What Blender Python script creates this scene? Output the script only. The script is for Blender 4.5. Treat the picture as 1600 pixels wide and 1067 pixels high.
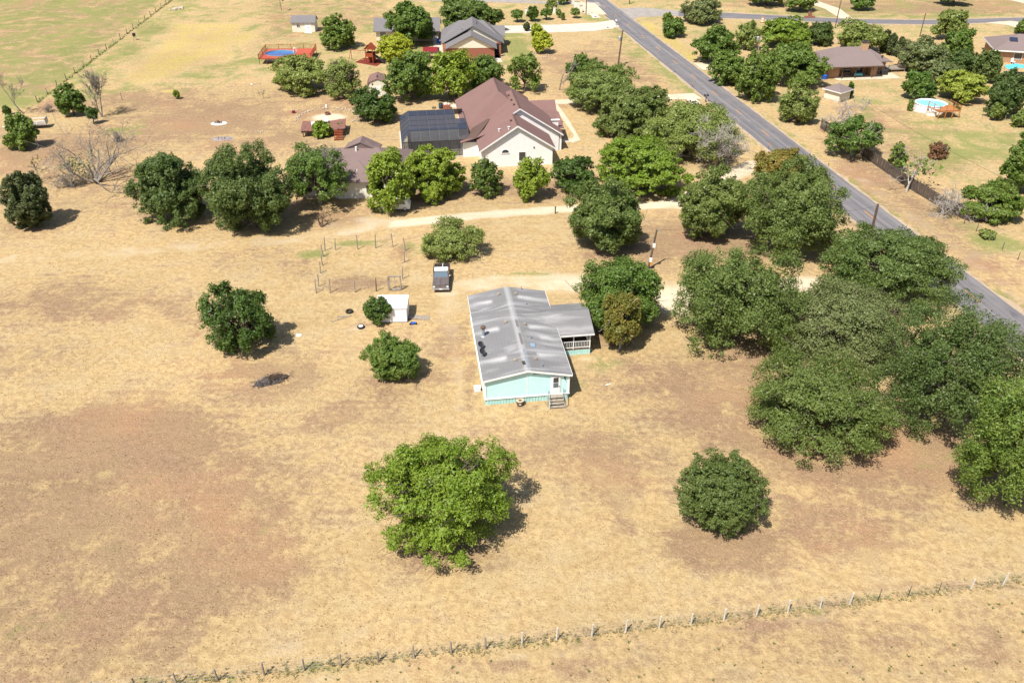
import bpy, math, random
import numpy as np
from mathutils import Vector, Matrix

for o in list(bpy.data.objects):
    bpy.data.objects.remove(o)
scene = bpy.context.scene
COL = scene.collection
R_ = math.radians

# ------------------------------------------------------------------ camera
FPX = 1340.0                       # focal length in pixels of the 1600 px photograph
TH = math.atan(866 / FPX)          # downward tilt of the drone camera
CAMH = 50.0
cam_d = bpy.data.cameras.new('camera')
cam_d.sensor_width = 36.0
cam_d.lens = FPX / 1600 * 36
cam_d.clip_start = 0.5
cam_d.clip_end = 6000
cam = bpy.data.objects.new('camera', cam_d)
COL.objects.link(cam)
cam.location = (0, 0, CAMH)
cam.rotation_euler = (math.pi / 2 - TH, 0, 0)
scene.camera = cam

# ------------------------------------------------------------------ sky, sun, exposure
SUN_EL, SUN_AZ = R_(58.5), R_(36)    # shadows fall 36 degrees right of straight ahead
world = bpy.data.worlds.new('World')
scene.world = world
world.use_nodes = True
wn = world.node_tree
bg = wn.nodes['Background']
sky = wn.nodes.new('ShaderNodeTexSky')
sky.sky_type = 'NISHITA'
sky.sun_disc = False
sky.sun_elevation = SUN_EL
sky.sun_rotation = math.pi + SUN_AZ
sky.dust_density = 1.5
wn.links.new(sky.outputs['Color'], bg.inputs['Color'])
bg.inputs['Strength'].default_value = 0.09
sun_d = bpy.data.lights.new('sun', 'SUN')
sun_d.energy = 4.8
sun_d.angle = R_(0.6)
sun_d.color = (1.0, 0.955, 0.88)
sun = bpy.data.objects.new('sun', sun_d)
COL.objects.link(sun)
sun.rotation_euler = Vector((math.sin(SUN_AZ) * math.cos(SUN_EL), math.cos(SUN_AZ) * math.cos(SUN_EL), -math.sin(SUN_EL))).to_track_quat('-Z', 'Y').to_euler()
sun.location = (-60, -60, 120)
vs = scene.view_settings
vs.view_transform = 'Standard'
vs.look = 'None'
vs.exposure = 0.60
vs.gamma = 1.0
vs.use_curve_mapping = False
scene.render.engine = 'CYCLES'
scene.cycles.max_bounces = 6
scene.cycles.diffuse_bounces = 3
scene.cycles.transparent_max_bounces = 12


# ------------------------------------------------------------------ survey helpers: a point read off the photograph -> metres
def G(px, py, z=0.0):
    u = (px - 800) / FPX
    v = -(py - 533.5) / FPX
    dy = math.cos(TH) + v * math.sin(TH)
    dz = -math.sin(TH) + v * math.cos(TH)
    t = (z - CAMH) / dz
    return Vector((u * t, dy * t, z))


def proj(x, y, z):                                # metres -> photograph, for checking outlines
    dz = z - CAMH
    d = y * math.cos(TH) - dz * math.sin(TH)
    return 800 + FPX * x / d, 533.5 - FPX * (y * math.sin(TH) + dz * math.cos(TH)) / d


def scale_at(p):
    return FPX / (p.y * math.cos(TH) - (p.z - CAMH) * math.sin(TH))


# ------------------------------------------------------------------ mesh builder
class MB:
    def __init__(self):
        self.v = []
        self.f = []

    def add(self, vs_, fs_):
        b = len(self.v)
        self.v.extend([tuple(p) for p in vs_])
        self.f.extend([tuple(i + b for i in f) for f in fs_])
        return self

    def box(self, x0, x1, y0, y1, z0, z1):
        v = [(x0, y0, z0), (x1, y0, z0), (x1, y1, z0), (x0, y1, z0), (x0, y0, z1), (x1, y0, z1), (x1, y1, z1), (x0, y1, z1)]
        return self.add(v, [(0, 3, 2, 1), (4, 5, 6, 7), (0, 1, 5, 4), (1, 2, 6, 5), (2, 3, 7, 6), (3, 0, 4, 7)])

    def cbox(self, c, s, rz=0.0):
        b = len(self.v)
        self.box(-s[0] / 2, s[0] / 2, -s[1] / 2, s[1] / 2, -s[2] / 2, s[2] / 2)
        cs, sn = math.cos(rz), math.sin(rz)
        for i in range(b, len(self.v)):
            x, y, z = self.v[i]
            self.v[i] = (c[0] + x * cs - y * sn, c[1] + x * sn + y * cs, c[2] + z)
        return self

    def slab(self, pts, t):                      # polygon with thickness t straight down
        n = len(pts)
        top = [tuple(p) for p in pts]
        bot = [(p[0], p[1], p[2] - t) for p in pts]
        fs = [tuple(range(n)), tuple(range(2 * n - 1, n - 1, -1))]
        fs += [(i, n + i, n + (i + 1) % n, (i + 1) % n) for i in range(n)]
        return self.add(top + bot, fs)

    def extr(self, pts, d):                      # polygon extruded by vector d
        n = len(pts)
        a = [tuple(p) for p in pts]
        b = [(p[0] + d[0], p[1] + d[1], p[2] + d[2]) for p in pts]
        fs = [tuple(range(n)), tuple(range(2 * n - 1, n - 1, -1))]
        fs += [(i, n + i, n + (i + 1) % n, (i + 1) % n) for i in range(n)]
        return self.add(a + b, fs)

    def tube(self, p0, p1, r0, r1=None, n=6, cap=True):
        if r1 is None:
            r1 = r0
        p0 = Vector(p0)
        p1 = Vector(p1)
        d = (p1 - p0)
        if d.length < 1e-6:
            return self
        d.normalize()
        a = d.orthogonal().normalized()
        b = d.cross(a)
        vs_ = []
        for p, r in ((p0, r0), (p1, r1)):
            for k in range(n):
                t = 2 * math.pi * k / n
                vs_.append(p + a * (r * math.cos(t)) + b * (r * math.sin(t)))
        fs = [(k, (k + 1) % n, n + (k + 1) % n, n + k) for k in range(n)]
        if cap:
            fs += [tuple(range(n - 1, -1, -1)), tuple(range(n, 2 * n))]
        return self.add(vs_, fs)

    def path(self, pts, r, n=5):
        for i in range(len(pts) - 1):
            ra = r[i] if isinstance(r, (list, tuple)) else r
            rb = r[i + 1] if isinstance(r, (list, tuple)) else r
            self.tube(pts[i], pts[i + 1], ra, rb, n, cap=False)
        return self

    def lathe(self, prof, c=(0, 0, 0), n=16, sx=1.0, sy=1.0):   # prof: (r, z)
        m = len(prof)
        vs_ = [(c[0] + r * sx * math.cos(2 * math.pi * k / n), c[1] + r * sy * math.sin(2 * math.pi * k / n), c[2] + z) for k in range(n) for r, z in prof]
        fs = [(k * m + j, ((k + 1) % n) * m + j, ((k + 1) % n) * m + j + 1, k * m + j + 1) for k in range(n) for j in range(m - 1)]
        fs.append(tuple(k * m + m - 1 for k in range(n)))
        fs.append(tuple(k * m for k in range(n - 1, -1, -1)))
        return self.add(vs_, fs)

    def build(self, name, mat, parent=None, smooth=False, bevel=0.0):
        me = bpy.data.meshes.new(name)
        me.from_pydata(self.v, [], self.f)
        me.materials.append(mat)
        if smooth:
            me.shade_smooth()
        me.update()
        o = bpy.data.objects.new(name, me)
        COL.objects.link(o)
        if parent is not None:
            o.parent = parent
        if bevel:
            b = o.modifiers.new('bevel', 'BEVEL')
            b.width = bevel
            b.segments = 2
            b.limit_method = 'ANGLE'
        return o


def tag(o, label=None, cat=None, group=None, kind=None):
    if label:
        o['label'] = label
    if cat:
        o['category'] = cat
    if group:
        o['group'] = group
    if kind:
        o['kind'] = kind
    return o


def thing(name, label, cat, loc=(0, 0, 0), yaw=0.0, group=None):
    o = bpy.data.objects.new(name, None)
    o.empty_display_size = 0.3
    COL.objects.link(o)
    o.location = (loc[0], loc[1], loc[2] if len(loc) > 2 else 0)
    o.rotation_euler = (0, 0, R_(yaw))
    return tag(o, label, cat, group)


def loc_of(t, px, py, z=0.0):                    # photograph point at height z, in the frame of thing t
    p = G(px, py, z)
    d = Vector((p.x - t.location.x, p.y - t.location.y))
    a = -t.rotation_euler.z
    return Vector((d.x * math.cos(a) - d.y * math.sin(a), d.x * math.sin(a) + d.y * math.cos(a), z - t.location.z))


def part_copy(o, parent, loc=None, rz=None):
    c = o.copy()
    COL.objects.link(c)
    c.parent = parent
    if loc is not None:
        c.location = loc
    if rz is not None:
        c.rotation_euler = (0, 0, rz)
    return c


# ------------------------------------------------------------------ materials
class NT:
    def __init__(self, m):
        self.t = m.node_tree
        self.N = self.t.nodes
        self.L = self.t.links

    def n(self, kind, **kw):
        nd = self.N.new(kind)
        for k, v in kw.items():
            setattr(nd, k, v)
        return nd

    def link(self, a, b):
        self.L.new(a, b)

    def math(self, op, a, b=None, c=None, clamp=False):
        nd = self.N.new('ShaderNodeMath')
        nd.operation = op
        nd.use_clamp = clamp
        for i, x in enumerate((a, b, c)):
            if x is None:
                continue
            if isinstance(x, (int, float)):
                nd.inputs[i].default_value = x
            else:
                self.link(x, nd.inputs[i])
        return nd.outputs[0]

    def mix(self, f, a, b, mode='MIX'):
        nd = self.N.new('ShaderNodeMix')
        nd.data_type = 'RGBA'
        nd.blend_type = mode
        for s, x in ((nd.inputs[0], f), (nd.inputs[6], a), (nd.inputs[7], b)):
            if isinstance(x, (int, float)):
                s.default_value = x
            elif isinstance(x, tuple):
                s.default_value = (x[0], x[1], x[2], 1)
            else:
                self.link(x, s)
        return nd.outputs[2]

    def ramp(self, x, lo, hi, a=0.0, b=1.0, smooth=True):
        nd = self.N.new('ShaderNodeMapRange')
        nd.interpolation_type = 'SMOOTHSTEP' if smooth else 'LINEAR'
        self.link(x, nd.inputs['Value'])
        nd.inputs['From Min'].default_value = lo
        nd.inputs['From Max'].default_value = hi
        nd.inputs['To Min'].default_value = a
        nd.inputs['To Max'].default_value = b
        return nd.outputs[0]

    def noise(self, vec, scale, detail=4, rough=0.55, dist=0.0):
        nd = self.N.new('ShaderNodeTexNoise')
        nd.inputs['Scale'].default_value = scale
        nd.inputs['Detail'].default_value = detail
        nd.inputs['Roughness'].default_value = rough
        nd.inputs['Distortion'].default_value = dist
        if vec is not None:
            self.link(vec, nd.inputs['Vector'])
        return nd.outputs['Fac']

    def mapping(self, vec, scale=(1, 1, 1), loc=(0, 0, 0), rot=(0, 0, 0)):
        nd = self.N.new('ShaderNodeMapping')
        self.link(vec, nd.inputs['Vector'])
        nd.inputs['Scale'].default_value = scale
        nd.inputs['Location'].default_value = loc
        nd.inputs['Rotation'].default_value = rot
        return nd.outputs[0]

    def bump(self, h, strength, dist=0.05):
        nd = self.N.new('ShaderNodeBump')
        nd.inputs['Strength'].default_value = strength
        nd.inputs['Distance'].default_value = dist
        self.link(h, nd.inputs['Height'])
        return nd.outputs[0]


def new_mat(name):
    m = bpy.data.materials.new(name)
    m.use_nodes = True
    nt = NT(m)
    return m, nt, nt.N['Principled BSDF']


def M(name, col, col2=None, scale=3.0, rough=0.8, bump=0.0, spec=0.3, metal=0.0, stretch=(1, 1, 1), detail=5):
    m, nt, b = new_mat(name)
    b.inputs['Roughness'].default_value = rough
    b.inputs['Specular IOR Level'].default_value = spec
    b.inputs['Metallic'].default_value = metal
    if col2 is None:
        col2 = tuple(c * 0.82 for c in col)
    tc = nt.n('ShaderNodeTexCoord')
    v = nt.mapping(tc.outputs['Object'], stretch)
    f = nt.noise(v, scale, detail, 0.6)
    nt.link(nt.mix(nt.ramp(f, 0.3, 0.7), col, col2), b.inputs['Base Color'])
    if bump:
        nt.link(nt.bump(f, bump), b.inputs['Normal'])
    return m


def shingle(name, col, col2, streak=None, amount=0.5, vents=((-1.9, 5.8), (1.0, 6.1), (-1.8, .2), (1.3, .0), (-1.7, -5.2), (1.4, -5.0), (2.2, -1.9))):
    m, nt, b = new_mat(name)
    b.inputs['Roughness'].default_value = 0.95
    b.inputs['Specular IOR Level'].default_value = 0.1
    tc = nt.n('ShaderNodeTexCoord')
    ob = tc.outputs['Object']
    fine = nt.noise(nt.mapping(ob, (3, 3, 8)), 4.0, 3, 0.7)
    big = nt.noise(ob, 0.35, 4, 0.6)
    c = nt.mix(nt.ramp(fine, 0.25, 0.75), col, col2)
    c = nt.mix(nt.ramp(big, 0.35, 0.75, 0, 0.45), c, tuple(x * 0.72 for x in col))
    if streak:
        sx = nt.n('ShaderNodeSeparateXYZ')
        nt.link(ob, sx.inputs[0])
        tot = None
        wob = nt.math('MULTIPLY_ADD', nt.noise(ob, 0.5, 3, 0.6), 1.0, -0.5)
        for vx, vy in vents:
            dy = nt.math('ADD', nt.math('SUBTRACT', sx.outputs[1], vy), wob)
            g = nt.math('EXPONENT', nt.math('MULTIPLY', nt.math('MULTIPLY', dy, dy), -7.0))
            ax = nt.math('MULTIPLY', sx.outputs[0], 1.0 if vx > 0 else -1.0)
            m_ = nt.math('MULTIPLY', g, nt.ramp(ax, abs(vx) - .25, abs(vx) + .2))
            m_ = nt.math('MULTIPLY', m_, nt.ramp(ax, abs(vx) + .3, 4.4, 1.0, 0.35))
            tot = m_ if tot is None else nt.math('MAXIMUM', tot, m_)
        rid = nt.ramp(nt.math('ABSOLUTE', sx.outputs[0]), 0.05, 0.5, 0.55, 0.0)
        c = nt.mix(nt.math('MULTIPLY', nt.math('MAXIMUM', tot, rid), 0.75), c, (0.50, 0.485, 0.475))
        s = nt.noise(nt.mapping(ob, (0.16, 0.85, 0.3)), 1.0, 5, 0.6, 0.6)
        c = nt.mix(nt.ramp(s, 0.47, 0.72, 0, amount), c, streak)
    wv = nt.n('ShaderNodeTexWave')
    wv.wave_type = 'BANDS'
    wv.bands_direction = 'Z'
    wv.inputs['Scale'].default_value = 4.5
    nt.link(ob, wv.inputs['Vector'])
    c = nt.mix(nt.ramp(wv.outputs['Fac'], 0.0, 0.3, 0.07, 0.0), c, tuple(x * 0.4 for x in col))
    nt.link(c, b.inputs['Base Color'])
    nt.link(nt.bump(fine, 0.25, 0.03), b.inputs['Normal'])
    return m


def glass_mat(name, col=(0.03, 0.04, 0.05), rough=0.08):
    m, nt, b = new_mat(name)
    b.inputs['Base Color'].default_value = (*col, 1)
    b.inputs['Roughness'].default_value = rough
    b.inputs['Specular IOR Level'].default_value = 0.8
    return m


def screen_mat(name, col, alpha):
    m, nt, b = new_mat(name)
    b.inputs['Base Color'].default_value = (*col, 1)
    b.inputs['Roughness'].default_value = 0.55
    b.inputs['Alpha'].default_value = alpha
    return m


def leaf_mat(name, c1, c2, c3, trans=0.30):
    m, nt, b = new_mat(name)
    g = nt.n('ShaderNodeNewGeometry')
    oi = nt.n('ShaderNodeObjectInfo')
    r = g.outputs['Random Per Island']
    c = nt.mix(nt.ramp(r, 0.0, 0.75), c1, c2)
    c = nt.mix(nt.ramp(r, 0.80, 1.0), c, c3)
    tc = nt.n('ShaderNodeTexCoord')
    big = nt.noise(tc.outputs['Object'], 0.55, 3, 0.6)
    c = nt.mix(nt.ramp(big, 0.38, 0.68, 0, 0.55), c, c3)
    hs = nt.n('ShaderNodeHueSaturation')
    nt.link(nt.math('MULTIPLY_ADD', oi.outputs['Random'], 0.022, 0.489), hs.inputs['Hue'])
    nt.link(nt.math('MULTIPLY_ADD', oi.outputs['Random'], -0.22, 1.12), hs.inputs['Value'])
    nt.link(c, hs.inputs['Color'])
    c = hs.outputs['Color']
    b.inputs['Roughness'].default_value = 0.5
    b.inputs['Specular IOR Level'].default_value = 0.35
    nt.link(c, b.inputs['Base Color'])
    tr = nt.n('ShaderNodeBsdfTranslucent')
    nt.link(nt.mix(0.5, c, (0.20, 0.26, 0.03)), tr.inputs['Color'])
    mx = nt.n('ShaderNodeMixShader')
    mx.inputs[0].default_value = trans
    nt.link(b.outputs[0], mx.inputs[1])
    nt.link(tr.outputs[0], mx.inputs[2])
    nt.link(mx.outputs[0], nt.N['Material Output'].inputs['Surface'])
    return m


MAT = {}
MAT['bark'] = M('bark', (0.16, 0.13, 0.105), (0.09, 0.07, 0.055), 4, 0.95, 0.4, 0.1)
MAT['palebark'] = M('pale_bark', (0.42, 0.38, 0.33), (0.26, 0.23, 0.20), 4, 0.95, 0.4, 0.1)
MAT['deadwood'] = M('dead_wood', (0.28, 0.25, 0.215), (0.16, 0.14, 0.118), 3, 0.95, 0.3, 0.1)
MAT['wood_grey'] = M('weathered_wood', (0.36, 0.31, 0.25), (0.20, 0.17, 0.14), 6, 0.9, 0.2, 0.1, stretch=(1, 1, 0.2))
MAT['wood_brown'] = M('brown_wood', (0.17, 0.11, 0.075), (0.09, 0.06, 0.045), 6, 0.9, 0.2, 0.1, stretch=(1, 1, 0.2))
MAT['wood_dark'] = M('dark_fence_wood', (0.14, 0.11, 0.09), (0.075, 0.06, 0.05), 3, 0.95, 0.2, 0.1, stretch=(3, 3, 0.3))
MAT['cedar_wood'] = M('cedar_deck_wood', (0.46, 0.20, 0.075), (0.33, 0.13, 0.05), 5, 0.75, 0.15, 0.2)
MAT['red_deck'] = M('red_deck_paint', (0.46, 0.105, 0.06), (0.36, 0.07, 0.045), 4, 0.7, 0.1, 0.2)
MAT['redwood'] = M('redwood_stain', (0.32, 0.075, 0.03), (0.22, 0.045, 0.02), 4, 0.75, 0.1, 0.2)
MAT['mulch'] = M('red_mulch', (0.22, 0.045, 0.03), (0.12, 0.03, 0.022), 9, 0.95, 0.8, 0.1)
MAT['white'] = M('white_paint', (0.80, 0.79, 0.76), (0.73, 0.72, 0.69), 1.2, 0.6, 0.03, 0.3)
MAT['white_metal'] = M('white_metal_sheet', (0.80, 0.80, 0.80), (0.74, 0.74, 0.75), 1.5, 0.45, 0.03, 0.4)
MAT['stucco'] = M('cream_stucco', (0.76, 0.72, 0.64), (0.70, 0.65, 0.57), 1.5, 0.85, 0.1, 0.2)
MAT['cream'] = M('cream_siding', (0.72, 0.66, 0.53), (0.64, 0.58, 0.46), 1.5, 0.85, 0.05, 0.2)
MAT['turq'] = M('turquoise_siding', (0.53, 0.80, 0.78), (0.49, 0.76, 0.74), 0.9, 0.6, 0.03, 0.3)
MAT['turq_skirt'] = M('turquoise_skirting', (0.46, 0.70, 0.66), (0.36, 0.60, 0.56), 2, 0.7, 0.05, 0.3)
MAT['grey_roof'] = shingle('grey_weathered_shingle', (0.212, 0.206, 0.207), (0.163, 0.158, 0.160), (0.42, 0.405, 0.405), 0.55)
MAT['brown_roof'] = shingle('brown_shingle', (0.235, 0.142, 0.126), (0.178, 0.105, 0.094))
MAT['greybrown_roof'] = shingle('grey_brown_shingle', (0.225, 0.165, 0.152), (0.165, 0.118, 0.108))
MAT['dark_patch'] = shingle('dark_brown_shingle', (0.13, 0.085, 0.07), (0.10, 0.065, 0.055))
MAT['slate_roof'] = shingle('grey_shingle', (0.21, 0.195, 0.195), (0.14, 0.13, 0.135))
MAT['taupe_roof'] = shingle('taupe_shingle', (0.24, 0.185, 0.175), (0.16, 0.125, 0.12))
MAT['rust'] = M('rusty_tin', (0.26, 0.11, 0.085), (0.16, 0.085, 0.07), 1.6, 0.75, 0.1, 0.3, stretch=(0.4, 2.2, 1))
MAT['brick'] = M('red_brick', (0.33, 0.13, 0.085), (0.22, 0.09, 0.06), 7, 0.9, 0.3, 0.1)
MAT['tan_brick'] = M('tan_brick', (0.48, 0.29, 0.17), (0.30, 0.18, 0.11), 6, 0.9, 0.3, 0.1)
MAT['stone'] = M('pale_limestone', (0.55, 0.47, 0.36), (0.35, 0.28, 0.2), 4, 0.95, 0.4, 0.1)
MAT['concrete'] = M('pale_concrete', (0.56, 0.50, 0.42), (0.47, 0.41, 0.34), 0.5, 0.9, 0.05, 0.2)
MAT['dirt_conc'] = M('tan_concrete', (0.60, 0.49, 0.36), (0.50, 0.40, 0.29), 0.4, 0.9, 0.05, 0.2)
MAT['steel'] = M('galvanised_steel', (0.42, 0.45, 0.48), (0.33, 0.36, 0.39), 3, 0.45, 0.05, 0.5, 0.4)
MAT['black'] = M('black_plastic', (0.02, 0.02, 0.021), (0.035, 0.033, 0.032), 3, 0.5, 0.0, 0.4)
MAT['rubber'] = M('tyre_rubber', (0.022, 0.021, 0.02), (0.04, 0.037, 0.034), 5, 0.85, 0.1, 0.2)
MAT['dark_metal'] = M('dark_bronze_frame', (0.035, 0.033, 0.035), None, 3, 0.5, 0.0, 0.4)
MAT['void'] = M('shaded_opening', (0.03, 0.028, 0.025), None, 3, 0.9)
MAT['orange'] = M('road_orange', (0.62, 0.25, 0.04), (0.48, 0.22, 0.06), 4, 0.8)
MAT['blue'] = M('blue_plastic', (0.03, 0.12, 0.5), None, 3, 0.5)
MAT['red'] = M('red_cloth', (0.24, 0.016, 0.022), (0.17, 0.012, 0.016), 2, 0.8)
MAT['pool_blue'] = M('blue_pool_water', (0.025, 0.13, 0.34), (0.04, 0.19, 0.44), 0.9, 0.08, 0.05, 0.6)
MAT['pool_aqua'] = M('aqua_pool_water', (0.22, 0.62, 0.72), (0.30, 0.68, 0.78), 0.9, 0.08, 0.05, 0.6)
MAT['glass'] = glass_mat('window_glass')
MAT['windshield'] = glass_mat('windscreen_glass', (0.10, 0.14, 0.17), 0.12)
MAT['screen'] = screen_mat('pool_screen_mesh', (0.030, 0.036, 0.058), 0.93)
MAT['screen_side'] = screen_mat('side_screen_mesh', (0.035, 0.039, 0.048), 0.55)
MAT['old_black'] = M('faded_black_paint', (0.055, 0.048, 0.046), (0.09, 0.075, 0.07), 1.6, 0.55, 0.0, 0.4)
MAT['hood'] = M('sunburnt_hood_paint', (0.13, 0.105, 0.10), (0.09, 0.075, 0.072), 2.2, 0.6, 0.0, 0.4)
MAT['chrome'] = M('dull_chrome', (0.55, 0.55, 0.55), (0.40, 0.39, 0.38), 3, 0.35, 0.0, 0.5, 0.6)
MAT['rock'] = M('field_stone', (0.52, 0.45, 0.36), (0.30, 0.25, 0.19), 3, 0.95, 0.4, 0.1)
MAT['ash2'] = M('dull_ash', (0.26, 0.235, 0.215), (0.12, 0.105, 0.095), 2.4, 0.95, 0.3, 0.1)
MAT['ash'] = M('white_ash', (0.66, 0.64, 0.62), (0.45, 0.41, 0.38), 1.4, 0.95, 0.3, 0.1)
MAT['char'] = M('charred_wood', (0.035, 0.03, 0.028), (0.10, 0.085, 0.075), 3, 0.95, 0.3, 0.1)
MAT['soil'] = M('planter_soil', (0.16, 0.09, 0.055), None, 6, 0.95, 0.3, 0.1)
MAT['skin_stone'] = M('grey_stone', (0.35, 0.33, 0.30), None, 3, 0.9, 0.2, 0.1)
LEAF = {
    'oak': leaf_mat('live_oak_leaf', (0.094, 0.136, 0.026), (0.132, 0.184, 0.038), (0.188, 0.234, 0.066)),
    'greyoak': leaf_mat('grey_oak_leaf', (0.115, 0.150, 0.046), (0.155, 0.190, 0.064), (0.21, 0.235, 0.095)),
    'darkoak': leaf_mat('dark_oak_leaf', (0.062, 0.100, 0.022), (0.095, 0.145, 0.032), (0.135, 0.180, 0.048)),
    'bright': leaf_mat('bright_leaf', (0.140, 0.215, 0.016), (0.195, 0.280, 0.024), (0.27, 0.34, 0.045)),
    'green': leaf_mat('mid_green_leaf', (0.085, 0.150, 0.020), (0.125, 0.200, 0.030), (0.185, 0.245, 0.050)),
    'deep': leaf_mat('deep_green_leaf', (0.056, 0.100, 0.016), (0.085, 0.140, 0.022), (0.125, 0.180, 0.036)),
    'light': leaf_mat('light_green_leaf', (0.165, 0.220, 0.042), (0.210, 0.265, 0.058), (0.27, 0.31, 0.09)),
    'lime': leaf_mat('lime_leaf', (0.22, 0.29, 0.035), (0.28, 0.34, 0.045), (0.34, 0.38, 0.07)),
    'yellow': leaf_mat('yellow_green_leaf', (0.30, 0.35, 0.025), (0.38, 0.42, 0.030), (0.46, 0.48, 0.05)),
    'cedar': leaf_mat('cedar_leaf', (0.040, 0.058, 0.016), (0.062, 0.082, 0.022), (0.095, 0.112, 0.034), 0.12),
    'rusty': leaf_mat('rusty_leaf', (0.20, 0.165, 0.030), (0.27, 0.190, 0.036), (0.17, 0.21, 0.040)),
    'brown': leaf_mat('dead_brown_leaf', (0.20, 0.095, 0.045), (0.27, 0.14, 0.07), (0.16, 0.09, 0.05)),
    'weed': leaf_mat('verge_weed_leaf', (0.36, 0.30, 0.15), (0.26, 0.25, 0.105), (0.44, 0.34, 0.20)),
    'straw': leaf_mat('dry_straw_blade', (0.46, 0.34, 0.165), (0.36, 0.25, 0.115), (0.52, 0.40, 0.21)),
}

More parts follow.
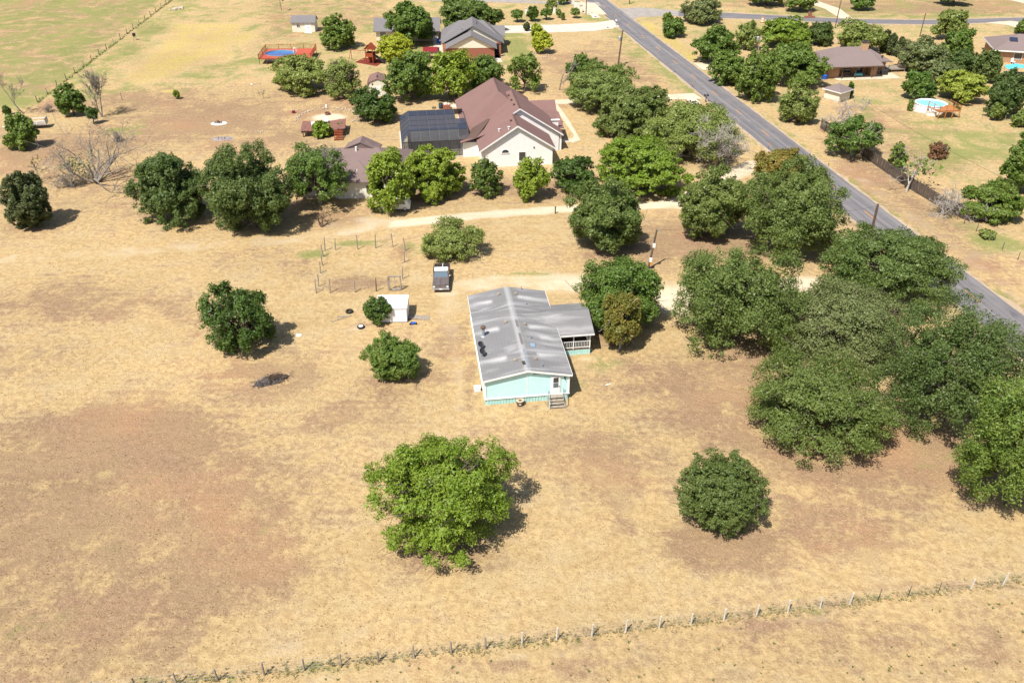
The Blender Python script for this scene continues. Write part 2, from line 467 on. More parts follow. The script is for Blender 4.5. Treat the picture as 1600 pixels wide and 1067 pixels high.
# ------------------------------------------------------------------ ground
RED, GREEN, YELLOW, SAND = 0, 1, 2, 3
BLOBS = [  # centre and radii as surveyed on the photograph, cover type, amount
    (190, 690, 190, 75, RED, .75), (60, 820, 130, 90, RED, .5), (110, 470, 150, 45, RED, .55), (330, 490, 90, 35, RED, .35),
    (60, 560, 110, 40, RED, .35), (270, 930, 120, 60, RED, .35), (430, 590, 90, 45, RED, .6), (420, 900, 130, 40, RED, .35), (100, 1010, 140, 50, RED, .3),
    (1130, 850, 110, 45, RED, .95), (1300, 730, 150, 35, RED, .6), (1480, 700, 130, 60, RED, .6), (700, 870, 130, 35, RED, .6), (620, 600, 70, 28, RED, .75),
    (1120, 640, 110, 70, RED, .5), (1060, 590, 110, 60, RED, .45), (940, 720, 90, 60, RED, .4), (830, 700, 120, 40, RED, .3), (560, 650, 120, 40, RED, .4),
    (1080, 380, 130, 28, RED, .6), (960, 400, 110, 24, RED, .45), (1240, 330, 120, 30, RED, .4), (1190, 560, 80, 40, RED, .6), (1330, 480, 90, 40, RED, .4),
    (330, 185, 90, 30, RED, .75), (190, 160, 120, 22, RED, .4), (60, 240, 90, 20, RED, .5), (95, 165, 40, 14, RED, .6), (150, 225, 130, 20, RED, .35),
    (270, 95, 60, 18, RED, .6), (330, 60, 40, 12, RED, .45), (250, 45, 26, 8, RED, .5), (440, 60, 60, 30, RED, .2), (450, 215, 60, 16, RED, .4),
    (1440, 245, 70, 30, RED, .6), (1360, 180, 70, 22, RED, .4), (1430, 205, 90, 16, RED, .35), (1360, 275, 60, 30, RED, .4), (1480, 330, 90, 40, RED, .3),
    (560, 442, 62, 15, RED, .9), (628, 395, 16, 18, RED, .7), (470, 420, 40, 20, RED, .45), (400, 400, 90, 30, RED, .35), (520, 345, 70, 18, RED, .55),
    (960, 110, 80, 28, RED, .3), (1000, 60, 30, 30, RED, .2), (1460, 15, 90, 8, RED, .7), (1330, 14, 60, 8, RED, .5), (1180, 8, 90, 6, RED, .3), (900, 100, 70, 20, RED, .25),
    (700, 545, 40, 60, RED, .35), (960, 525, 40, 20, RED, .9), (800, 290, 200, 16, RED, .45), (350, 330, 180, 40, RED, .35), (40, 350, 80, 24, RED, .4),
    (930, 985, 120, 30, RED, .2), (1300, 820, 160, 50, RED, .35), (1460, 760, 120, 40, RED, .3), (1250, 1000, 200, 40, RED, .35), (850, 1040, 220, 24, RED, .3),
    (230, 760, 50, 50, GREEN, .25), (425, 775, 30, 25, GREEN, .4), (412, 832, 14, 8, GREEN, .55), (60, 950, 90, 90, GREEN, .25), (150, 880, 100, 60, GREEN, .15), (270, 710, 30, 25, GREEN, .25),
    (70, 110, 120, 26, GREEN, .55), (105, 45, 60, 16, GREEN, .6), (45, 70, 60, 22, GREEN, .55), (15, 160, 40, 12, GREEN, .95), (40, 165, 50, 14, GREEN, .5), (20, 10, 50, 10, GREEN, .5),
    (120, 75, 22, 5, GREEN, .7), (60, 145, 60, 10, GREEN, .5), (250, 12, 24, 10, GREEN, .5), (195, 200, 45, 20, GREEN, .6), (210, 208, 40, 10, GREEN, .35), (262, 210, 26, 8, GREEN, .3),
    (565, 380, 55, 7, GREEN, .9), (490, 398, 40, 9, GREEN, .7), (570, 398, 40, 6, GREEN, .55), (640, 385, 20, 18, GREEN, .45), (665, 395, 30, 14, GREEN, .4), (815, 428, 55, 7, GREEN, .6), (740, 432, 30, 8, GREEN, .4),
    (945, 570, 40, 26, GREEN, .45), (975, 672, 26, 18, GREEN, .45), (910, 600, 24, 14, GREEN, .5), (745, 610, 14, 22, GREEN, .5), (650, 488, 28, 10, GREEN, .5), (560, 488, 22, 8, GREEN, .4), (630, 510, 40, 10, GREEN, .3),
    (1480, 235, 90, 28, GREEN, .75), (1530, 215, 80, 16, GREEN, .6), (1480, 190, 60, 10, GREEN, .6), (1350, 118, 70, 8, GREEN, .7), (1390, 135, 40, 14, GREEN, .3), (1560, 380, 60, 26, GREEN, .75), (1590, 345, 30, 20, GREEN, .6),
    (810, 75, 26, 24, GREEN, .95), (790, 97, 20, 8, GREEN, .7), (800, 55, 30, 4, GREEN, .95), (650, 80, 50, 8, GREEN, .8), (600, 65, 26, 16, GREEN, .45), (580, 45, 16, 22, GREEN, .5), (520, 60, 50, 16, GREEN, .3), (440, 45, 40, 14, GREEN, .3),
    (930, 27, 34, 8, GREEN, .7), (1050, 110, 26, 22, GREEN, .8), (1080, 150, 16, 12, GREEN, .6), (1420, 10, 40, 8, GREEN, .5), (1440, 15, 60, 10, GREEN, .35), (395, 95, 30, 6, GREEN, .95), (690, 4, 40, 4, GREEN, .6),
    (700, 255, 16, 22, GREEN, .35), (930, 215, 40, 30, GREEN, .25), (860, 205, 20, 20, GREEN, .2), (1180, 220, 40, 40, GREEN, .4), (1240, 160, 60, 30, GREEN, .45), (470, 160, 60, 10, GREEN, .15), (240, 150, 50, 10, GREEN, .2),
    (420, 780, 24, 20, GREEN, .3), (1340, 650, 40, 20, GREEN, .3), (1390, 690, 60, 30, GREEN, .25), (520, 905, 60, 10, GREEN, .15), (1560, 970, 60, 20, GREEN, .25), (1300, 985, 120, 20, GREEN, .15),
    (330, 45, 75, 15, YELLOW, .75), (380, 60, 40, 26, YELLOW, .7), (290, 75, 60, 26, YELLOW, .65), (230, 115, 60, 20, YELLOW, .6), (280, 120, 60, 14, YELLOW, .45), (355, 90, 20, 16, YELLOW, .7), (262, 143, 22, 4, YELLOW, .9), (165, 742, 30, 12, YELLOW, .7),
    (1015, 45, 20, 18, YELLOW, .95), (1040, 62, 16, 14, YELLOW, .95), (1075, 88, 22, 14, YELLOW, .9), (1000, 100, 24, 20, YELLOW, .25), (1020, 95, 20, 20, YELLOW, .45), (950, 6, 12, 8, YELLOW, .9),
    (1440, 155, 60, 14, YELLOW, .4), (1250, 20, 90, 8, YELLOW, .45), (1400, 40, 80, 8, YELLOW, .35), (1480, 60, 80, 14, YELLOW, .35), (540, 890, 180, 40, YELLOW, .35), (480, 520, 120, 40, YELLOW, .35), (350, 640, 180, 40, YELLOW, .3),
    (120, 1030, 60, 16, YELLOW, .45), (850, 960, 160, 30, YELLOW, .35), (1500, 850, 160, 24, YELLOW, .4), (860, 560, 60, 60, YELLOW, .1), (1000, 700, 120, 50, YELLOW, .25), (120, 20, 120, 16, YELLOW, .3), (1060, 350, 60, 8, YELLOW, .4),
    (1050, 470, 34, 34, SAND, .95), (880, 445, 70, 18, SAND, .7), (800, 437, 60, 8, SAND, .4), (1250, 445, 60, 16, SAND, .9), (660, 432, 40, 16, SAND, .3), (700, 480, 34, 50, SAND, .35), (490, 345, 30, 10, SAND, .35),
    (590, 345, 60, 12, SAND, .5), (540, 352, 60, 12, SAND, .35), (440, 375, 130, 14, SAND, .3), (240, 390, 160, 24, SAND, .22), (60, 400, 120, 20, SAND, .15), (515, 184, 36, 8, SAND, .95), (1180, 262, 20, 8, SAND, .9), (1150, 240, 20, 10, SAND, .5),
    (560, 512, 26, 6, SAND, .5), (850, 450, 40, 12, SAND, .4), (990, 552, 20, 10, SAND, .25), (917, 562, 26, 8, SAND, .6), (1040, 20, 30, 5, SAND, .7),
    (580, 412, 60, 22, SAND, .3), (700, 950, 200, 40, SAND, .12), (1200, 900, 220, 30, SAND, .1), (1120, 820, 100, 30, SAND, .05),
    (1320, 315, 30, 16, SAND, .3), (1540, 400, 60, 20, SAND, .3), (1440, 350, 50, 20, SAND, .3),
]
def arc(cx, cy, rx, ry, a0, a1, n=9):
    return [(cx + rx * math.cos(a0 + (a1 - a0) * i / (n - 1)), cy + ry * math.sin(a0 + (a1 - a0) * i / (n - 1))) for i in range(n)]


TRACKS = [
    ([(0, 610), (140, 600), (270, 622), (380, 648), (470, 632), (560, 602), (660, 560)], 1.6, YELLOW, .45),
    ([(0, 640), (120, 628), (260, 640), (400, 668), (520, 690)], 1.2, YELLOW, .45),
    ([(160, 560), (300, 545), (430, 560), (500, 600)], 1.2, YELLOW, .45),
    ([(0, 520), (120, 515), (200, 528)], .9, YELLOW, .45),
    ([(0, 445), (160, 436), (330, 445)], .9, YELLOW, .45),
    ([(0, 480), (200, 470), (330, 482)], .9, RED, .5),
    ([(440, 470), (520, 520), (560, 560), (700, 570)], 1.3, YELLOW, .45),
    ([(860, 690), (960, 760), (1040, 880), (1000, 950), (860, 980), (700, 985)], 1.5, YELLOW, .45),
    ([(820, 640), (900, 720), (980, 830)], .8, RED, .4),
    ([(400, 960), (600, 930), (860, 900)], 1.6, YELLOW, .45),
    ([(60, 1040), (200, 1010), (380, 975), (600, 960)], .9, YELLOW, .45),
    ([(1180, 600), (1120, 660), (1100, 700)], 1.0, RED, .5),
    ([(1600, 838), (1450, 852), (1300, 872)], .9, YELLOW, .45),
    ([(1000, 600), (1080, 680), (1120, 700)], .7, YELLOW, .4),
    ([(880, 345), (980, 350), (1060, 352)], .8, YELLOW, .45),
    ([(880, 410), (960, 425), (1050, 418)], .8, YELLOW, .45),
    ([(120, 310), (60, 320), (0, 345)], 1.0, YELLOW, .45),
    ([(200, 250), (300, 235), (420, 232), (520, 215)], 1.3, YELLOW, .45),
    ([(-20, 1075), (300, 1068), (700, 1022), (1100, 972), (1640, 896)], .45, GREEN, .4),
    (arc(1395, 655, 60, 32, .2, 1.7), .3, GREEN, .5), (arc(1395, 655, 95, 55, .15, 1.6), .3, RED, .6), (arc(1395, 655, 130, 78, .1, 1.6), .3, GREEN, .45), (arc(1395, 655, 165, 100, .2, 1.6), .3, RED, .5),
    ([(1290, 448), (1180, 452), (1090, 462), (1050, 470)], 2.2, SAND, .9),  # points along the line, half width in metres, cover, amount
    ([(1062, 318), (1000, 322), (890, 326), (780, 334), (690, 342), (620, 350)], 1.3, SAND, .9),
    ([(640, 348), (580, 354), (540, 362)], 1.6, SAND, .5),
    ([(540, 362), (420, 378), (300, 386), (150, 396), (0, 405)], 1.6, SAND, .38),
    ([(1290, 442), (1180, 446), (1070, 452), (980, 446), (880, 438), (780, 440), (700, 452)], 2.0, SAND, .55),
    ([(1180, 258), (1120, 285), (1062, 318)], 2.0, SAND, .8),
    ([(720, 640), (712, 560), (706, 500), (700, 440)], .9, SAND, .35),
    ([(740, 640), (732, 560), (724, 500)], .5, RED, .4),
    ([(560, 590), (460, 610), (360, 640), (280, 630), (140, 610), (0, 600)], 1.0, YELLOW, .4),
    ([(560, 480), (420, 520), (260, 540), (120, 590), (0, 640)], .9, SAND, .25),
    ([(660, 960), (520, 1000), (330, 1040)], .8, SAND, .3),
    ([(1600, 860), (1400, 880), (1200, 905), (1000, 930), (800, 960), (600, 1000)], .7, YELLOW, .35),
    ([(1600, 925), (1320, 962), (1050, 995), (760, 1035), (500, 1065)], .5, SAND, .35),
    ([(300, 0), (240, 40), (190, 85), (150, 115), (110, 130)], 4.0, GREEN, .55),
    ([(262, 0), (222, 30), (172, 72), (110, 118), (58, 160)], 1.0, GREEN, .55),
    ([(930, 14), (968, 52), (1010, 88), (1062, 130), (1090, 150)], 2.2, GREEN, .55),
    ([(1000, 75), (1040, 115), (1070, 140)], .9, YELLOW, .45),
    ([(955, 2), (1000, 35), (1060, 80), (1100, 110), (1180, 168), (1260, 232), (1420, 355), (1600, 490)], 1.3, GREEN, .45),
    ([(1270, 250), (1430, 375), (1600, 500)], .8, YELLOW, .45),
    ([(1290, 240), (1440, 350), (1600, 470)], 1.6, SAND, .35),
    ([(1300, 210), (1440, 310), (1600, 420)], 1.2, GREEN, .2),
    ([(1330, 38), (1450, 40), (1600, 37)], 1.5, GREEN, .5),
    ([(1060, 15), (1180, 19), (1330, 26), (1600, 24)], 1.5, GREEN, .6),
    ([(30, 250), (80, 232), (140, 200), (100, 170)], .9, YELLOW, .35),
    ([(0, 330), (60, 305), (140, 290), (260, 300)], 1.2, YELLOW, .35),
]

POLYS = [  # outlines of larger patches, softness in metres, cover, amount
    ([(250, 33), (405, 31), (372, 97), (340, 95), (300, 118), (230, 140), (180, 140), (165, 122), (195, 100), (240, 60)], 7.0, YELLOW, .74),
    ([(-120, 655), (250, 650), (420, 700), (520, 760), (470, 860), (360, 990), (230, 1080), (-150, 1080)], 6.0, RED, .55),
    ([(-200, 0), (255, -3), (170, 70), (50, 160), (-200, 165)], 2.0, GREEN, .56),
    ([(-200, 0), (255, -3), (170, 70), (50, 160), (-200, 165)], 2.0, RED, .5),
    ([(290, 0), (250, 34), (200, 90), (140, 128), (105, 128), (180, 74), (262, 6)], 2.0, GREEN, .55),
    ([(1395, 200), (1560, 196), (1610, 220), (1570, 260), (1480, 262), (1420, 235)], 5.0, GREEN, .68),
    ([(1290, 110), (1640, 150), (1640, 330), (1520, 320), (1300, 170)], 5.0, GREEN, .36),
    ([(1420, 350), (1640, 350), (1640, 430), (1560, 400), (1510, 360)], 3.0, GREEN, .5),
    ([(640, 60), (780, 98), (880, 62), (860, 50), (790, 52)], 4.0, GREEN, .5),
    ([(930, 12), (968, 48), (1050, 122), (1095, 155), (1060, 148), (1000, 112), (955, 62), (900, 30)], 2.5, GREEN, .5),
    ([(990, 32), (1050, 80), (1086, 106), (1092, 84), (1050, 52), (1018, 34)], 2.0, YELLOW, .8),
    ([(1080, 10), (1700, 5), (1700, 26), (1400, 28), (1180, 20)], 4.0, GREEN, .3),
    ([(1040, 30), (1320, 40), (1520, 42), (1600, 60), (1400, 62), (1200, 58)], 4.0, GREEN, .3),
    ([(1280, 118), (1440, 120), (1480, 170), (1380, 190), (1330, 150)], 4.0, GREEN, .35),
    ([(400, 60), (600, 30), (600, 70), (500, 105), (400, 110)], 4.0, GREEN, .25),
    ([(-200, -60), (1700, -60), (1700, 60), (1000, 60), (900, 30), (700, 110), (420, 120), (250, 160), (-200, 170)], 6.0, GREEN, .42),
    ([(790, 100), (960, 60), (1060, 140), (900, 155)], 5.0, RED, .35),
    ([(160, 140), (640, 130), (620, 220), (400, 250), (120, 215)], 6.0, RED, .38),
    ([(1120, 0), (1700, 0), (1700, 24), (1300, 24)], 3.0, RED, .5),
    ([(1270, 190), (1480, 330), (1560, 400), (1600, 480), (1500, 420), (1330, 290)], 3.0, RED, .4),
    ([(400, 0), (600, 0), (600, 40), (420, 60)], 4.0, RED, .4),
    ([(-100, 180), (240, 215), (200, 330), (-100, 350)], 6.0, RED, .35),
    ([(880, 280), (640, 290), (560, 330), (900, 320)], 3.0, RED, .5),
    ([(1160, 700), (1500, 690), (1600, 800), (1250, 850)], 6.0, RED, .3),
    ([(1000, 1000), (1600, 930), (1700, 1080), (900, 1080)], 6.0, RED, .3),
    ([(300, 860), (560, 720), (560, 620), (1000, 900), (900, 1000), (420, 1000)], 8.0, YELLOW, .25),
    ([(880, 560), (1180, 560), (1180, 700), (1000, 800), (860, 700)], 8.0, RED, .3),
    ([(880, 340), (1180, 340), (1250, 420), (1000, 420)], 5.0, RED, .45),
]


def axis(lo, hi, step, far):
    core = np.arange(lo, hi + step / 2, step)
    ext = [step]
    while sum(ext) < far:
        ext.append(ext[-1] * 1.5)
    e = np.cumsum(ext)
    return np.concatenate([(lo - e)[::-1], core, hi + e])


gx = axis(-110, 132, 0.98, 2600)
gy = axis(26, 262, 0.98, 2600)
XX, YY = np.meshgrid(gx, gy)
X, Y = XX.ravel(), YY.ravel()


def sstep(t):
    t = np.clip(t, 0, 1)
    return t * t * (3 - 2 * t)


def cover_at(X, Y):
    cov = np.zeros((len(X), 4))
    for cx, cy, rx, ry, ch, amt in BLOBS:
        c = G(cx, cy)
        rxm = rx / scale_at(c)
        rym = (G(cx, cy - ry).y - G(cx, cy + ry).y) / 2
        d = np.sqrt(((X - c.x) / rxm) ** 2 + ((Y - c.y) / rym) ** 2)
        f = amt * sstep((1.4 - d) / 1.2)
        cov[:, ch] = np.maximum(cov[:, ch], f) if ch != RED else 1 - (1 - cov[:, ch]) * (1 - f)
    for pts, hw, ch, amt in TRACKS:
        P = [G(*p) for p in pts]
        best = np.full(len(X), 1e9)
        for a, b in zip(P[:-1], P[1:]):
            dx, dy = b.x - a.x, b.y - a.y
            t = np.clip(((X - a.x) * dx + (Y - a.y) * dy) / (dx * dx + dy * dy), 0, 1)
            best = np.minimum(best, np.hypot(X - a.x - t * dx, Y - a.y - t * dy))
        f = amt * sstep((hw * 1.5 - best) / hw)
        cov[:, ch] = np.maximum(cov[:, ch], f)
    for pts, soft, ch, amt in POLYS:
        P = [G(*p) for p in pts]
        ins = np.zeros(len(X), bool)
        best = np.full(len(X), 1e9)
        for a, b in zip(P, P[1:] + P[:1]):
            dx, dy = b.x - a.x, b.y - a.y
            t = np.clip(((X - a.x) * dx + (Y - a.y) * dy) / (dx * dx + dy * dy + 1e-9), 0, 1)
            best = np.minimum(best, np.hypot(X - a.x - t * dx, Y - a.y - t * dy))
            ins ^= ((a.y > Y) != (b.y > Y)) & (X < a.x + dx * (Y - a.y) / (dy if abs(dy) > 1e-9 else 1e-9))
        f = amt * sstep(.5 + np.where(ins, best, -best) / (2 * soft))
        cov[:, ch] = np.maximum(cov[:, ch], f) if ch != RED else 1 - (1 - cov[:, ch]) * (1 - f)
    cov[:, GREEN] *= 1 - .85 * sstep((cov[:, YELLOW] - .5) / .3)
    return np.clip(cov, 0, 1)


cov = cover_at(X, Y)
nx, ny = len(gx), len(gy)
idx = np.arange(nx * ny).reshape(ny, nx)
quads = np.stack([idx[:-1, :-1], idx[:-1, 1:], idx[1:, 1:], idx[1:, :-1]], -1).reshape(-1, 4)


def np_mesh(name, verts, faces, mat):
    me = bpy.data.meshes.new(name)
    k = faces.shape[1]
    me.vertices.add(len(verts))
    me.vertices.foreach_set('co', np.ascontiguousarray(verts, dtype=np.float32).ravel())
    me.loops.add(faces.size)
    me.loops.foreach_set('vertex_index', np.ascontiguousarray(faces, dtype=np.int32).ravel())
    me.polygons.add(len(faces))
    me.polygons.foreach_set('loop_start', np.arange(0, faces.size, k, dtype=np.int32))
    me.update(calc_edges=True)
    me.materials.append(mat)
    return me


gm, nt, b = new_mat('dry_pasture')
b.inputs['Roughness'].default_value = 0.95
b.inputs['Specular IOR Level'].default_value = 0.08
geo = nt.n('ShaderNodeNewGeometry')
pos = geo.outputs['Position']
at = nt.n('ShaderNodeAttribute')
at.attribute_name = 'cover'
sp = nt.n('ShaderNodeSeparateColor')
nt.link(at.outputs['Color'], sp.inputs[0])
n1 = nt.noise(pos, 0.05, 6, 0.6, 0.3)
n2 = nt.noise(nt.mapping(pos, (1, 1, 1), (31, 7, 0)), 0.32, 6, 0.62, 0.4)
n3 = nt.noise(nt.mapping(pos, (1, 1.0, 1), (3, 57, 0), (0, 0, 0.35)), 1.7, 6, 0.7, 0.3)
n4 = nt.noise(nt.mapping(pos, (1, 1, 1), (13, 5, 0)), 6.5, 5, 0.75)
n5 = nt.noise(nt.mapping(pos, (1, 1, 1), (83, 25, 0)), 0.13, 5, 0.6, 0.6)
straw = nt.mix(nt.ramp(n3, 0.36, 0.64), (0.470, 0.340, 0.168), (0.360, 0.245, 0.120))
straw = nt.mix(nt.ramp(n2, 0.44, 0.66, 0, 0.75), straw, (0.500, 0.385, 0.212))
tanc = nt.mix(nt.ramp(n3, 0.36, 0.64), (0.300, 0.192, 0.118), (0.232, 0.148, 0.090))
tanc = nt.mix(nt.ramp(n5, 0.35, 0.65, 0, 0.6), tanc, (0.295, 0.205, 0.112))
tanc = nt.mix(nt.ramp(n1, 0.50, 0.66, 0, 0.6), tanc, (0.315, 0.180, 0.098))
n6 = nt.noise(nt.mapping(pos, (.07, 1.1, 1), (5, 9, 0), (0, 0, -.14)), 1.0, 4, .6, .3)
rs = nt.math('MULTIPLY_ADD', n2, 1.4, nt.math('MULTIPLY_ADD', n1, 1.1, nt.math('MULTIPLY_ADD', n3, 0.7, nt.math('MULTIPLY_ADD', n6, .9, -2.02))))
rm = nt.ramp(nt.math('MULTIPLY_ADD', sp.outputs[0], 0.70, rs), 0.02, 0.54)
c = nt.mix(rm, straw, tanc)
ys = nt.math('MULTIPLY_ADD', n2, 1.0, nt.math('MULTIPLY_ADD', n3, 0.8, nt.math('MULTIPLY_ADD', n5, 0.6, -1.2)))
ym = nt.ramp(nt.math('ADD', sp.outputs[2], ys), 0.42, 0.98)
yel = nt.mix(nt.ramp(n3, 0.35, 0.65), nt.mix(nt.ramp(sp.outputs[2], .52, .72), (0.520, 0.410, 0.205), (0.480, 0.375, 0.125)), nt.mix(nt.ramp(sp.outputs[2], .52, .72), (0.430, 0.325, 0.155), (0.395, 0.300, 0.100)))
c = nt.mix(nt.math('MULTIPLY', ym, nt.ramp(sp.outputs[2], 0.0, 0.35)), c, yel)
sm = nt.ramp(nt.math('ADD', at.outputs['Alpha'], nt.math('MULTIPLY', ys, 0.7)), 0.25, 0.85)
snd = nt.mix(nt.ramp(n3, 0.3, 0.7), (0.640, 0.545, 0.400), (0.530, 0.435, 0.305))
c = nt.mix(nt.math('MULTIPLY', sm, nt.ramp(at.outputs['Alpha'], 0.0, 0.3)), c, snd)
gs = nt.math('MULTIPLY_ADD', n5, 1.3, nt.math('MULTIPLY_ADD', n2, 1.1, nt.math('MULTIPLY_ADD', n3, 0.9, -1.68)))
gmk = nt.math('MULTIPLY', nt.ramp(nt.math('ADD', sp.outputs[1], gs), 0.25, 0.72), nt.ramp(sp.outputs[1], 0.0, 0.25))
grn = nt.mix(nt.ramp(n3, 0.35, 0.7), (0.165, 0.190, 0.050), (0.245, 0.245, 0.088))
c = nt.mix(nt.math('MULTIPLY', gmk, 0.9), c, grn)
spk = nt.math('MULTIPLY', nt.ramp(n4, 0.52, 0.70, 0, 0.75), nt.ramp(n2, 0.36, 0.62, 0.25, 1.0))
c = nt.mix(nt.math('MULTIPLY', spk, nt.ramp(at.outputs['Alpha'], 0.3, 0.9, 1.0, 0.3)), c, (0.175, 0.122, 0.060))
c = nt.mix(nt.ramp(n4, 0.47, 0.30, 0, 0.6), c, (0.60, 0.48, 0.28))
hs = nt.n('ShaderNodeHueSaturation')
nt.link(nt.math('MULTIPLY', nt.ramp(n1, 0.3, 0.7, 0.90, 1.08), nt.ramp(n6, .3, .7, .94, 1.06)), hs.inputs['Value'])
nt.link(c, hs.inputs['Color'])
nt.link(hs.outputs[0], b.inputs['Base Color'])
hgt = nt.math('ADD', nt.math('MULTIPLY', n4, 0.6), n3)
nt.link(nt.bump(hgt, 0.8, 0.16), b.inputs['Normal'])

gme = np_mesh('ground', np.stack([X, Y, np.zeros_like(X)], 1), quads, gm)
ca = gme.attributes.new('cover', 'FLOAT_COLOR', 'POINT')
ca.data.foreach_set('color', cov.astype(np.float32).ravel())
ground = bpy.data.objects.new('ground', gme)
COL.objects.link(ground)
ground['kind'] = 'structure'


# ------------------------------------------------------------------ roads and drives
def ribbon(name, left, right, z, mat, kind='structure', sub=14, wob=0.0, seed=1):
    rng = random.Random(seed)
    L, Rr = [], []
    for i in range(len(left) - 1):
        for k in range(sub):
            t = k / sub
            L.append(Vector(left[i]).lerp(Vector(left[i + 1]), t))
            Rr.append(Vector(right[i]).lerp(Vector(right[i + 1]), t))
    L.append(Vector(left[-1]))
    Rr.append(Vector(right[-1]))
    vs_, uv = [], []
    along = 0
    for i, (a, c_) in enumerate(zip(L, Rr)):
        if i:
            along += ((a + c_) / 2 - (L[i - 1] + Rr[i - 1]) / 2).length
        d = (c_ - a).normalized()
        a2 = a - d * rng.uniform(-wob, wob)
        c2 = c_ + d * rng.uniform(-wob, wob)
        vs_ += [(a2.x, a2.y, z), (c2.x, c2.y, z)]
        uv += [(0, along), ((c2 - a2).length, along)]
    fs = [(2 * i, 2 * i + 1, 2 * i + 3, 2 * i + 2) for i in range(len(L) - 1)]
    me = bpy.data.meshes.new(name)
    me.from_pydata(vs_, [], fs)
    me.materials.append(mat)
    ul = me.uv_layers.new(name='lane')
    for lp in me.loops:
        ul.data[lp.index].uv = uv[lp.vertex_index]
    o = bpy.data.objects.new(name, me)
    COL.objects.link(o)
    o['kind'] = kind
    return o


am, nt, b = new_mat('worn_asphalt')
b.inputs['Roughness'].default_value = 0.85
b.inputs['Specular IOR Level'].default_value = 0.2
uvn = nt.n('ShaderNodeUVMap')
uvn.uv_map = 'lane'
pos = nt.n('ShaderNodeNewGeometry').outputs['Position']
s1 = nt.noise(nt.mapping(uvn.outputs[0], (1.3, 0.03, 1)), 1.0, 4, 0.6, 0.4)
s2 = nt.noise(pos, 7.0, 4, 0.7)
s3 = nt.noise(pos, 0.35, 4, 0.6)
sx = nt.n('ShaderNodeSeparateXYZ')
nt.link(uvn.outputs[0], sx.inputs[0])
lane = nt.math('SINE', nt.math('MULTIPLY_ADD', sx.outputs[0], 4.2, 0.6))
c = nt.mix(nt.ramp(s1, 0.36, 0.66), (0.135, 0.127, 0.134), (0.20, 0.187, 0.188))
ck = nt.noise(nt.mapping(uvn.outputs[0], (.6, .12, 1), (7, 3, 0)), 1.0, 6, .7, 1.2)
c = nt.mix(nt.ramp(ck, .56, .70, 0, .55), c, (.075, .07, .077))
c = nt.mix(nt.ramp(lane, -0.2, 0.9, 0, 0.3), c, (0.10, 0.094, 0.102))
c = nt.mix(nt.ramp(s3, 0.45, 0.75, 0, 0.5), c, (0.215, 0.195, 0.188))
c = nt.mix(nt.ramp(s2, 0.5, 0.8, 0, 0.4), c, (0.22, 0.20, 0.185))
nt.link(c, b.inputs['Base Color'])
nt.link(nt.bump(s2, 0.2, 0.02), b.inputs['Normal'])
sm_ = M('gravel_shoulder', (0.42, 0.33, 0.235), (0.33, 0.245, 0.165), 0.8, 0.95, 0.3, 0.1)


def road_x(y):
    return 69.75 - 0.1825 * y


def offs(w, y0, y1, n):
    return [(road_x(y) + w, y, 0) for y in np.linspace(y0, y1, n)]


ribbon('road_shoulder', offs(-3.55, 20, 900, 40), offs(3.55, 20, 900, 40), 0.004, sm_, wob=0.35, seed=3)
road = ribbon('road', offs(-2.95, 20, 900, 40), offs(2.95, 20, 900, 40), 0.014, am, wob=0.06)
for i, y in enumerate(np.arange(62, 300, 11.3)):
    yy = y + 0.9
    o = MB().add([(road_x(yy) - .07, yy, .019), (road_x(yy) + .07, yy, .019), (road_x(yy + 3) + .07, yy + 3, .019), (road_x(yy + 3) - .07, yy + 3, .019)], [(0, 1, 2, 3)]).build('lane_dash', MAT['orange'], road)
sl = [G(985, 18), G(1060, 17), G(1180, 23), G(1330, 30.5), G(1450, 32), G(1600, 28), G(1760, 21)]
sr = [G(1000, 30), G(1060, 26), G(1180, 30.5), G(1330, 37), G(1450, 38.5), G(1600, 34.5), G(1760, 27)]
ribbon('side_road_shoulder', [p + Vector((0, 1.0, 0)) for p in sl[1:]], [p - Vector((0, 1.0, 0)) for p in sr[1:]], 0.006, sm_, wob=.3, seed=5)
ribbon('side_road', sl[1:], sr[1:], 0.016, am, wob=.05)
MAT['apron'] = M('bleached_asphalt', (0.34, 0.30, 0.265), (0.26, 0.235, 0.21), 0.6, .9, .1, .1)
MB().add([G(962, 14) + Vector((0, 0, .010)), G(986, 30.5) + Vector((0, 0, .010)), G(1001, 27) + Vector((0, 0, .010)), G(1062, 25.5) + Vector((0, 0, .010)), G(1062, 17) + Vector((0, 0, .010)), G(1000, 12) + Vector((0, 0, .010))], [(0, 1, 2, 3, 4, 5)]).build('road_junction', MAT['apron'])['kind'] = 'structure'


def sheet(name, pts, z, mat):
    o = MB().add([G(*p) + Vector((0, 0, z)) for p in pts], [tuple(range(len(pts)))]).build(name, mat)
    o['kind'] = 'structure'
    return o


def drive(name, a, b_, z, mat, seed=1, wob=.12):
    return ribbon(name, [G(*p) for p in a], [G(*p) for p in b_], z, mat, wob=wob, seed=seed)


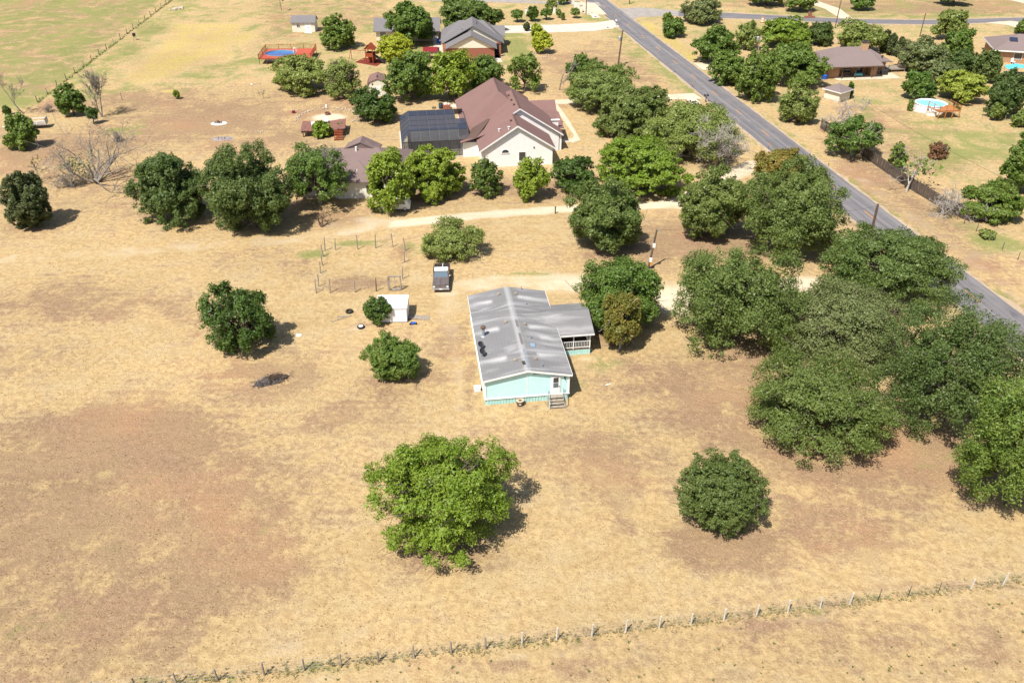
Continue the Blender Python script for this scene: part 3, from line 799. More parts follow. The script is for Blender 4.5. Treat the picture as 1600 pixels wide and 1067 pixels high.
drive('concrete_driveway', [(780, 41), (870, 39), (930, 36), (958, 32)], [(784, 52.5), (870, 51), (930, 49), (968, 42)], .020, MAT['concrete'], 7, .05)
drive('house_driveway', [(790, 158), (880, 156), (960, 151), (1040, 148.5), (1084, 146)], [(790, 164), (880, 163), (960, 158), (1040, 156), (1098, 155)], .020, MAT['dirt_conc'], 8, .05)
drive('house_path', [(866, 165), (880, 188), (897, 212), (893, 218)], [(871, 163), (888, 187), (907, 219), (893, 224)], .024, MAT['dirt_conc'], 9, .03)
drive('house_path', [(868, 219), (895, 216)], [(868, 225), (903, 221)], .028, MAT['dirt_conc'], 9, .0)
drive('side_drive', [(1250, 1), (1290, 15), (1312, 29)], [(1262, -3), (1312, 14), (1332, 29)], .022, MAT['dirt_conc'], 11, .05)
drive('corner_drive', [(1540, 36), (1575, 40), (1600, 47)], [(1580, 33), (1600, 36), (1640, 46)], .022, MAT['dirt_conc'], 12, .05)
drive('gravel_road', [(640, -4), (760, -1), (880, 3), (935, 4)], [(640, 1), (760, 4), (880, 7), (940, 10)], .020, MAT['apron'], 13, .2)
drive('gate_apron', [(905, 3), (930, 6)], [(915, 24), (948, 23)], .022, MAT['dirt_conc'], 14, .1)
drive('top_drive', [(1565, -2), (1620, 10)], [(1585, -6), (1640, 6)], .022, MAT['dirt_conc'], 15, .1)
drive('tree_drive', [(1083, 99), (1120, 98)], [(1098, 110), (1135, 108)], .022, MAT['dirt_conc'], 16, .1)

# ------------------------------------------------------------------ building helpers
def win(parent, c, w, h, n='-y', fm=None, pm=None, mull=(1, 1), fw=.07):
    """window frame proud of a wall, with its pane as a sub-part"""
    fm = fm or MAT['white']
    pm = pm or MAT['glass']
    ax = {'-y': (Vector((1, 0, 0)), Vector((0, -1, 0))), '+y': (Vector((1, 0, 0)), Vector((0, 1, 0))), '-x': (Vector((0, 1, 0)), Vector((-1, 0, 0))), '+x': (Vector((0, 1, 0)), Vector((1, 0, 0)))}[n]
    u, d = ax
    c = Vector(c)
    mb = MB()

    def bar(a0, a1, b0, b1, t):
        q = [c + u * a0 + Vector((0, 0, b0)) - d * .02, c + u * a1 + Vector((0, 0, b0)) - d * .02, c + u * a1 + Vector((0, 0, b1)) - d * .02, c + u * a0 + Vector((0, 0, b1)) - d * .02]
        mb.extr(q, d * (t + .02))
    bar(-w / 2, w / 2, -h / 2 - fw, -h / 2, .06)
    bar(-w / 2, w / 2, h / 2, h / 2 + fw, .055)
    bar(-w / 2 - fw, -w / 2, -h / 2 - fw, h / 2 + fw, .05)
    bar(w / 2, w / 2 + fw, -h / 2 - fw, h / 2 + fw, .05)
    for i in range(1, mull[0]):
        x = -w / 2 + w * i / mull[0]
        bar(x - .025, x + .025, -h / 2, h / 2, .04)
    for i in range(1, mull[1]):
        z = -h / 2 + h * i / mull[1]
        bar(-w / 2, w / 2, z - .025, z + .025, .043)
    f = mb.build('window', fm, parent)
    q = [c + u * -w / 2 + Vector((0, 0, -h / 2)), c + u * w / 2 + Vector((0, 0, -h / 2)), c + u * w / 2 + Vector((0, 0, h / 2)), c + u * -w / 2 + Vector((0, 0, h / 2))]
    MB().extr([p + d * .004 for p in q], d * .014).build('pane', pm, f)
    return f


def gable_y(mb, x0, x1, y0, y1, ze, zr, t=.14, xr=None):          # roof, ridge along y
    xr = (x0 + x1) / 2 if xr is None else xr
    mb.slab([(x0, y0, ze), (xr, y0, zr), (xr, y1, zr), (x0, y1, ze)], t)
    mb.slab([(xr, y0, zr), (x1, y0, ze), (x1, y1, ze), (xr, y1, zr)], t)
    return mb


def gable_x(mb, x0, x1, y0, y1, ze, zr, t=.14, yr=None):          # roof, ridge along x
    yr = (y0 + y1) / 2 if yr is None else yr
    mb.slab([(x0, y0, ze), (x1, y0, ze), (x1, yr, zr), (x0, yr, zr)], t)
    mb.slab([(x0, yr, zr), (x1, yr, zr), (x1, y1, ze), (x0, y1, ze)], t)
    return mb


def hip(mb, x0, x1, y0, y1, ze, zr, inset, along='x', t=.14):
    if along == 'x':
        ym = (y0 + y1) / 2
        a, b_ = (x0 + inset, ym, zr), (x1 - inset, ym, zr)
        mb.slab([(x0, y0, ze), (x1, y0, ze), b_, a], t)
        mb.slab([(x1, y1, ze), (x0, y1, ze), a, b_], t)
        mb.slab([(x0, y1, ze), (x0, y0, ze), a], t)
        mb.slab([(x1, y0, ze), (x1, y1, ze), b_], t)
    else:
        xm = (x0 + x1) / 2
        a, b_ = (xm, y0 + inset, zr), (xm, y1 - inset, zr)
        mb.slab([(x0, y1, ze), (x0, y0, ze), a, b_], t)
        mb.slab([(x1, y0, ze), (x1, y1, ze), b_, a], t)
        mb.slab([(x0, y0, ze), (x1, y0, ze), a], t)
        mb.slab([(x1, y1, ze), (x0, y1, ze), b_], t)
    return mb


def gwall_y(mb, x0, x1, y0, y1, z0, ze, zr, xr=None):             # gabled wall block, ridge along y
    xr = (x0 + x1) / 2 if xr is None else xr
    mb.extr([(x0, y0, z0), (x1, y0, z0), (x1, y0, ze), (xr, y0, zr), (x0, y0, ze)], (0, y1 - y0, 0))
    return mb


def gwall_x(mb, x0, x1, y0, y1, z0, ze, zr, yr=None):
    yr = (y0 + y1) / 2 if yr is None else yr
    mb.extr([(x0, y0, z0), (x0, y1, z0), (x0, y1, ze), (x0, yr, zr), (x0, y0, ze)], (x1 - x0, 0, 0))
    return mb


def rails(parent, pts, z0, z1, mat, post_mat=None, gap=.14, bw=.035, name='baluster', posts=True, plain=False):
    """railing along points: posts, two rails, balusters sharing one mesh"""
    post_mat = post_mat or mat
    base = None
    for a, b_ in zip(pts[:-1], pts[1:]):
        a, b_ = Vector(a), Vector(b_)
        d = b_ - a
        L = d.length
        rz = math.atan2(d.y, d.x)
        m = (a + b_) / 2
        MB().cbox((m.x, m.y, z1), (L, .08, .06), rz).build('rail', mat, parent)
        MB().cbox((m.x, m.y, z0 + .08), (L, .06, .05), rz).build('rail', mat, parent)
        n = max(1, int(L / gap))
        if plain:
            continue
        for i in range(1, n):
            p = a + d * i / n
            if base is None:
                base = MB().box(-bw / 2, bw / 2, -bw / 2, bw / 2, z0 + .05, z1).build(name, mat, parent)
                base.location = (p.x, p.y, 0)
            else:
                part_copy(base, parent, (p.x, p.y, 0))
    if posts:
        for p in pts:
            MB().cbox((p[0], p[1], (z0 + z1 + .12) / 2), (.11, .11, z1 - z0 + .12)).build('post', post_mat, parent)


# ------------------------------------------------------------------ turquoise manufactured home
home = thing('manufactured_home', 'turquoise manufactured home with weathered grey roof in the middle of the lot', 'house', (0.44, 74.43, 0), 7.5)
SL = 0.2
RZ = 3.86


def hroof(x):
    return RZ - SL * abs(x)


gwall_y(MB(), -4.06, 4.06, -7.9, 7.9, .68, hroof(4.06) - .12, RZ - .12).build('wall', MAT['turq'], home)
mb = MB()
n = 118
per = [(-4.03, -7.87), (4.03, -7.87), (4.03, 7.87), (-4.03, 7.87)]
for i in range(4):
    a, b_ = Vector(per[i]), Vector(per[(i + 1) % 4])
    L = (b_ - a).length
    k = int(L / .14)
    nrm = Vector(((b_ - a).y, -(b_ - a).x)) / L
    for j in range(k):
        o = nrm * (.05 if j % 2 else .0)
        p, q = a + (b_ - a) * j / k + o, a + (b_ - a) * (j + 1) / k + o
        mb.extr([(p.x, p.y, 0), (q.x, q.y, 0), (q.x, q.y, .69), (p.x, p.y, .69)], (-nrm.x * .06, -nrm.y * .06, 0))
mb.build('skirting', MAT['turq_skirt'], home)
mb = MB()
mb.box(-4.14, 4.14, -7.99, -7.90, .66, .74).box(4.06, 4.14, -7.9, 7.9, .66, .74).box(-4.14, -4.06, -7.9, 7.9, .66, .74)
mb.box(-4.10, -3.95, -7.96, -7.90, .74, 2.9).box(3.95, 4.10, -7.96, -7.90, .74, 2.9).box(-.03, .03, -7.93, -7.90, .74, 3.6)
mb.build('trim', MAT['white'], home)
for i in range(-6, 7):
    if i:
        x = i * .61
        MB().box(x - .014, x + .014, -7.912, -7.90, .74, hroof(x) - .2).build('siding_batten', MAT['turq'], home)
rf = gable_y(MB(), -4.3, 4.3, -8.15, 8.15, hroof(4.3), RZ, .10).build('roof', MAT['grey_roof'], home)
mb = MB()
for s in (-1, 1):
    mb.extr([(0, -8.19, RZ - .01), (s * 4.3, -8.19, hroof(4.3) - .01), (s * 4.3, -8.19, hroof(4.3) - .20), (0, -8.19, RZ - .20)], (0, .035, 0))
    mb.extr([(s * 4.335, -8.15, hroof(4.3)), (s * 4.335, 8.15, hroof(4.3)), (s * 4.335, 8.15, hroof(4.3) - .16), (s * 4.335, -8.15, hroof(4.3) - .16)], (-s * .03, 0, 0))
mb.build('fascia', MAT['white'], rf)


def hp(x, y):                                     # point on the roof read off the photograph
    z = 3.4
    for _ in range(6):
        p = loc_of(home, 700 + x / 4.64, 420 + y / 4.64, z)
        z = hroof(p.x)
    return Vector((p.x, p.y, z))


for x, y in [(367, 187), (490, 183), (420, 388), (555, 403), (490, 663), (633, 655)]:
    p = hp(x, y)
    o = MB().box(-.19, .19, -.19, .19, 0.005, .10).box(-.15, .15, -.15, .15, .10, .16).build('roof_vent', MAT['wood_grey'], rf)
    o.location = p + Vector((0, 0, .02))
    o.rotation_euler = (0, SL * (1 if p.x > 0 else -1), 0)
for x, y in [(530, 152), (565, 260), (683, 708), (600, 505)]:
    p = hp(x, y)
    MB().tube(p, p + Vector((0, 0, .42)), .05, .05, 8).build('vent_pipe', MAT['steel'], rf)
p = hp(613, 556)
o = MB().box(-.22, .22, -.28, .28, .0, .10).build('skylight', glass_mat('skylight_glass', (.25, .34, .45), .1), rf)
o.location = p
o.rotation_euler = (0, SL, 0)
p = hp(256, 488)
ch = MB().tube(p - Vector((0, 0, .1)), p + Vector((0, 0, .95)), .15, .15, 12).lathe([(.3, 0), (.17, .08)], p, 12).build('flue', MAT['steel'], rf)
MB().lathe([(.25, .95), (.27, 1.0), (.27, 1.14), (.1, 1.22)], p, 12).build('flue_cap', MAT['wood_brown'], home)
for x, y in [(228, 580), (240, 632)]:
    p = hp(x, y)
    mb = MB().tube(p, p + Vector((.1, -.15, .55)), .03, .03, 6)
    mb.build('dish_mast', MAT['steel'], rf)
    d = MB().lathe([(.02, .0), (.2, .04), (.33, .12), (.34, .13), (.2, .06)], (0, 0, 0), 16).build('satellite_dish', MAT['black'], rf)
    d.location = p + Vector((.1, -.1, .55))
    d.rotation_euler = (R_(30), R_(28), 0)
for x, y, L in [(490, 395, 1.3), (520, 505, 2.0), (552, 600, 1.0), (565, 655, .9), (575, 695, .8)]:
    p = hp(x, y)
    MB().slab([(-.02, p.y - L / 2, RZ + .03), (.02, p.y - L / 2, RZ + .032), (.24, p.y - L / 2, RZ - .01), (.24, p.y + L / 2, RZ - .01), (.02, p.y + L / 2, RZ + .032), (-.02, p.y + L / 2, RZ + .03)], .02).build('ridge_cap', MAT['slate_roof'] if L > 1 else MAT['steel'], rf)
p = hp(556, 682)
MB().cbox((p.x - .1, p.y, p.z + .05), (.3, .55, .05), .1).build('loose_shingle', MAT['char'], rf)
# door in the gable end
dr = MB().box(2.28, 3.22, -7.965, -7.90, .76, 2.86).build('door', MAT['white'], home)
MB().box(2.36, 3.14, -7.985, -7.965, .80, 2.80).build('storm_door', MAT['white_metal'], dr)
for z0, z1 in ((1.52, 2.05), (2.11, 2.66)):
    MB().box(2.50, 3.00, -7.998, -7.985, z0, z1).build('door_pane', MAT['windshield'] if z0 < 2 else MAT['glass'], dr)
MB().cbox((3.08, -8.01, 1.65), (.05, .05, .12)).build('handle', MAT['black'], dr)
MB().cbox((3.62, -7.96, 2.55), (.12, .1, .2)).tube((3.62, -7.99, 2.5), (3.62, -8.12, 2.4), .03).build('wall_light', MAT['black'], home)
mb = MB().box(.55, 1.5, -7.935, -7.90, 3.22, 3.46)
mb.build('gable_vent', MAT['slate_roof'], home)
win(home, (-4.06, 2.0, 1.9), .9, 1.1, '-x')
win(home, (-4.06, -3.0, 1.9), .9, 1.1, '-x')
win(home, (4.06, -4.0, 1.9), .9, 1.1, '+x')
# porch
PX0, PX1, PY0, PY1 = 4.07, 7.75, -.45, 5.2
mb = MB().box(PX0, PX1, PY0, PY1, .62, .74)
mb.build('porch_floor', MAT['wood_brown'], home)
mb = MB()
k = 26
for j in range(k):
    x0, x1 = PX0 + (PX1 - PX0) * j / k, PX0 + (PX1 - PX0) * (j + 1) / k
    o = .03 * (j % 2)
    mb.box(x0, x1, PY0 + .02 - o, PY0 + .06, .0, .618)
for j in range(38):
    y0, y1 = PY0 + (PY1 - PY0) * j / 38, PY0 + (PY1 - PY0) * (j + 1) / 38
    o = .03 * (j % 2)
    mb.box(PX1 - .06, PX1 - .02 + o, y0, y1, .0, .618)
mb.build('porch_skirting', MAT['turq_skirt'], home)
PR, PZ, PE = 2.4, 3.72, 2.66
mb = MB()
xin = lambda y: max(0.35, min(4.12, (RZ - (PZ - (PZ - PE) * abs(y - PR) / 3.1)) / SL))
mb.slab([(xin(-.75), -.75, PE), (8.05, -.75, PE), (8.05, PR, PZ), (xin(PR), PR, PZ)], .10)
mb.slab([(xin(PR), PR, PZ), (8.05, PR, PZ), (8.05, 5.55, PE), (xin(5.55), 5.55, PE)], .10)
pr_ = mb.build('porch_roof', MAT['grey_roof'], home)
MB().box(4.35, 8.06, -.79, -.755, PE - .17, PE - .01).build('fascia', MAT['white'], pr_)
MB().extr([(7.7, -.45, PE - .05), (7.7, 5.2, PE - .05), (7.7, PR, PZ - .15)], (.06, 0, 0)).build('porch_gable', MAT['turq'], home)
for x, y in [(4.2, -.4), (5.95, -.4), (7.68, -.4), (7.68, 2.4), (7.68, 5.1)]:
    MB().cbox((x, y, 1.68), (.11, .11, 1.86)).build('porch_post', MAT['white'], home)
rails(home, [(4.3, -.4, 0), (5.9, -.4, 0)], .80, 1.62, MAT['white'], gap=.16, posts=False)
rails(home, [(6.0, -.4, 0), (7.62, -.4, 0)], .80, 1.62, MAT['white'], gap=.16, posts=False)
rails(home, [(7.68, -.3, 0), (7.68, 2.3, 0)], .80, 1.62, MAT['white'], gap=.16, posts=False)
dd_ = MB().box(4.05, 4.10, 1.7, 2.6, .78, 2.75).build('porch_door', MAT['white'], home)
# steps
st = thing('wooden_steps', 'weathered wooden steps with side rails at the gable end door of the turquoise home', 'steps', home.matrix_basis @ Vector((2.72, -7.99, 0)), 7.5)
for i in range(4):
    z = .66 - i * .165
    MB().box(-.68, .68, -.46 - i * .30 - (0 if i else 0), -.16 - i * .30 + (.14 if i == 0 else 0), z - .05, z).build('tread', MAT['wood_grey'], st)
for s in (-1, 1):
    MB().extr([(s * .70, -.02, 0), (s * .70, -1.4, 0), (s * .70, -1.4, .14), (s * .70, -.3, .62), (s * .70, -.02, .62)], (s * .05, 0, 0)).build('stringer', MAT['wood_grey'], st)
    for y, z in ((-.1, 1.5), (-1.35, .95)):
        MB().tube((s * .78, y, 0), (s * .78, y, z), .035, .035, 6).build('rail_post', MAT['turq'] if s < 0 else MAT['steel'], st)
    MB().tube((s * .78, -.1, 1.5), (s * .78, -1.35, .95), .035, .035, 6).build('handrail', MAT['steel'], st)
# half barrel planter
bp = G(812.7, 631)
t = thing('barrel_planter', 'brown half barrel planter with pale rim in front of the turquoise wall', 'planter', (bp.x, bp.y - .15, 0))
MB().lathe([(.30, 0), (.36, .2), (.38, .36), (.36, .55), (.31, .55), (.31, .5)], (0, 0, 0), 18).build('barrel', MAT['wood_brown'], t, True)
MB().lathe([(.362, .55), (.39, .55), (.39, .60), (.33, .60), (.33, .50)], (0, 0, 0), 18).build('rim', MAT['stone'], t)
MB().lathe([(.3, .5), (.31, .53), (.1, .56)], (0, 0, 0), 14).build('soil', MAT['soil'], t)
MB().cbox((0, -.37, .3), (.16, .03, .1)).build('plate', MAT['white'], t)
bp = G(746, 610)
tag(MB().cbox((bp.x, bp.y, .21), (.62, .5, .42), R_(7)).cbox((bp.x, bp.y, .44), (.68, .56, .05), R_(7)).build('utility_box', MAT['white_metal'], bevel=.02), 'small white box on the grass left of the turquoise home', 'box')
bp = G(1158, 0)
# ------------------------------------------------------------------ white metal shed
sh = thing('metal_shed', 'plain white metal shed with low roof behind a small dark tree', 'shed', (-13.35, 82.65, 0), 1.0)
W, D = 1.68, 1.42
gwall_x(MB(), -W, W, -D, D, .08, 1.82, 2.02).build('wall', MAT['white_metal'], sh)
MB().box(-W - .02, W + .02, -D - .02, D + .02, .0, .08).build('skid', MAT['wood_dark'], sh)
gable_x(MB(), -W - .08, W + .08, -D - .08, D + .08, 1.86, 2.08, .05).build('roof', MAT['white_metal'], sh)
mb = MB()
for i in range(9):
    x = -W + .02 + i * (2 * W - .04) / 8
    mb.box(x - .018, x + .018, -D - .018, -D, .1, 1.8)
mb.build('wall_rib', MAT['white_metal'], sh)
MB().box(W, W + .03, -.5, .5, .1, 1.75).build('door', MAT['white'], sh)
rp = G(656, 497)
tag(MB().slab([(-11.62, 81.85, .17), (-9.25, 81.75, .045), (-9.25, 82.65, .045), (-11.62, 82.65, .17)], .04).build('plank_ramp', MAT['wood_grey']), 'flat grey board ramp lying at the white shed door', 'ramp')

# ------------------------------------------------------------------ white house with brown hip and gable roof
wh = thing('white_house', 'large white stucco house with steep brown shingled gables', 'house', (0.85, 128.15, 0), 7.5)
mb = MB()
gwall_y(mb, -5.55, 5.55, 0, 7.6, 0, 2.85, 6.4)
gwall_y(mb, -5.6, 7.6, 5.85, 15.5, 0, 2.75, 7.1, 1.15)
mb.box(-8.1, -5.6, 4.9, 13.0, 0, 2.4)
mb.box(-7.4, 5.0, 15.5, 25.0, 0, 2.75).box(4.9, 8.4, 15.6, 20.4, 0, 2.7).box(4.5, 7.5, 9.5, 15.5, 0, 2.6)
mb.build('wall', MAT['white'], wh)
LP = lambda x: 6.62 + .6387 * x                    # one long left slope carries both gables
mb = MB()
mb.slab([(-5.95, -.42, LP(-5.95)), (0, -.42, 6.62), (0, 5.45, 6.62), (1.15, 5.45, LP(1.15)), (1.15, 13.2, LP(1.15)), (-5.95, 13.2, LP(-5.95))], .16)
mb.slab([(0, -.42, 6.62), (5.95, -.42, 2.82), (5.95, 8.4, 2.82), (0, 8.4, 6.62)], .16)
rf = mb.build('roof', MAT['brown_roof'], wh)
MB().slab([(1.15, 5.45, 7.36), (8.25, 5.45, 2.84), (8.25, 13.2, 2.84), (1.15, 13.2, 7.36)], .16).build('roof', MAT['brown_roof'], wh)
MB().slab([(-8.5, 4.4, 2.55), (-4.6, 4.4, 3.74), (-4.6, 13.2, 3.74), (-8.5, 13.2, 2.55)], .14).build('patio_roof', MAT['brown_roof'], wh)
mb = MB()
mb.slab([(-5.95, 13.2, 2.82), (1.15, 13.2, 7.36), (1.15, 15.4, 7.40), (-6, 22.8, 2.84)], .16)
mb.slab([(1.15, 13.2, 7.36), (8.25, 13.2, 2.84), (8.25, 16.0, 2.84), (5.4, 21, 2.84), (1.15, 15.4, 7.40)], .16)
mb.slab([(1.15, 15.4, 7.40), (5.4, 21, 2.84), (-3, 21, 2.84)], .16)
mb.build('roof', MAT['brown_roof'], wh)
hip(MB(), -7.8, 5.3, 8.8, 25.6, 2.86, 7.9, 4.2, 'y', .16).build('roof', MAT['brown_roof'], wh)
gable_x(MB(), 3.2, 9.0, 15.4, 20.8, 2.8, 4.6, .14).build('roof', MAT['brown_roof'], wh)
MB().slab([(5.2, 9.0, 2.72), (9.0, 9.0, 2.72), (9.0, 14.2, 3.7), (5.2, 14.2, 4.4)], .14).build('porch_roof', MAT['brown_roof'], wh)
mb = MB()
for s in (-1, 1):
    mb.extr([(0, -.46, 6.60), (s * 5.95, -.46, 2.80), (s * 5.95, -.46, 2.56), (0, -.46, 6.34)], (0, .04, 0))
mb.build('fascia', MAT['white'], wh)
mb = MB()
mb.extr([(1.15, 5.41, 7.35), (8.25, 5.41, 2.82), (8.25, 5.41, 2.58), (1.15, 5.41, 7.14)], (0, .04, 0))
mb.extr([(1.15, 5.41, 7.36), (.02, 5.41, 6.63), (.02, 5.41, 6.45), (1.15, 5.41, 7.12)], (0, .04, 0))
MB().extr([(-8.5, 4.36, 2.54), (-4.6, 4.36, 3.73), (-4.6, 4.36, 3.60), (-8.5, 4.36, 2.41)], (0, .035, 0)).build('patio_fascia', MAT['dark_patch'], wh)
mb.build('fascia', MAT['white'], wh)
mb = MB()
mb.box(7.0, 8.0, 8.9, 9.05, 2.75, 4.05).box(6.8, 8.2, 8.75, 9.2, 4.05, 4.15)
mb.build('parapet', MAT['white'], wh)
for x, y in ((7.9, 6.1), (7.9, 9.3)):
    MB().cbox((x, y, 1.35), (.32, .32, 2.7)).build('porch_column', MAT['white'], wh)
for y0, y1, x, z in ((-.3, 5.0, 0, 6.64), (5.5, 15.2, 1.15, 7.44)):
    MB().extr([(x - .16, y0, z - .09), (x, y0, z + .02), (x + .16, y0, z - .09)], (0, y1 - y0, 0)).build('ridge_cap', MAT['dark_patch'], wh)
MB().extr([(-1.41, 13, 7.82), (-1.25, 13, 7.93), (-1.09, 13, 7.82)], (0, 8.4, 0)).build('ridge_cap', MAT['dark_patch'], wh)
f = win(wh, (.75, 0, 1.55), 1.0, 1.35, '-y', MAT['stucco'], MAT['glass'])
mb = MB()
pts = [(-1.9 + .55 * math.cos(a), -.01, 2.25 + .5 * math.sin(a)) for a in np.linspace(0, math.pi, 12)]
f = MB().extr([(p[0] * 1.0 + (p[0] + 1.9) * .12, p[1], p[2] + .06 * (p[2] > 2.3)) for p in pts], (0, -.04, 0)).build('arched_window', MAT['white'], wh)
MB().extr([(p[0], -.052, p[2]) for p in pts], (0, -.012, 0)).build('pane', MAT['glass'], f)
MB().box(-2.6, -1.2, -.08, -.002, 2.10, 2.20).build('sill', MAT['white'], f)
MB().cbox((2.6, -.05, 2.9), (.2, .08, .2)).build('wall_lamp', MAT['black'], wh)


def wroof(px, py, z=5.0):
    p = loc_of(wh, 600 + px / 5.333, 110 + py / 5.333, z)
    return p


def wz(x, y):                                      # height of the slopes that carry vents
    if x > 1.15:
        return 7.36 - (x - 1.15) * .6366
    if y < 5.45 and x > 0:
        return 6.62 - x * .6387
    return max(LP(x), 3.74 + (x + 4.6) * .305 if y > 4.4 else 0)


for px, py, m_ in [(880, 145, 'rust'), (905, 197, 'rust'), (1035, 218, 'rust'), (1058, 257, 'rust'), (1080, 295, 'rust'), (835, 357, 'white'), (795, 280, 'white'), (767, 428, 'rust'), (960, 508, 'white'), (1055, 428, 'rust'), (1040, 490, 'white')]:
    z = 5.5
    for _ in range(8):
        p = wroof(px, py, z)
        z = wz(p.x, p.y) + .02
    MB().tube((p.x, p.y, z - .1), (p.x, p.y, z + .32), .12, .12, 8).lathe([(.2, .3), (.22, .36), (.05, .42)], (p.x, p.y, z), 8).build('roof_vent', MAT[m_] if m_ == 'white' else MAT['brown_roof'], wh)
for q in ([(885, 405), (795, 405), (660, 578), (770, 560)],):
    vs_ = []
    for px, py in q:
        z = 4.5
        for _ in range(12):
            p = wroof(px, py, z)
            z = z * .4 + .6 * (wz(p.x, max(p.y, 5.6)) + .03)
        vs_.append((p.x, p.y, z))
    MB().slab(vs_, .015).build('replaced_shingles', MAT['dark_patch'], wh)

# screened pool enclosure
cg = thing('pool_enclosure', 'dark screened pool enclosure attached to the white house', 'screen enclosure', (-17.4, 131.0, 0), 8.0)
CW, CD, CH, CT = 10.6, 13.0, 2.75, 4.05
IN = 1.45
nbx, nby = 7, 6
fr = MB()


def bar3(a, b_, r=.05):
    fr.tube(a, b_, r, r, 4)


xs = [IN + (CW - IN) * i / (nbx - 1) for i in range(nbx)]
ysb = [IN + (CD - 2 * IN) * i / 4 for i in range(5)]
for x in xs:
    bar3((x, IN, CT), (x, CD - IN, CT), .04)
for y in ysb:
    bar3((IN, y, CT), (CW, y, CT), .035)
bar3((0, 0, CH), (CW, 0, CH)), bar3((0, 0, CH), (0, CD, CH)), bar3((0, CD, CH), (CW, CD, CH))
bar3((0, 0, CH), (IN, IN, CT)), bar3((0, CD, CH), (IN, CD - IN, CT))
for x in xs[1:]:
    bar3((x, 0, CH), (x, IN, CT), .04)
    bar3((x, CD, CH), (x, CD - IN, CT), .04)
fx = [CW * i / 7 for i in range(8)]
for x in fx:
    bar3((x, 0, 0), (x, 0, CH), .05)
    bar3((x, CD, 0), (x, CD, CH), .05)
bar3((0, 0, 1.0), (CW, 0, 1.0), .04)
bar3((0, 0, .05), (CW, 0, .05), .06)
for y in [CD * i / 6 for i in range(1, 6)]:
    bar3((0, y, 0), (0, y, CH), .05)
    bar3((0, y, CH), (IN, min(max(y, IN), CD - IN), CT), .04)
bar3((0, 0, 1.0), (0, CD, 1.0), .04)
bar3((1.5, 0, 1.0), (3.0, 0, CH), .03)
fr.build('frame', MAT['dark_metal'], cg)
ridge_m = MB()
for x in xs:
    ridge_m.box(x - .03, x + .03, IN, CD - IN, CT + .045, CT + .06)
ridge_m.build('roof_batten', M('pale_batten', (.11, .11, .125), None, 2, .5), cg)


def pan(pts, m_):
    MB().add(pts, [tuple(range(len(pts)))]).build('screen_panel', m_, cg)


for i in range(nbx - 1):
    for j in range(4):
        if i == nbx - 2 and j >= 2:
            continue
        pan([(xs[i], ysb[j], CT - .01), (xs[i + 1], ysb[j], CT - .01), (xs[i + 1], ysb[j + 1], CT - .01), (xs[i], ysb[j + 1], CT - .01)], MAT['screen'])
    pan([(xs[i], 0, CH), (xs[i + 1], 0, CH), (xs[i + 1], IN, CT - .01), (xs[i], IN, CT - .01)], MAT['screen_side'])
    pan([(xs[i], CD, CH), (xs[i + 1], CD, CH), (xs[i + 1], CD - IN, CT - .01), (xs[i], CD - IN, CT - .01)], MAT['screen'])
for j in range(4):
    y0, y1 = CD * j / 4, CD * (j + 1) / 4
    pan([(0, y0, CH), (0, y1, CH), (IN, min(max(y1, IN), CD - IN), CT - .01), (IN, min(max(y0, IN), CD - IN), CT - .01)], MAT['screen'])
    pan([(0, y0, .05), (0, y1, .05), (0, y1, CH), (0, y0, CH)], MAT['screen_side'])
for i in range(7):
    pan([(fx[i], 0, .05), (fx[i + 1], 0, .05), (fx[i + 1], 0, CH), (fx[i], 0, CH)], MAT['screen_side'])
MB().box(-.25, CW + .25, -.25, CD + .25, .03, .10).build('pool_deck', MAT['concrete'], cg)
pl = MB().lathe([(2.45, .1), (2.45, .16), (2.2, .16)], (3.1, 5.6, 0), 26, 1.0, 1.7).build('pool_coping', MAT['stone'], cg)
MB().lathe([(2.2, .125), (2.2, .13)], (3.1, 5.6, 0), 26, 1.0, 1.7).build('pool_water', MAT['pool_blue'], cg)

# ------------------------------------------------------------------ cottage
ct = thing('cottage', 'small white cottage with brown hip roof half hidden by trees', 'house', (-23.2, 115.9, 0), 1.0)
mb = MB().box(-8.0, 7.6, 0, 11.5, 0, 2.6)
mb.add([(-1.9, -.5, 0), (3.6, -.5, 0), (3.6, -.5, 2.6), (-1.9, -.5, 2.6), (-3.1, .5, 0), (-3.1, .5, 2.6), (4.4, .5, 0), (4.4, .5, 2.6)], [(0, 1, 2, 3), (4, 0, 3, 5), (1, 6, 7, 2), (5, 3, 2, 7)])
mb.build('wall', MAT['stucco'], ct)
MB().box(-8.02, 7.62, -.03, 11.52, 0, .3).build('plinth', MAT['stone'], ct)
hip(MB(), -8.5, 8.1, -.3, 12.0, 2.75, 5.35, 4.6, 'x', .16).build('roof', MAT['greybrown_roof'], ct)
mb = MB()
mb.slab([(-3.5, .0, 2.72), (-2.1, -1.0, 2.72), (.9, 3.2, 4.3), (.9, 3.8, 4.4)], .14)
mb.slab([(-2.1, -1.0, 2.72), (3.9, -1.0, 2.72), (.9, 3.2, 4.3)], .14)
mb.slab([(3.9, -1.0, 2.72), (4.8, .0, 2.72), (.9, 3.8, 4.4), (.9, 3.2, 4.3)], .14)
mb.build('bay_roof', MAT['greybrown_roof'], ct)
mb = MB()
mb.slab([(-1.5, 5.6, 5.3), (1.0, 5.6, 6.25), (1.0, 8.4, 6.25), (-1.5, 10, 4.6)], .14)
mb.slab([(1.0, 5.6, 6.25), (3.6, 5.6, 5.0), (3.6, 10, 4.3), (1.0, 8.4, 6.25)], .14)
mb.build('roof_peak', MAT['greybrown_roof'], ct)
MB().extr([(-1.4, 5.7, 5.2), (3.5, 5.7, 4.95), (1.0, 5.7, 6.1)], (0, 1, 0)).build('gable', MAT['greybrown_roof'], ct)
MB().tube((.4, 5.2, 5.0), (.4, 5.2, 5.7), .15, .15, 8).build('roof_vent', MAT['white'], ct)
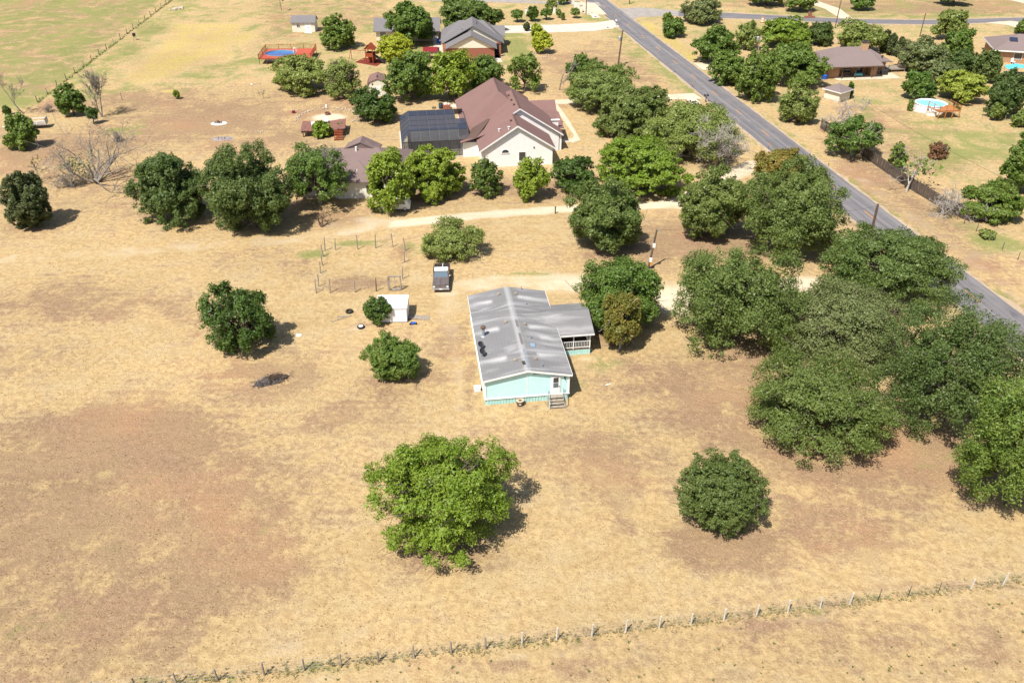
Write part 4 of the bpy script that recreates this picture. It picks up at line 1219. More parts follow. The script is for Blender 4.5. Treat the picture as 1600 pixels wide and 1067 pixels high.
MB().tube((.9, 1.2, 3.2), (.9, 1.2, 3.75), .09, .09, 6).lathe([(.2, 0), (.2, .05)], (.9, 1.2, 3.3), 8).build('roof_vent', MAT['white'], ct)
win(ct, (-3.75, 0, 1.35), 1.5, 1.35, '-y', MAT['white'], MAT['glass'], (1, 2), .14)
win(ct, (2.7, -.5, 1.5), .9, 1.1, '-y')
win(ct, (-6.3, 0, 1.5), 1.3, 1.2, '-y')
MB().box(-7.9, -7.0, -.05, 0.0, .1, 2.2).build('door', MAT['wood_brown'], ct)

# ------------------------------------------------------------------ brick house
bh = thing('brick_house', 'red brick house with grey gabled roofs and cream gable ends', 'house', (-8.2, 190.7, 0), 3.0)
mb = MB()
mb.box(-6.6, 4.4, 0, 8, 0, 2.45).box(-6.8, 6.0, 4.0, 16.5, 0, 2.45).box(1.5, 6.5, 11, 15.5, 0, 2.4)
mb.build('wall', MAT['brick'], bh)
MB().extr([(-5.6, -.05, 2.45), (4.4, -.05, 2.45), (-.6, -.05, 4.9)], (0, 1, 0)).extr([(-4, 4.4, 2.45), (6.1, 4.4, 2.45), (-.2, 4.4, 5.9)], (0, 1, 0)).build('gable_wall', MAT['cream'], bh)
gable_y(MB(), -6.3, 4.95, -.5, 7.5, 2.4, 5.2, .18, -.6).build('roof', MAT['slate_roof'], bh)
gable_y(MB(), -7.2, 6.7, 4.0, 13.0, 2.45, 6.2, .18, -.2).build('roof', MAT['slate_roof'], bh)
hip(MB(), -7.4, 6.4, 7.0, 17.2, 2.47, 5.6, 4.2, 'x', .16).build('roof', MAT['slate_roof'], bh)
gable_x(MB(), 1.0, 7.2, 10.4, 15.6, 2.4, 4.2, .16).build('roof', MAT['slate_roof'], bh)
MB().box(4.6, 6.0, 1.2, 3.9, 0, .02).build('porch_slab', MAT['concrete'], bh)
MB().cbox((5.7, 2.2, 1.2), (.4, .4, 2.4)).build('porch_column', MAT['brick'], bh)
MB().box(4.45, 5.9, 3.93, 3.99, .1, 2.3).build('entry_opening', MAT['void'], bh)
for x, y, z in [(.8, 9, 5.9), (.6, 7.5, 5.95), (-2.5, 5.5, 5.0)]:
    MB().tube((x, y, z - .6), (x, y, z + .25), .12, .12, 8).build('roof_vent', MAT['slate_roof'], bh)
sheet('entry_path', [(772, 96), (785, 98), (779, 84), (773, 84)], .02, MAT['concrete'])
sheet('back_patio', [(679, 84), (692, 84), (690, 62), (676, 62)], .02, MAT['concrete'])
# grey roofed garage
gg = thing('garage', 'cream outbuilding with long grey roof behind the big shade tree', 'outbuilding', (-24.5, 207.0, 0), 2.0)
gwall_x(MB(), -7.2, 7.2, 0, 7.0, 0, 2.5, 4.3).build('wall', MAT['cream'], gg)
gable_x(MB(), -7.8, 7.8, -.6, 7.6, 2.35, 4.5, .18).build('roof', MAT['slate_roof'], gg)
win(gg, (-5.6, 0, 1.5), 1.3, 1.5, '-y', MAT['white'], MAT['windshield'])
win(gg, (4.9, 0, 1.5), 1.2, 1.3, '-y')
MB().box(6.0, 6.9, -.04, 0, .05, 2.1).build('door', MAT['white'], gg)
# small white shed
ws = thing('garden_shed', 'small white shed with grey roof and double door in the upper left', 'shed', (-50.5, 215.6, 0), 1.0)
gwall_x(MB(), -2.75, 2.75, 0, 3.6, 0, 2.25, 3.35).build('wall', MAT['cream'], ws)
MB().slab([(-3.0, -.3, 2.25), (3.0, -.3, 2.25), (3.0, 1.8, 3.55), (-3.0, 1.8, 3.55)], .14).slab([(-3.0, 1.8, 3.55), (3.0, 1.8, 3.55), (3.0, 4.0, 2.25), (-3.0, 4.0, 2.25)], .14).build('roof', MAT['slate_roof'], ws)
d_ = MB().box(.35, 1.95, -.06, 0, .05, 2.05).build('door', MAT['white'], ws)
MB().box(1.13, 1.17, -.075, -.06, .08, 2.0).cbox((1.25, -.08, 1.1), (.05, .04, .18)).build('handle', MAT['black'], d_)
win(ws, (-1.2, 0, 1.45), .75, .6, '-y', MAT['white'], MAT['glass'], (2, 1))
MB().slab([(.3, -.9, .03), (2.0, -.9, .03), (2.0, -.07, .1), (.3, -.07, .1)], .03).build('ramp', MAT['white'], ws)
# barn shaped shed
bs = thing('barn_shed', 'white barn shaped shed with curved brown gambrel roof', 'shed', (-25.75, 164.2, 0), 6.0)
prof = [(-1.85, 0), (1.85, 0), (1.85, 1.9), (1.35, 2.75), (0, 3.25), (-1.35, 2.75), (-1.85, 1.9)]
MB().extr([(x, 0, z) for x, z in prof], (0, 4.6, 0)).build('wall', MAT['cream'], bs)
mb = MB()
rp_ = [(-2.05, 1.8), (-1.5, 2.82), (0, 3.38), (1.5, 2.82), (2.05, 1.8)]
for a, b_ in zip(rp_[:-1], rp_[1:]):
    mb.slab([(a[0], -.15, a[1]), (b_[0], -.15, b_[1]), (b_[0], 4.75, b_[1]), (a[0], 4.75, a[1])], .08)
mb.build('roof', MAT['brown_roof'], bs)
MB().box(-.14, .14, .8, 2.2, 3.3, 3.5).build('ridge_vent', MAT['dark_patch'], bs)
MB().box(-.75, .75, -.05, 0, .05, 1.95).build('door', MAT['white'], bs)
MB().cbox((-.9, -.03, 2.35), (.26, .05, .26)).build('vent', MAT['void'], bs)

# ------------------------------------------------------------------ ranch house
MAT['chim'] = M('sandstone_brick', (.56, .36, .22), (.42, .26, .15), 5, .9, .3, .1)
rh = thing('ranch_house', 'brown roofed brick ranch house with stone chimney and covered patio', 'house', (70.3, 176.6, 0), 6.5)
mb = MB().box(-6.0, -3.6, .3, 9, 0, 2.5).box(-3.6, 3.2, 2.6, 9, 0, 2.5).box(3.2, 4.4, .3, 9, 0, 2.5).box(4.4, 7.2, 2.4, 9, 0, 2.5)
mb.build('wall', MAT['tan_brick'], rh)
mb = MB()
a, b_ = (-3.2, 4.6, 5.1), (3.2, 4.6, 5.1)
mb.slab([(-7.0, -1.0, 2.6), (5.0, -1.0, 2.6), (5.0, .8, 3.2), b_, a], .16)
mb.slab([(5.0, .8, 2.95), (8.2, 1.6, 2.6), b_], .14)
mb.slab([(8.2, 1.6, 2.6), (8.2, 10, 2.6), b_], .16)
mb.slab([(8.2, 10, 2.6), (-7.0, 10, 2.6), a, b_], .16)
mb.slab([(-7.0, 10, 2.6), (-7.0, -1.0, 2.6), a], .16)
mb.build('roof', MAT['taupe_roof'], rh)
MB().box(-7.05, 5.05, -1.06, -1.01, 2.38, 2.6).build('fascia', MAT['wood_brown'], rh)
MB().box(2.0, 3.2, 3.4, 4.4, 3.5, 6.1).build('chimney', MAT['chim'], rh)
MB().box(1.9, 3.3, 3.3, 4.5, 6.1, 6.25).box(2.3, 2.9, 3.6, 4.2, 6.25, 6.5).build('chimney_cap', MAT['char'], rh)
MB().box(-4.6, 9.0, -1.6, 2.6, .02, .10).build('patio', MAT['dirt_conc'], rh)
for x in (-3.4, -.6, 3.0):
    MB().cbox((x, -.7, 1.3), (.09, .09, 2.3)).build('patio_post', MAT['wood_brown'], rh)
win(rh, (-1.0, 2.6, 1.3), 1.8, 1.6, '-y', MAT['wood_brown'])
win(rh, (1.8, 2.6, 1.2), 1.2, 1.9, '-y', MAT['wood_brown'])
win(rh, (5.2, 2.4, 1.3), .8, 1.6, '-y')
MB().tube((5.8, 2.0, 2.9), (5.8, 2.0, 3.7), .04).cbox((5.8, 1.9, 3.7), (.4, .1, .35)).build('satellite_dish', MAT['black'], rh)
p = rh.matrix_basis @ Vector((6.6, 1.2, 0))
g_ = thing('barbecue_grill', 'black covered barbecue grill on the ranch house patio', 'grill', (p.x, p.y, .1), 6)
MB().box(-.75, .75, -.3, .3, .1, .8).build('cabinet', MAT['black'], g_, bevel=.05)
MB().extr([(-.6, -.32, .8), (-.6, .32, .8), (-.6, .22, 1.15), (-.6, -.15, 1.15)], (1.2, 0, 0)).build('lid', MAT['black'], g_)
p = rh.matrix_basis @ Vector((.5, .6, .1))
g_ = thing('patio_table', 'teal cloth covered table in the shade of the ranch house patio', 'table', (p.x, p.y, .1), 6)
MB().box(-.9, .9, -.5, .5, .68, .75).box(-.9, .9, -.52, -.5, .3, .70).build('tabletop', M('teal_cloth', (.1, .38, .4), None, 3, .8), g_)
for sx_ in (-.8, .8):
    for sy_ in (-.4, .4):
        MB().cbox((sx_, sy_, .34), (.07, .07, .68)).build('leg', MAT['wood_brown'], g_)
p = G(1288, 124)
g_ = thing('blue_bin', 'blue bin beside the left corner of the ranch house', 'bin', (p.x, p.y, 0), 10)
MB().lathe([(.5, 0), (.6, .7), (.62, .72)], (0, 0, 0), 4, 1.3, .9).build('body', MAT['blue'], g_)
MB().lathe([(.66, .72), (.66, .8), (.3, .86)], (0, 0, 0), 4, 1.3, .9).build('lid', MAT['blue'], g_)
p = rh.matrix_basis @ Vector((9.6, 3.2, 0))
g_ = thing('wood_ramp', 'grey wooden ramp deck at the right end of the ranch house', 'deck', (p.x, p.y, 0), 6.5)
for i in range(9):
    MB().box(-1.2, 2.6, -.1 + i * .36, .22 + i * .36, .50, .56).build('plank', MAT['wood_grey'], g_)
rails(g_, [(-1.1, 0, 0), (2.5, 0, 0), (2.5, 3.0, 0)], .5, 1.4, MAT['wood_grey'], gap=.3)
for x, y in ((-1.1, 0), (2.5, 0), (2.5, 3), (-1.1, 3)):
    MB().cbox((x, y, .25), (.12, .12, .5)).build('leg', MAT['wood_grey'], g_)
# well house
wl = thing('well_house', 'beige well house with brown hip roof near the wooden fence', 'shed', (62.0, 162.3, 0), 38)
MB().box(-1.7, 1.7, -1.4, 1.9, 0, 1.95).build('wall', MAT['cream'], wl)
hip(MB(), -2.1, 2.1, -1.8, 2.3, 1.98, 2.95, 1.9, 'x', .12).build('roof', MAT['taupe_roof'], wl)
MB().box(-2.12, 2.12, -1.84, -1.80, 1.84, 1.98).box(-2.14, -2.1, -1.8, 2.3, 1.84, 1.98).build('fascia', MAT['white'], wl)
MB().box(-1.75, 1.75, -1.45, 1.95, 0, .25).build('stone_base', MAT['stone'], wl)
# corner brick house, top right
ch_ = thing('corner_house', 'tan brick house with brown hip roof at the upper right edge', 'house', (110.5, 187.3, 0), -14)
MB().box(-6.5, 9, -.1, 10, 0, 2.6).build('wall', MAT['tan_brick'], ch_)
hip(MB(), -7.1, 10, -.8, 10.8, 2.65, 5.0, 5.4, 'x', .16).build('roof', MAT['taupe_roof'], ch_)
MB().box(-7.12, 10.02, -.86, -.81, 2.42, 2.66).box(-7.16, -7.11, -.8, 10.8, 2.42, 2.66).build('fascia', MAT['white'], ch_)
MB().slab([(-3.8, 2.2, 3.98), (-2.2, 2.2, 3.98), (-2.2, 3.4, 4.50), (-3.8, 3.4, 4.50)], -.06).build('solar_panel', glass_mat('solar_panel_glass', (.03, .035, .06), .2), ch_)
win(ch_, (-6.5, 2.6, 1.6), 2.0, 1.2, '-x', MAT['white'], MAT['glass'], (3, 1))
win(ch_, (-2.0, -.1, 1.5), 1.6, 1.2, '-y')
# white building sliver at the very top edge
tb = thing('house', 'white house front cut off by the top edge of the photo', 'house', (-20.5, 259, 0), 1)
gwall_x(MB(), -5.5, 5.5, 0, 6, 0, 2.5, 4.2).build('wall', MAT['white'], tb)
gable_x(MB(), -6, 6, -.5, 6.5, 2.4, 4.4, .16).build('roof', MAT['slate_roof'], tb)
MB().box(1.2, 2.2, -.05, 0, .05, 2.1).build('door', MAT['wood_brown'], tb)
win(tb, (-2.0, 0, 1.4), 1.3, 1.2)

# ------------------------------------------------------------------ pickup truck
def wheel(parent, c, r=.38, w=.24, rim='chrome'):
    o = MB()
    prof = [(r * .62, -w / 2), (r * .95, -w / 2), (r, -w * .3), (r, w * .3), (r * .95, w / 2), (r * .62, w / 2)]
    n_ = 18
    m = len(prof)
    vs_ = [(y, q * math.cos(2 * math.pi * k / n_), q * math.sin(2 * math.pi * k / n_)) for k in range(n_) for q, y in prof]
    fs = [(k * m + j, ((k + 1) % n_) * m + j, ((k + 1) % n_) * m + (j + 1) % m, k * m + (j + 1) % m) for k in range(n_) for j in range(m)]
    o.add(vs_, fs)
    ty = o.build('wheel', MAT['rubber'], parent, True)
    ty.location = c
    MB().tube((-w * .42, 0, 0), (w * .42, 0, 0), r * .64, r * .64, 14).tube((-w * .5, 0, 0), (w * .5, 0, 0), r * .2, r * .2, 8).build('rim', MAT[rim], ty)
    return ty


tp = G(689, 458)
tk = thing('pickup_truck', 'old black pickup with white cab roof parked on the dry grass', 'truck', (tp.x - .1, tp.y + 2.75, 0), 2.0)
HW = .96
mb = MB()
mb.box(-HW, HW, -2.62, -.85, .45, .98)                     # nose
mb.box(-HW, HW, -.85, .65, .45, 1.08)                      # cab lower
mb.build('body', MAT['old_black'], tk, bevel=.04)
hd = MB().extr([(-HW + .03, -2.6, .98), (-HW + .03, -2.6, 1.02), (-HW + .03, -.9, 1.12), (-HW + .03, -.9, .98)], (HW - .045, 0, 0)).build('hood', MAT['hood'], tk)
MB().extr([(.015, -2.6, .98), (.015, -2.6, 1.02), (.015, -.9, 1.12), (.015, -.9, .98)], (HW - .045, 0, 0)).build('hood', MAT['hood'], tk)
cabp = [(-.80, -.42, 1.68), (.80, -.42, 1.68), (.80, .52, 1.68), (-.80, .52, 1.68), (-.92, -.86, 1.08), (.92, -.86, 1.08), (.92, .64, 1.08), (-.92, .64, 1.08)]
MB().add(cabp, [(0, 1, 2, 3), (4, 7, 6, 5), (4, 5, 1, 0), (5, 6, 2, 1), (6, 7, 3, 2), (7, 4, 0, 3)]).build('cab', MAT['old_black'], tk)
MB().box(-.80, .80, -.40, .54, 1.685, 1.73).build('cab_roof', MAT['white'], tk, bevel=.03)
MB().add([(-.82, -.868, 1.12), (.82, -.868, 1.12), (.74, -.46, 1.64), (-.74, -.46, 1.64)], [(0, 1, 2, 3)]).add([(-.82, -.885, 1.11), (.82, -.885, 1.11), (.74, -.478, 1.63), (-.74, -.478, 1.63)], [(0, 1, 2, 3)]).build('windscreen', MAT['windshield'], tk)
for s in (-1, 1):
    MB().add([(s * .925, -.6, 1.16), (s * .925, .5, 1.16), (s * .835, .42, 1.62), (s * .835, -.36, 1.62)], [(0, 1, 2, 3)]).build('side_window', MAT['glass'], tk)
    MB().box(s * HW - .06, s * HW + .01, .72, 2.62, .45, 1.12).build('bed_side', MAT['old_black'], tk)
    MB().cbox((s * 1.1, -.55, 1.18), (.18, .08, .16)).tube((s * .9, -.55, 1.12), (s * 1.1, -.55, 1.15), .02).build('wing_mirror', MAT['chrome'], tk)
    h = MB().box(s * .80 - .12, s * .80 + .12, -2.66, -2.62, .68, .88).build('headlight', MAT['white'], tk)
    for y in (-1.75, 1.7):
        wheel(tk, (s * .80, y, .38))
MB().box(-HW + .05, HW - .05, .70, 2.62, .50, .58).build('bed_floor', MAT['rust'], tk)
MB().box(-HW + .05, HW - .05, 2.56, 2.62, .58, 1.12).build('tailgate', MAT['old_black'], tk)
MB().box(-HW + .05, HW - .05, .68, .74, .58, 1.2).build('bed_front', MAT['white'], tk)
gr_ = MB().box(-.66, .66, -2.655, -2.62, .66, .90).build('grille', MAT['black'], tk)
for z in (.66, .74, .82, .90):
    MB().box(-.66, .66, -2.67, -2.655, z - .012, z + .012).build('grille_bar', MAT['chrome'], gr_)
MB().cbox((0, -2.675, .79), (.4, .02, .05)).build('badge', MAT['red'], gr_)
MB().box(-1.0, 1.0, -2.80, -2.66, .44, .62).build('bumper', MAT['chrome'], tk, bevel=.03)
MB().box(-.16, .16, -2.815, -2.80, .47, .60).build('number_plate', MAT['white'], tk)
q = tk.matrix_basis
tag(MB().cbox((0, 0, .03), (.06, 1.9, .06)).build('pipe', MAT['white']), 'white pipe laid lengthways across the pickup bed', 'pipe')
pp = bpy.data.objects['pipe']
pp.location = q @ Vector((.1, 1.65, 1.12))
pp.rotation_euler = (R_(-2), 0, R_(2))
for i, (x, y, sx_, sy_, sz_, m_) in enumerate([(.45, 1.15, .5, .4, .3, 'white'), (-.4, 1.2, .6, .5, .22, 'wood_grey'), (.1, 2.0, .5, .5, .18, 'rust')]):
    o = MB().cbox((0, 0, sz_ / 2), (sx_, sy_, sz_), .3 * i).build('crate', MAT[m_], bevel=.02)
    o.location = q @ Vector((x, y, .585))
    tag(o, ['white crate in the pickup bed just behind the cab', 'grey wooden box in the pickup bed behind the cab', 'rusty box near the tailgate of the pickup bed'][i], 'crate')

# white vehicle half hidden under the tree
vp = G(616, 331)
vn = thing('parked_van', 'white vehicle with grey windows half hidden under the bright tree by the cottage', 'van', (vp.x, vp.y + .9, 0), 1.5)
prof = [(-2.3, .35), (2.2, .35), (2.25, .9), (2.15, 1.05), (1.75, 1.72), (-1.0, 1.75), (-1.6, 1.15), (-2.25, 1.0)]
MB().extr([(x, -.9, z) for x, z in prof], (0, 1.8, 0)).build('body', MAT['white'], vn, bevel=.06)
for x0, x1 in ((-.95, .2), (.3, 1.6)):
    MB().extr([(x0 - .25 * (x0 < 0), -.905, 1.12), (x1, -.905, 1.12), (x1 - .1, -.905, 1.6), (x0 + .05, -.905, 1.6)], (0, -.012, 0)).build('side_window', MAT['glass'], vn)
MB().add([(-1.05, -.8, 1.74), (-1.05, .8, 1.74), (-1.58, .8, 1.2), (-1.58, -.8, 1.2)], [(0, 1, 2, 3)]).build('windscreen', MAT['windshield'], vn)
for x in (-1.5, 1.5):
    for y in (-.8, .8):
        w_ = wheel(vn, (x, y, .33), .33, .2)
        w_.rotation_euler = (0, 0, math.pi / 2)

# ------------------------------------------------------------------ corral
cp = [(494, 458), (516, 458), (555, 457), (588, 455), (608, 454), (628, 453), (629, 436), (632, 410), (633, 392), (614, 386), (587, 388), (559, 390), (524, 391), (508, 392), (505, 401), (504, 415), (501, 427), (498, 448)]
W = [G(*p) for p in cp]
c0 = W[0]
co_ = thing('corral_fence', 'wire corral of weathered leaning posts behind the white shed', 'fence', (c0.x, c0.y, 0))
rng = random.Random(5)
tops = []
for i, p in enumerate(W):
    l = p - c0
    h = rng.uniform(1.55, 2.0)
    e = l + Vector((rng.uniform(-.12, .12), rng.uniform(-.1, .1), h))
    MB().tube(l - Vector((0, 0, .02)), e, .075 if i not in (2,) else .06, .055, 7).build('post', MAT['wood_grey'] if i != 3 else MAT['wood_brown'], co_)
    tops.append((l, e))
for f in (.35, .62, .9):
    for i in range(len(W)):
        if i == 4:
            continue
        a, b_ = tops[i], tops[(i + 1) % len(W)]
        MB().tube(a[0].lerp(a[1], f), b_[0].lerp(b_[1], f), .006, .006, 3, False).build('wire', MAT['steel'], co_)
gp = G(618, 453.5)
gt = thing('corral_gate', 'square grey timber gate frame at the lower right of the corral', 'gate', (gp.x, gp.y, 0), 2)
for s in (-1, 1):
    MB().cbox((s * .66, 0, .95), (.15, .15, 1.9)).build('post', MAT['wood_grey'], gt)
MB().cbox((0, 0, 1.86), (1.55, .17, .13)).build('lintel', MAT['wood_grey'], gt)
MB().cbox((.1, -.02, .12), (1.0, .3, .2)).build('sill', MAT['wood_grey'], gt)
MB().tube((0, 0, .2), (0, 0, 1.8), .03, .03, 5).tube((-.6, 0, 1.1), (.6, 0, 1.1), .03, .03, 5).build('brace', MAT['wood_grey'], gt)

# ------------------------------------------------------------------ tyres, boards, rubble by the shed
p = G(564, 512)
t = thing('tyre', 'tyre with a white wheel lying flat on the grass left of the shed', 'tyre', (p.x, p.y, .13))
t.rotation_euler = (0, 0, 0)
MB().lathe([(.22, -.1), (.36, -.13), (.41, -.06), (.41, .06), (.36, .13), (.22, .1)], (0, 0, 0), 20).build('casing', MAT['rubber'], t, True)
MB().lathe([(.25, .05), (.25, .115), (.12, .13)], (0, 0, 0), 16).build('rim', MAT['white'], t)
p = G(546, 488)
o = MB()
pr = [(.24, -.10), (.38, -.13), (.43, -.06), (.43, .06), (.38, .13), (.24, .10)]
m = len(pr)
o.add([(r * math.cos(2 * math.pi * k / 20), r * math.sin(2 * math.pi * k / 20), z + .13) for k in range(20) for r, z in pr], [(k * m + j, ((k + 1) % 20) * m + j, ((k + 1) % 20) * m + (j + 1) % m, k * m + (j + 1) % m) for k in range(20) for j in range(m)])
t = tag(o.build('tyre', MAT['rubber'], None, True), 'empty black tyre lying above the loose boards', 'tyre')
t.location = (p.x, p.y, 0)
for a, b_, lab in [((519, 503), (549, 493), 'long loose grey board slanting on the grass near the empty tyre'), ((527, 495), (542, 494.5), 'short loose grey board crossing the long board near the empty tyre')]:
    A, B = G(*a), G(*b_)
    d = B - A
    o = MB().cbox((0, 0, .04), (d.length, .14, .06)).build('board', MAT['wood_grey'])
    o.location = ((A.x + B.x) / 2, (A.y + B.y) / 2, .0 if 'long' in lab else .06)
    o.rotation_euler = (0, 0 if 'long' in lab else R_(-4), math.atan2(d.y, d.x))
    tag(o, lab, 'board')


def rocks(parent_or_none, n, spread, size, seed, mat, z=0.0, ring=None, name='stone'):
    rng = np.random.default_rng(seed)
    out = []
    for i in range(n):
        r = size * rng.uniform(.5, 1.3)
        v = []
        for k in range(6):
            for zz, f in ((-.3, .8), (.25, 1.0), (.6, .55)):
                a = 2 * math.pi * k / 6
                q = r * f * rng.uniform(.75, 1.2)
                v.append((q * math.cos(a), q * math.sin(a), zz * r * 1.1))
        fs = [(k * 3 + j, ((k + 1) % 6) * 3 + j, ((k + 1) % 6) * 3 + j + 1, k * 3 + j + 1) for k in range(6) for j in range(2)]
        fs += [tuple(k * 3 + 2 for k in range(6))]
        o = MB().add(v, fs).build(name, mat, parent_or_none)
        if ring:
            a = ring[2] + (ring[3] - ring[2]) * (i + rng.uniform(-.3, .3)) / n
            o.location = (ring[0] * math.cos(a) + rng.normal() * .15, ring[1] * math.sin(a) + rng.normal() * .15, z + r * .22)
        else:
            o.location = (rng.normal() * spread[0], rng.normal() * spread[1], z + r * .22)
        o.rotation_euler = (0, 0, rng.uniform(0, 6))
        out.append(o)
    return out


p = G(565, 485)
t = thing('rubble', 'scatter of pale stones beside the little tree at the shed', 'stones', (p.x, p.y, 0))
rocks(t, 9, (.7, .35), .11, 3, MAT['rock'])
p = G(646, 507)
t = thing('yard_clutter', 'small blue and dark clutter on the ground in front of the shed corner', 'clutter', (p.x, p.y, 0))
MB().cbox((0, 0, .2), (.5, .25, .14), .3).build('body', MAT['blue'], t)
MB().cbox((.22, .1, .34), (.06, .4, .06), .3).build('bar', MAT['steel'], t)
for x, y in ((-.3, -.1), (-.2, .2), (.3, .0)):
    MB().tube((x, y - .04, .13), (x, y + .04, .13), .13, .13, 12).build('wheel', MAT['rubber'], t)
p = G(467, 524)
t = thing('water_tap', 'white concrete pad with a short pipe stub in the open field', 'tap', (p.x, p.y, 0))
MB().lathe([(.3, 0), (.3, .06), (.12, .08)], (0, 0, 0), 9).build('pad', MAT['white'], t)
MB().tube((0, 0, .05), (0, 0, .4), .035, .03, 6).build('pipe', MAT['steel'], t)
p = G(950, 602)
t = thing('white_scrap', 'small white scrap lying on the grass right of the turquoise home', 'scrap', (p.x, p.y, 0))
MB().slab([(-.3, -.1, .05), (.3, .1, .09), (.25, .22, .06), (-.2, .1, .04)], .02).build('sheet', MAT['white'], t)
# burnt debris heap
p = G(424, 595)
t = thing('burn_pile', 'charred and ashy brush heap on bare soil in the left field', 'debris pile', (p.x, p.y, 0), 28)
rng2 = np.random.default_rng(4)
rings = []
mbp = MB()
nn, mm = 26, 7
vs_ = []
for j in range(mm):
    f = 1 - j / (mm - 1)
    for k in range(nn):
        a = 2 * math.pi * k / nn
        q = f * rng2.uniform(.85, 1.15)
        vs_.append((1.75 * q * math.cos(a), .75 * q * math.sin(a), max(0, .55 * (1 - f ** 1.6) + rng2.normal() * .05) if j else 0))
fs = [(j * nn + k, j * nn + (k + 1) % nn, (j + 1) * nn + (k + 1) % nn, (j + 1) * nn + k) for j in range(mm - 1) for k in range(nn)]
mbp.add(vs_, fs)
mbp.build('ash_heap', MAT['char'], t)
mbp = MB()
for i in range(130):
    x, y = rng2.normal() * .75 + .45, rng2.normal() * .32
    d = rng2.normal(size=3)
    d[2] *= .35
    d /= np.linalg.norm(d)
    z = .1 + .5 * max(0, 1 - (x / 1.7) ** 2 - (y / .7) ** 2) + rng2.uniform(0, .12)
    L = rng2.uniform(.2, .6)
    mbp.tube((x, y, z), (x + d[0] * L, y + d[1] * L, max(.02, z + d[2] * L)), .025, .012, 3)
mbp.build('burnt_branches', MAT['wood_brown'], t)['kind'] = 'stuff'
mbp = MB()
for i in range(90):
    x, y = rng2.normal() * .5 - .7, rng2.normal() * .33
    d = rng2.normal(size=3)
    d[2] *= .3
    d /= np.linalg.norm(d)
    z = .06 + .4 * max(0, 1 - (x / 1.7) ** 2 - (y / .7) ** 2) + rng2.uniform(0, .1)
    L = rng2.uniform(.15, .45)
    mbp.tube((x, y, z), (x + d[0] * L, y + d[1] * L, max(.02, z + d[2] * L)), .03, .015, 3)
mbp.build('ashy_branches', MAT['ash2'], t)['kind'] = 'stuff'
tag(MB().lathe([(1.15, .004), (.9, .03), (.3, .05)], (0, 0, 0), 20, 1.25, 1).build('ash_bed', MAT['ash']), 'round bed of white ash under a small brown heap on the upper lawn', 'ash bed')
o = bpy.data.objects['ash_bed']
o.location = G(342, 193)
t = thing('burnt_stump', 'small brown heap of burnt wood on the white ash bed', 'stump', G(342, 192.4) + Vector((0, 0, .04)))
mbp = MB()
for i in range(34):
    d = rng2.normal(size=3)
    d[2] = abs(d[2])
    d /= np.linalg.norm(d)
    x, y = rng2.normal() * .3, rng2.normal() * .2
    mbp.tube((x, y, 0), (x + d[0] * .4, y + d[1] * .4, d[2] * .55), .05, .03, 4)
mbp.build('log', MAT['wood_brown'], t)
t = thing('burn_scar', 'flat grey burnt patch below the white ash bed', 'ash bed', G(348, 217))
MB().lathe([(1.5, .004), (1.2, .02), (.4, .035)], (0, 0, 0), 18, 1.3, .8).build('ash', M('grey_ash', (.34, .30, .28), (.20, .155, .135), 1.2, .95, .3, .1), t)
rocks(t, 8, (.7, .3), .12, 8, MAT['char'], .02, name='cinder')
t = thing('stone_heap', 'small scatter of stones on the dry lawn right of the ash bed', 'stones', G(400, 206))
rocks(t, 8, (.5, .5), .13, 9, MAT['rock'])

# ------------------------------------------------------------------ utility poles
def pole(base, top_px, label, mat='wood_brown', r=.14, extras=(), name='utility_pole'):
    p = G(*base)
    # height along the vertical that ends at the surveyed top
    h = 6.0
    for _ in range(20):
        q = G(top_px[0], top_px[1], h)
        h += (q.y - p.y) * .3
    t = thing(name, label, 'pole', (p.x, p.y, 0))
    lean = Vector((q.x - p.x, 0, 0))
    lean.x = max(-1.3, min(1.3, lean.x))
    e = Vector((lean.x, 0, h))
    MB().tube((0, 0, -.05), e, r, r * .7, 8).build('shaft', MAT[mat], t)
    for f, kind in extras:
        c = e * f
        if kind == 'xarm':
            MB().cbox((c.x, c.y, c.z), (2.2, .12, .12), .15).build('crossarm', MAT['wood_grey'], t)
            for s in (-1, -.4, .4, 1):
                MB().tube((c.x + s * .95, c.y + s * .14, c.z + .06), (c.x + s * .95, c.y + s * .14, c.z + .24), .04, .03, 6).build('insulator', MAT['steel'], t)
        if kind == 'can':
            MB().lathe([(.26, 0), (.28, .1), (.28, .75), (.2, .85)], (c.x - .38, c.y, c.z), 12).build('transformer', MAT['steel'], t)
        if kind == 'box':
            MB().cbox((c.x + .02, c.y - .22, c.z), (.32, .2, .5)).build('meter_box', MAT['white'], t)
        if kind == 'obox':
            MB().cbox((c.x + .15, c.y - .2, c.z), (.28, .2, .55)).build('fuse_box', MAT['orange'], t)
        if kind == 'hook':
            MB().path([c, c + Vector((.25, 0, .12)), c + Vector((.4, 0, -.05)), c + Vector((.3, 0, -.25))], .03, 5).build('weatherhead', MAT['steel'], t)
    return t, e


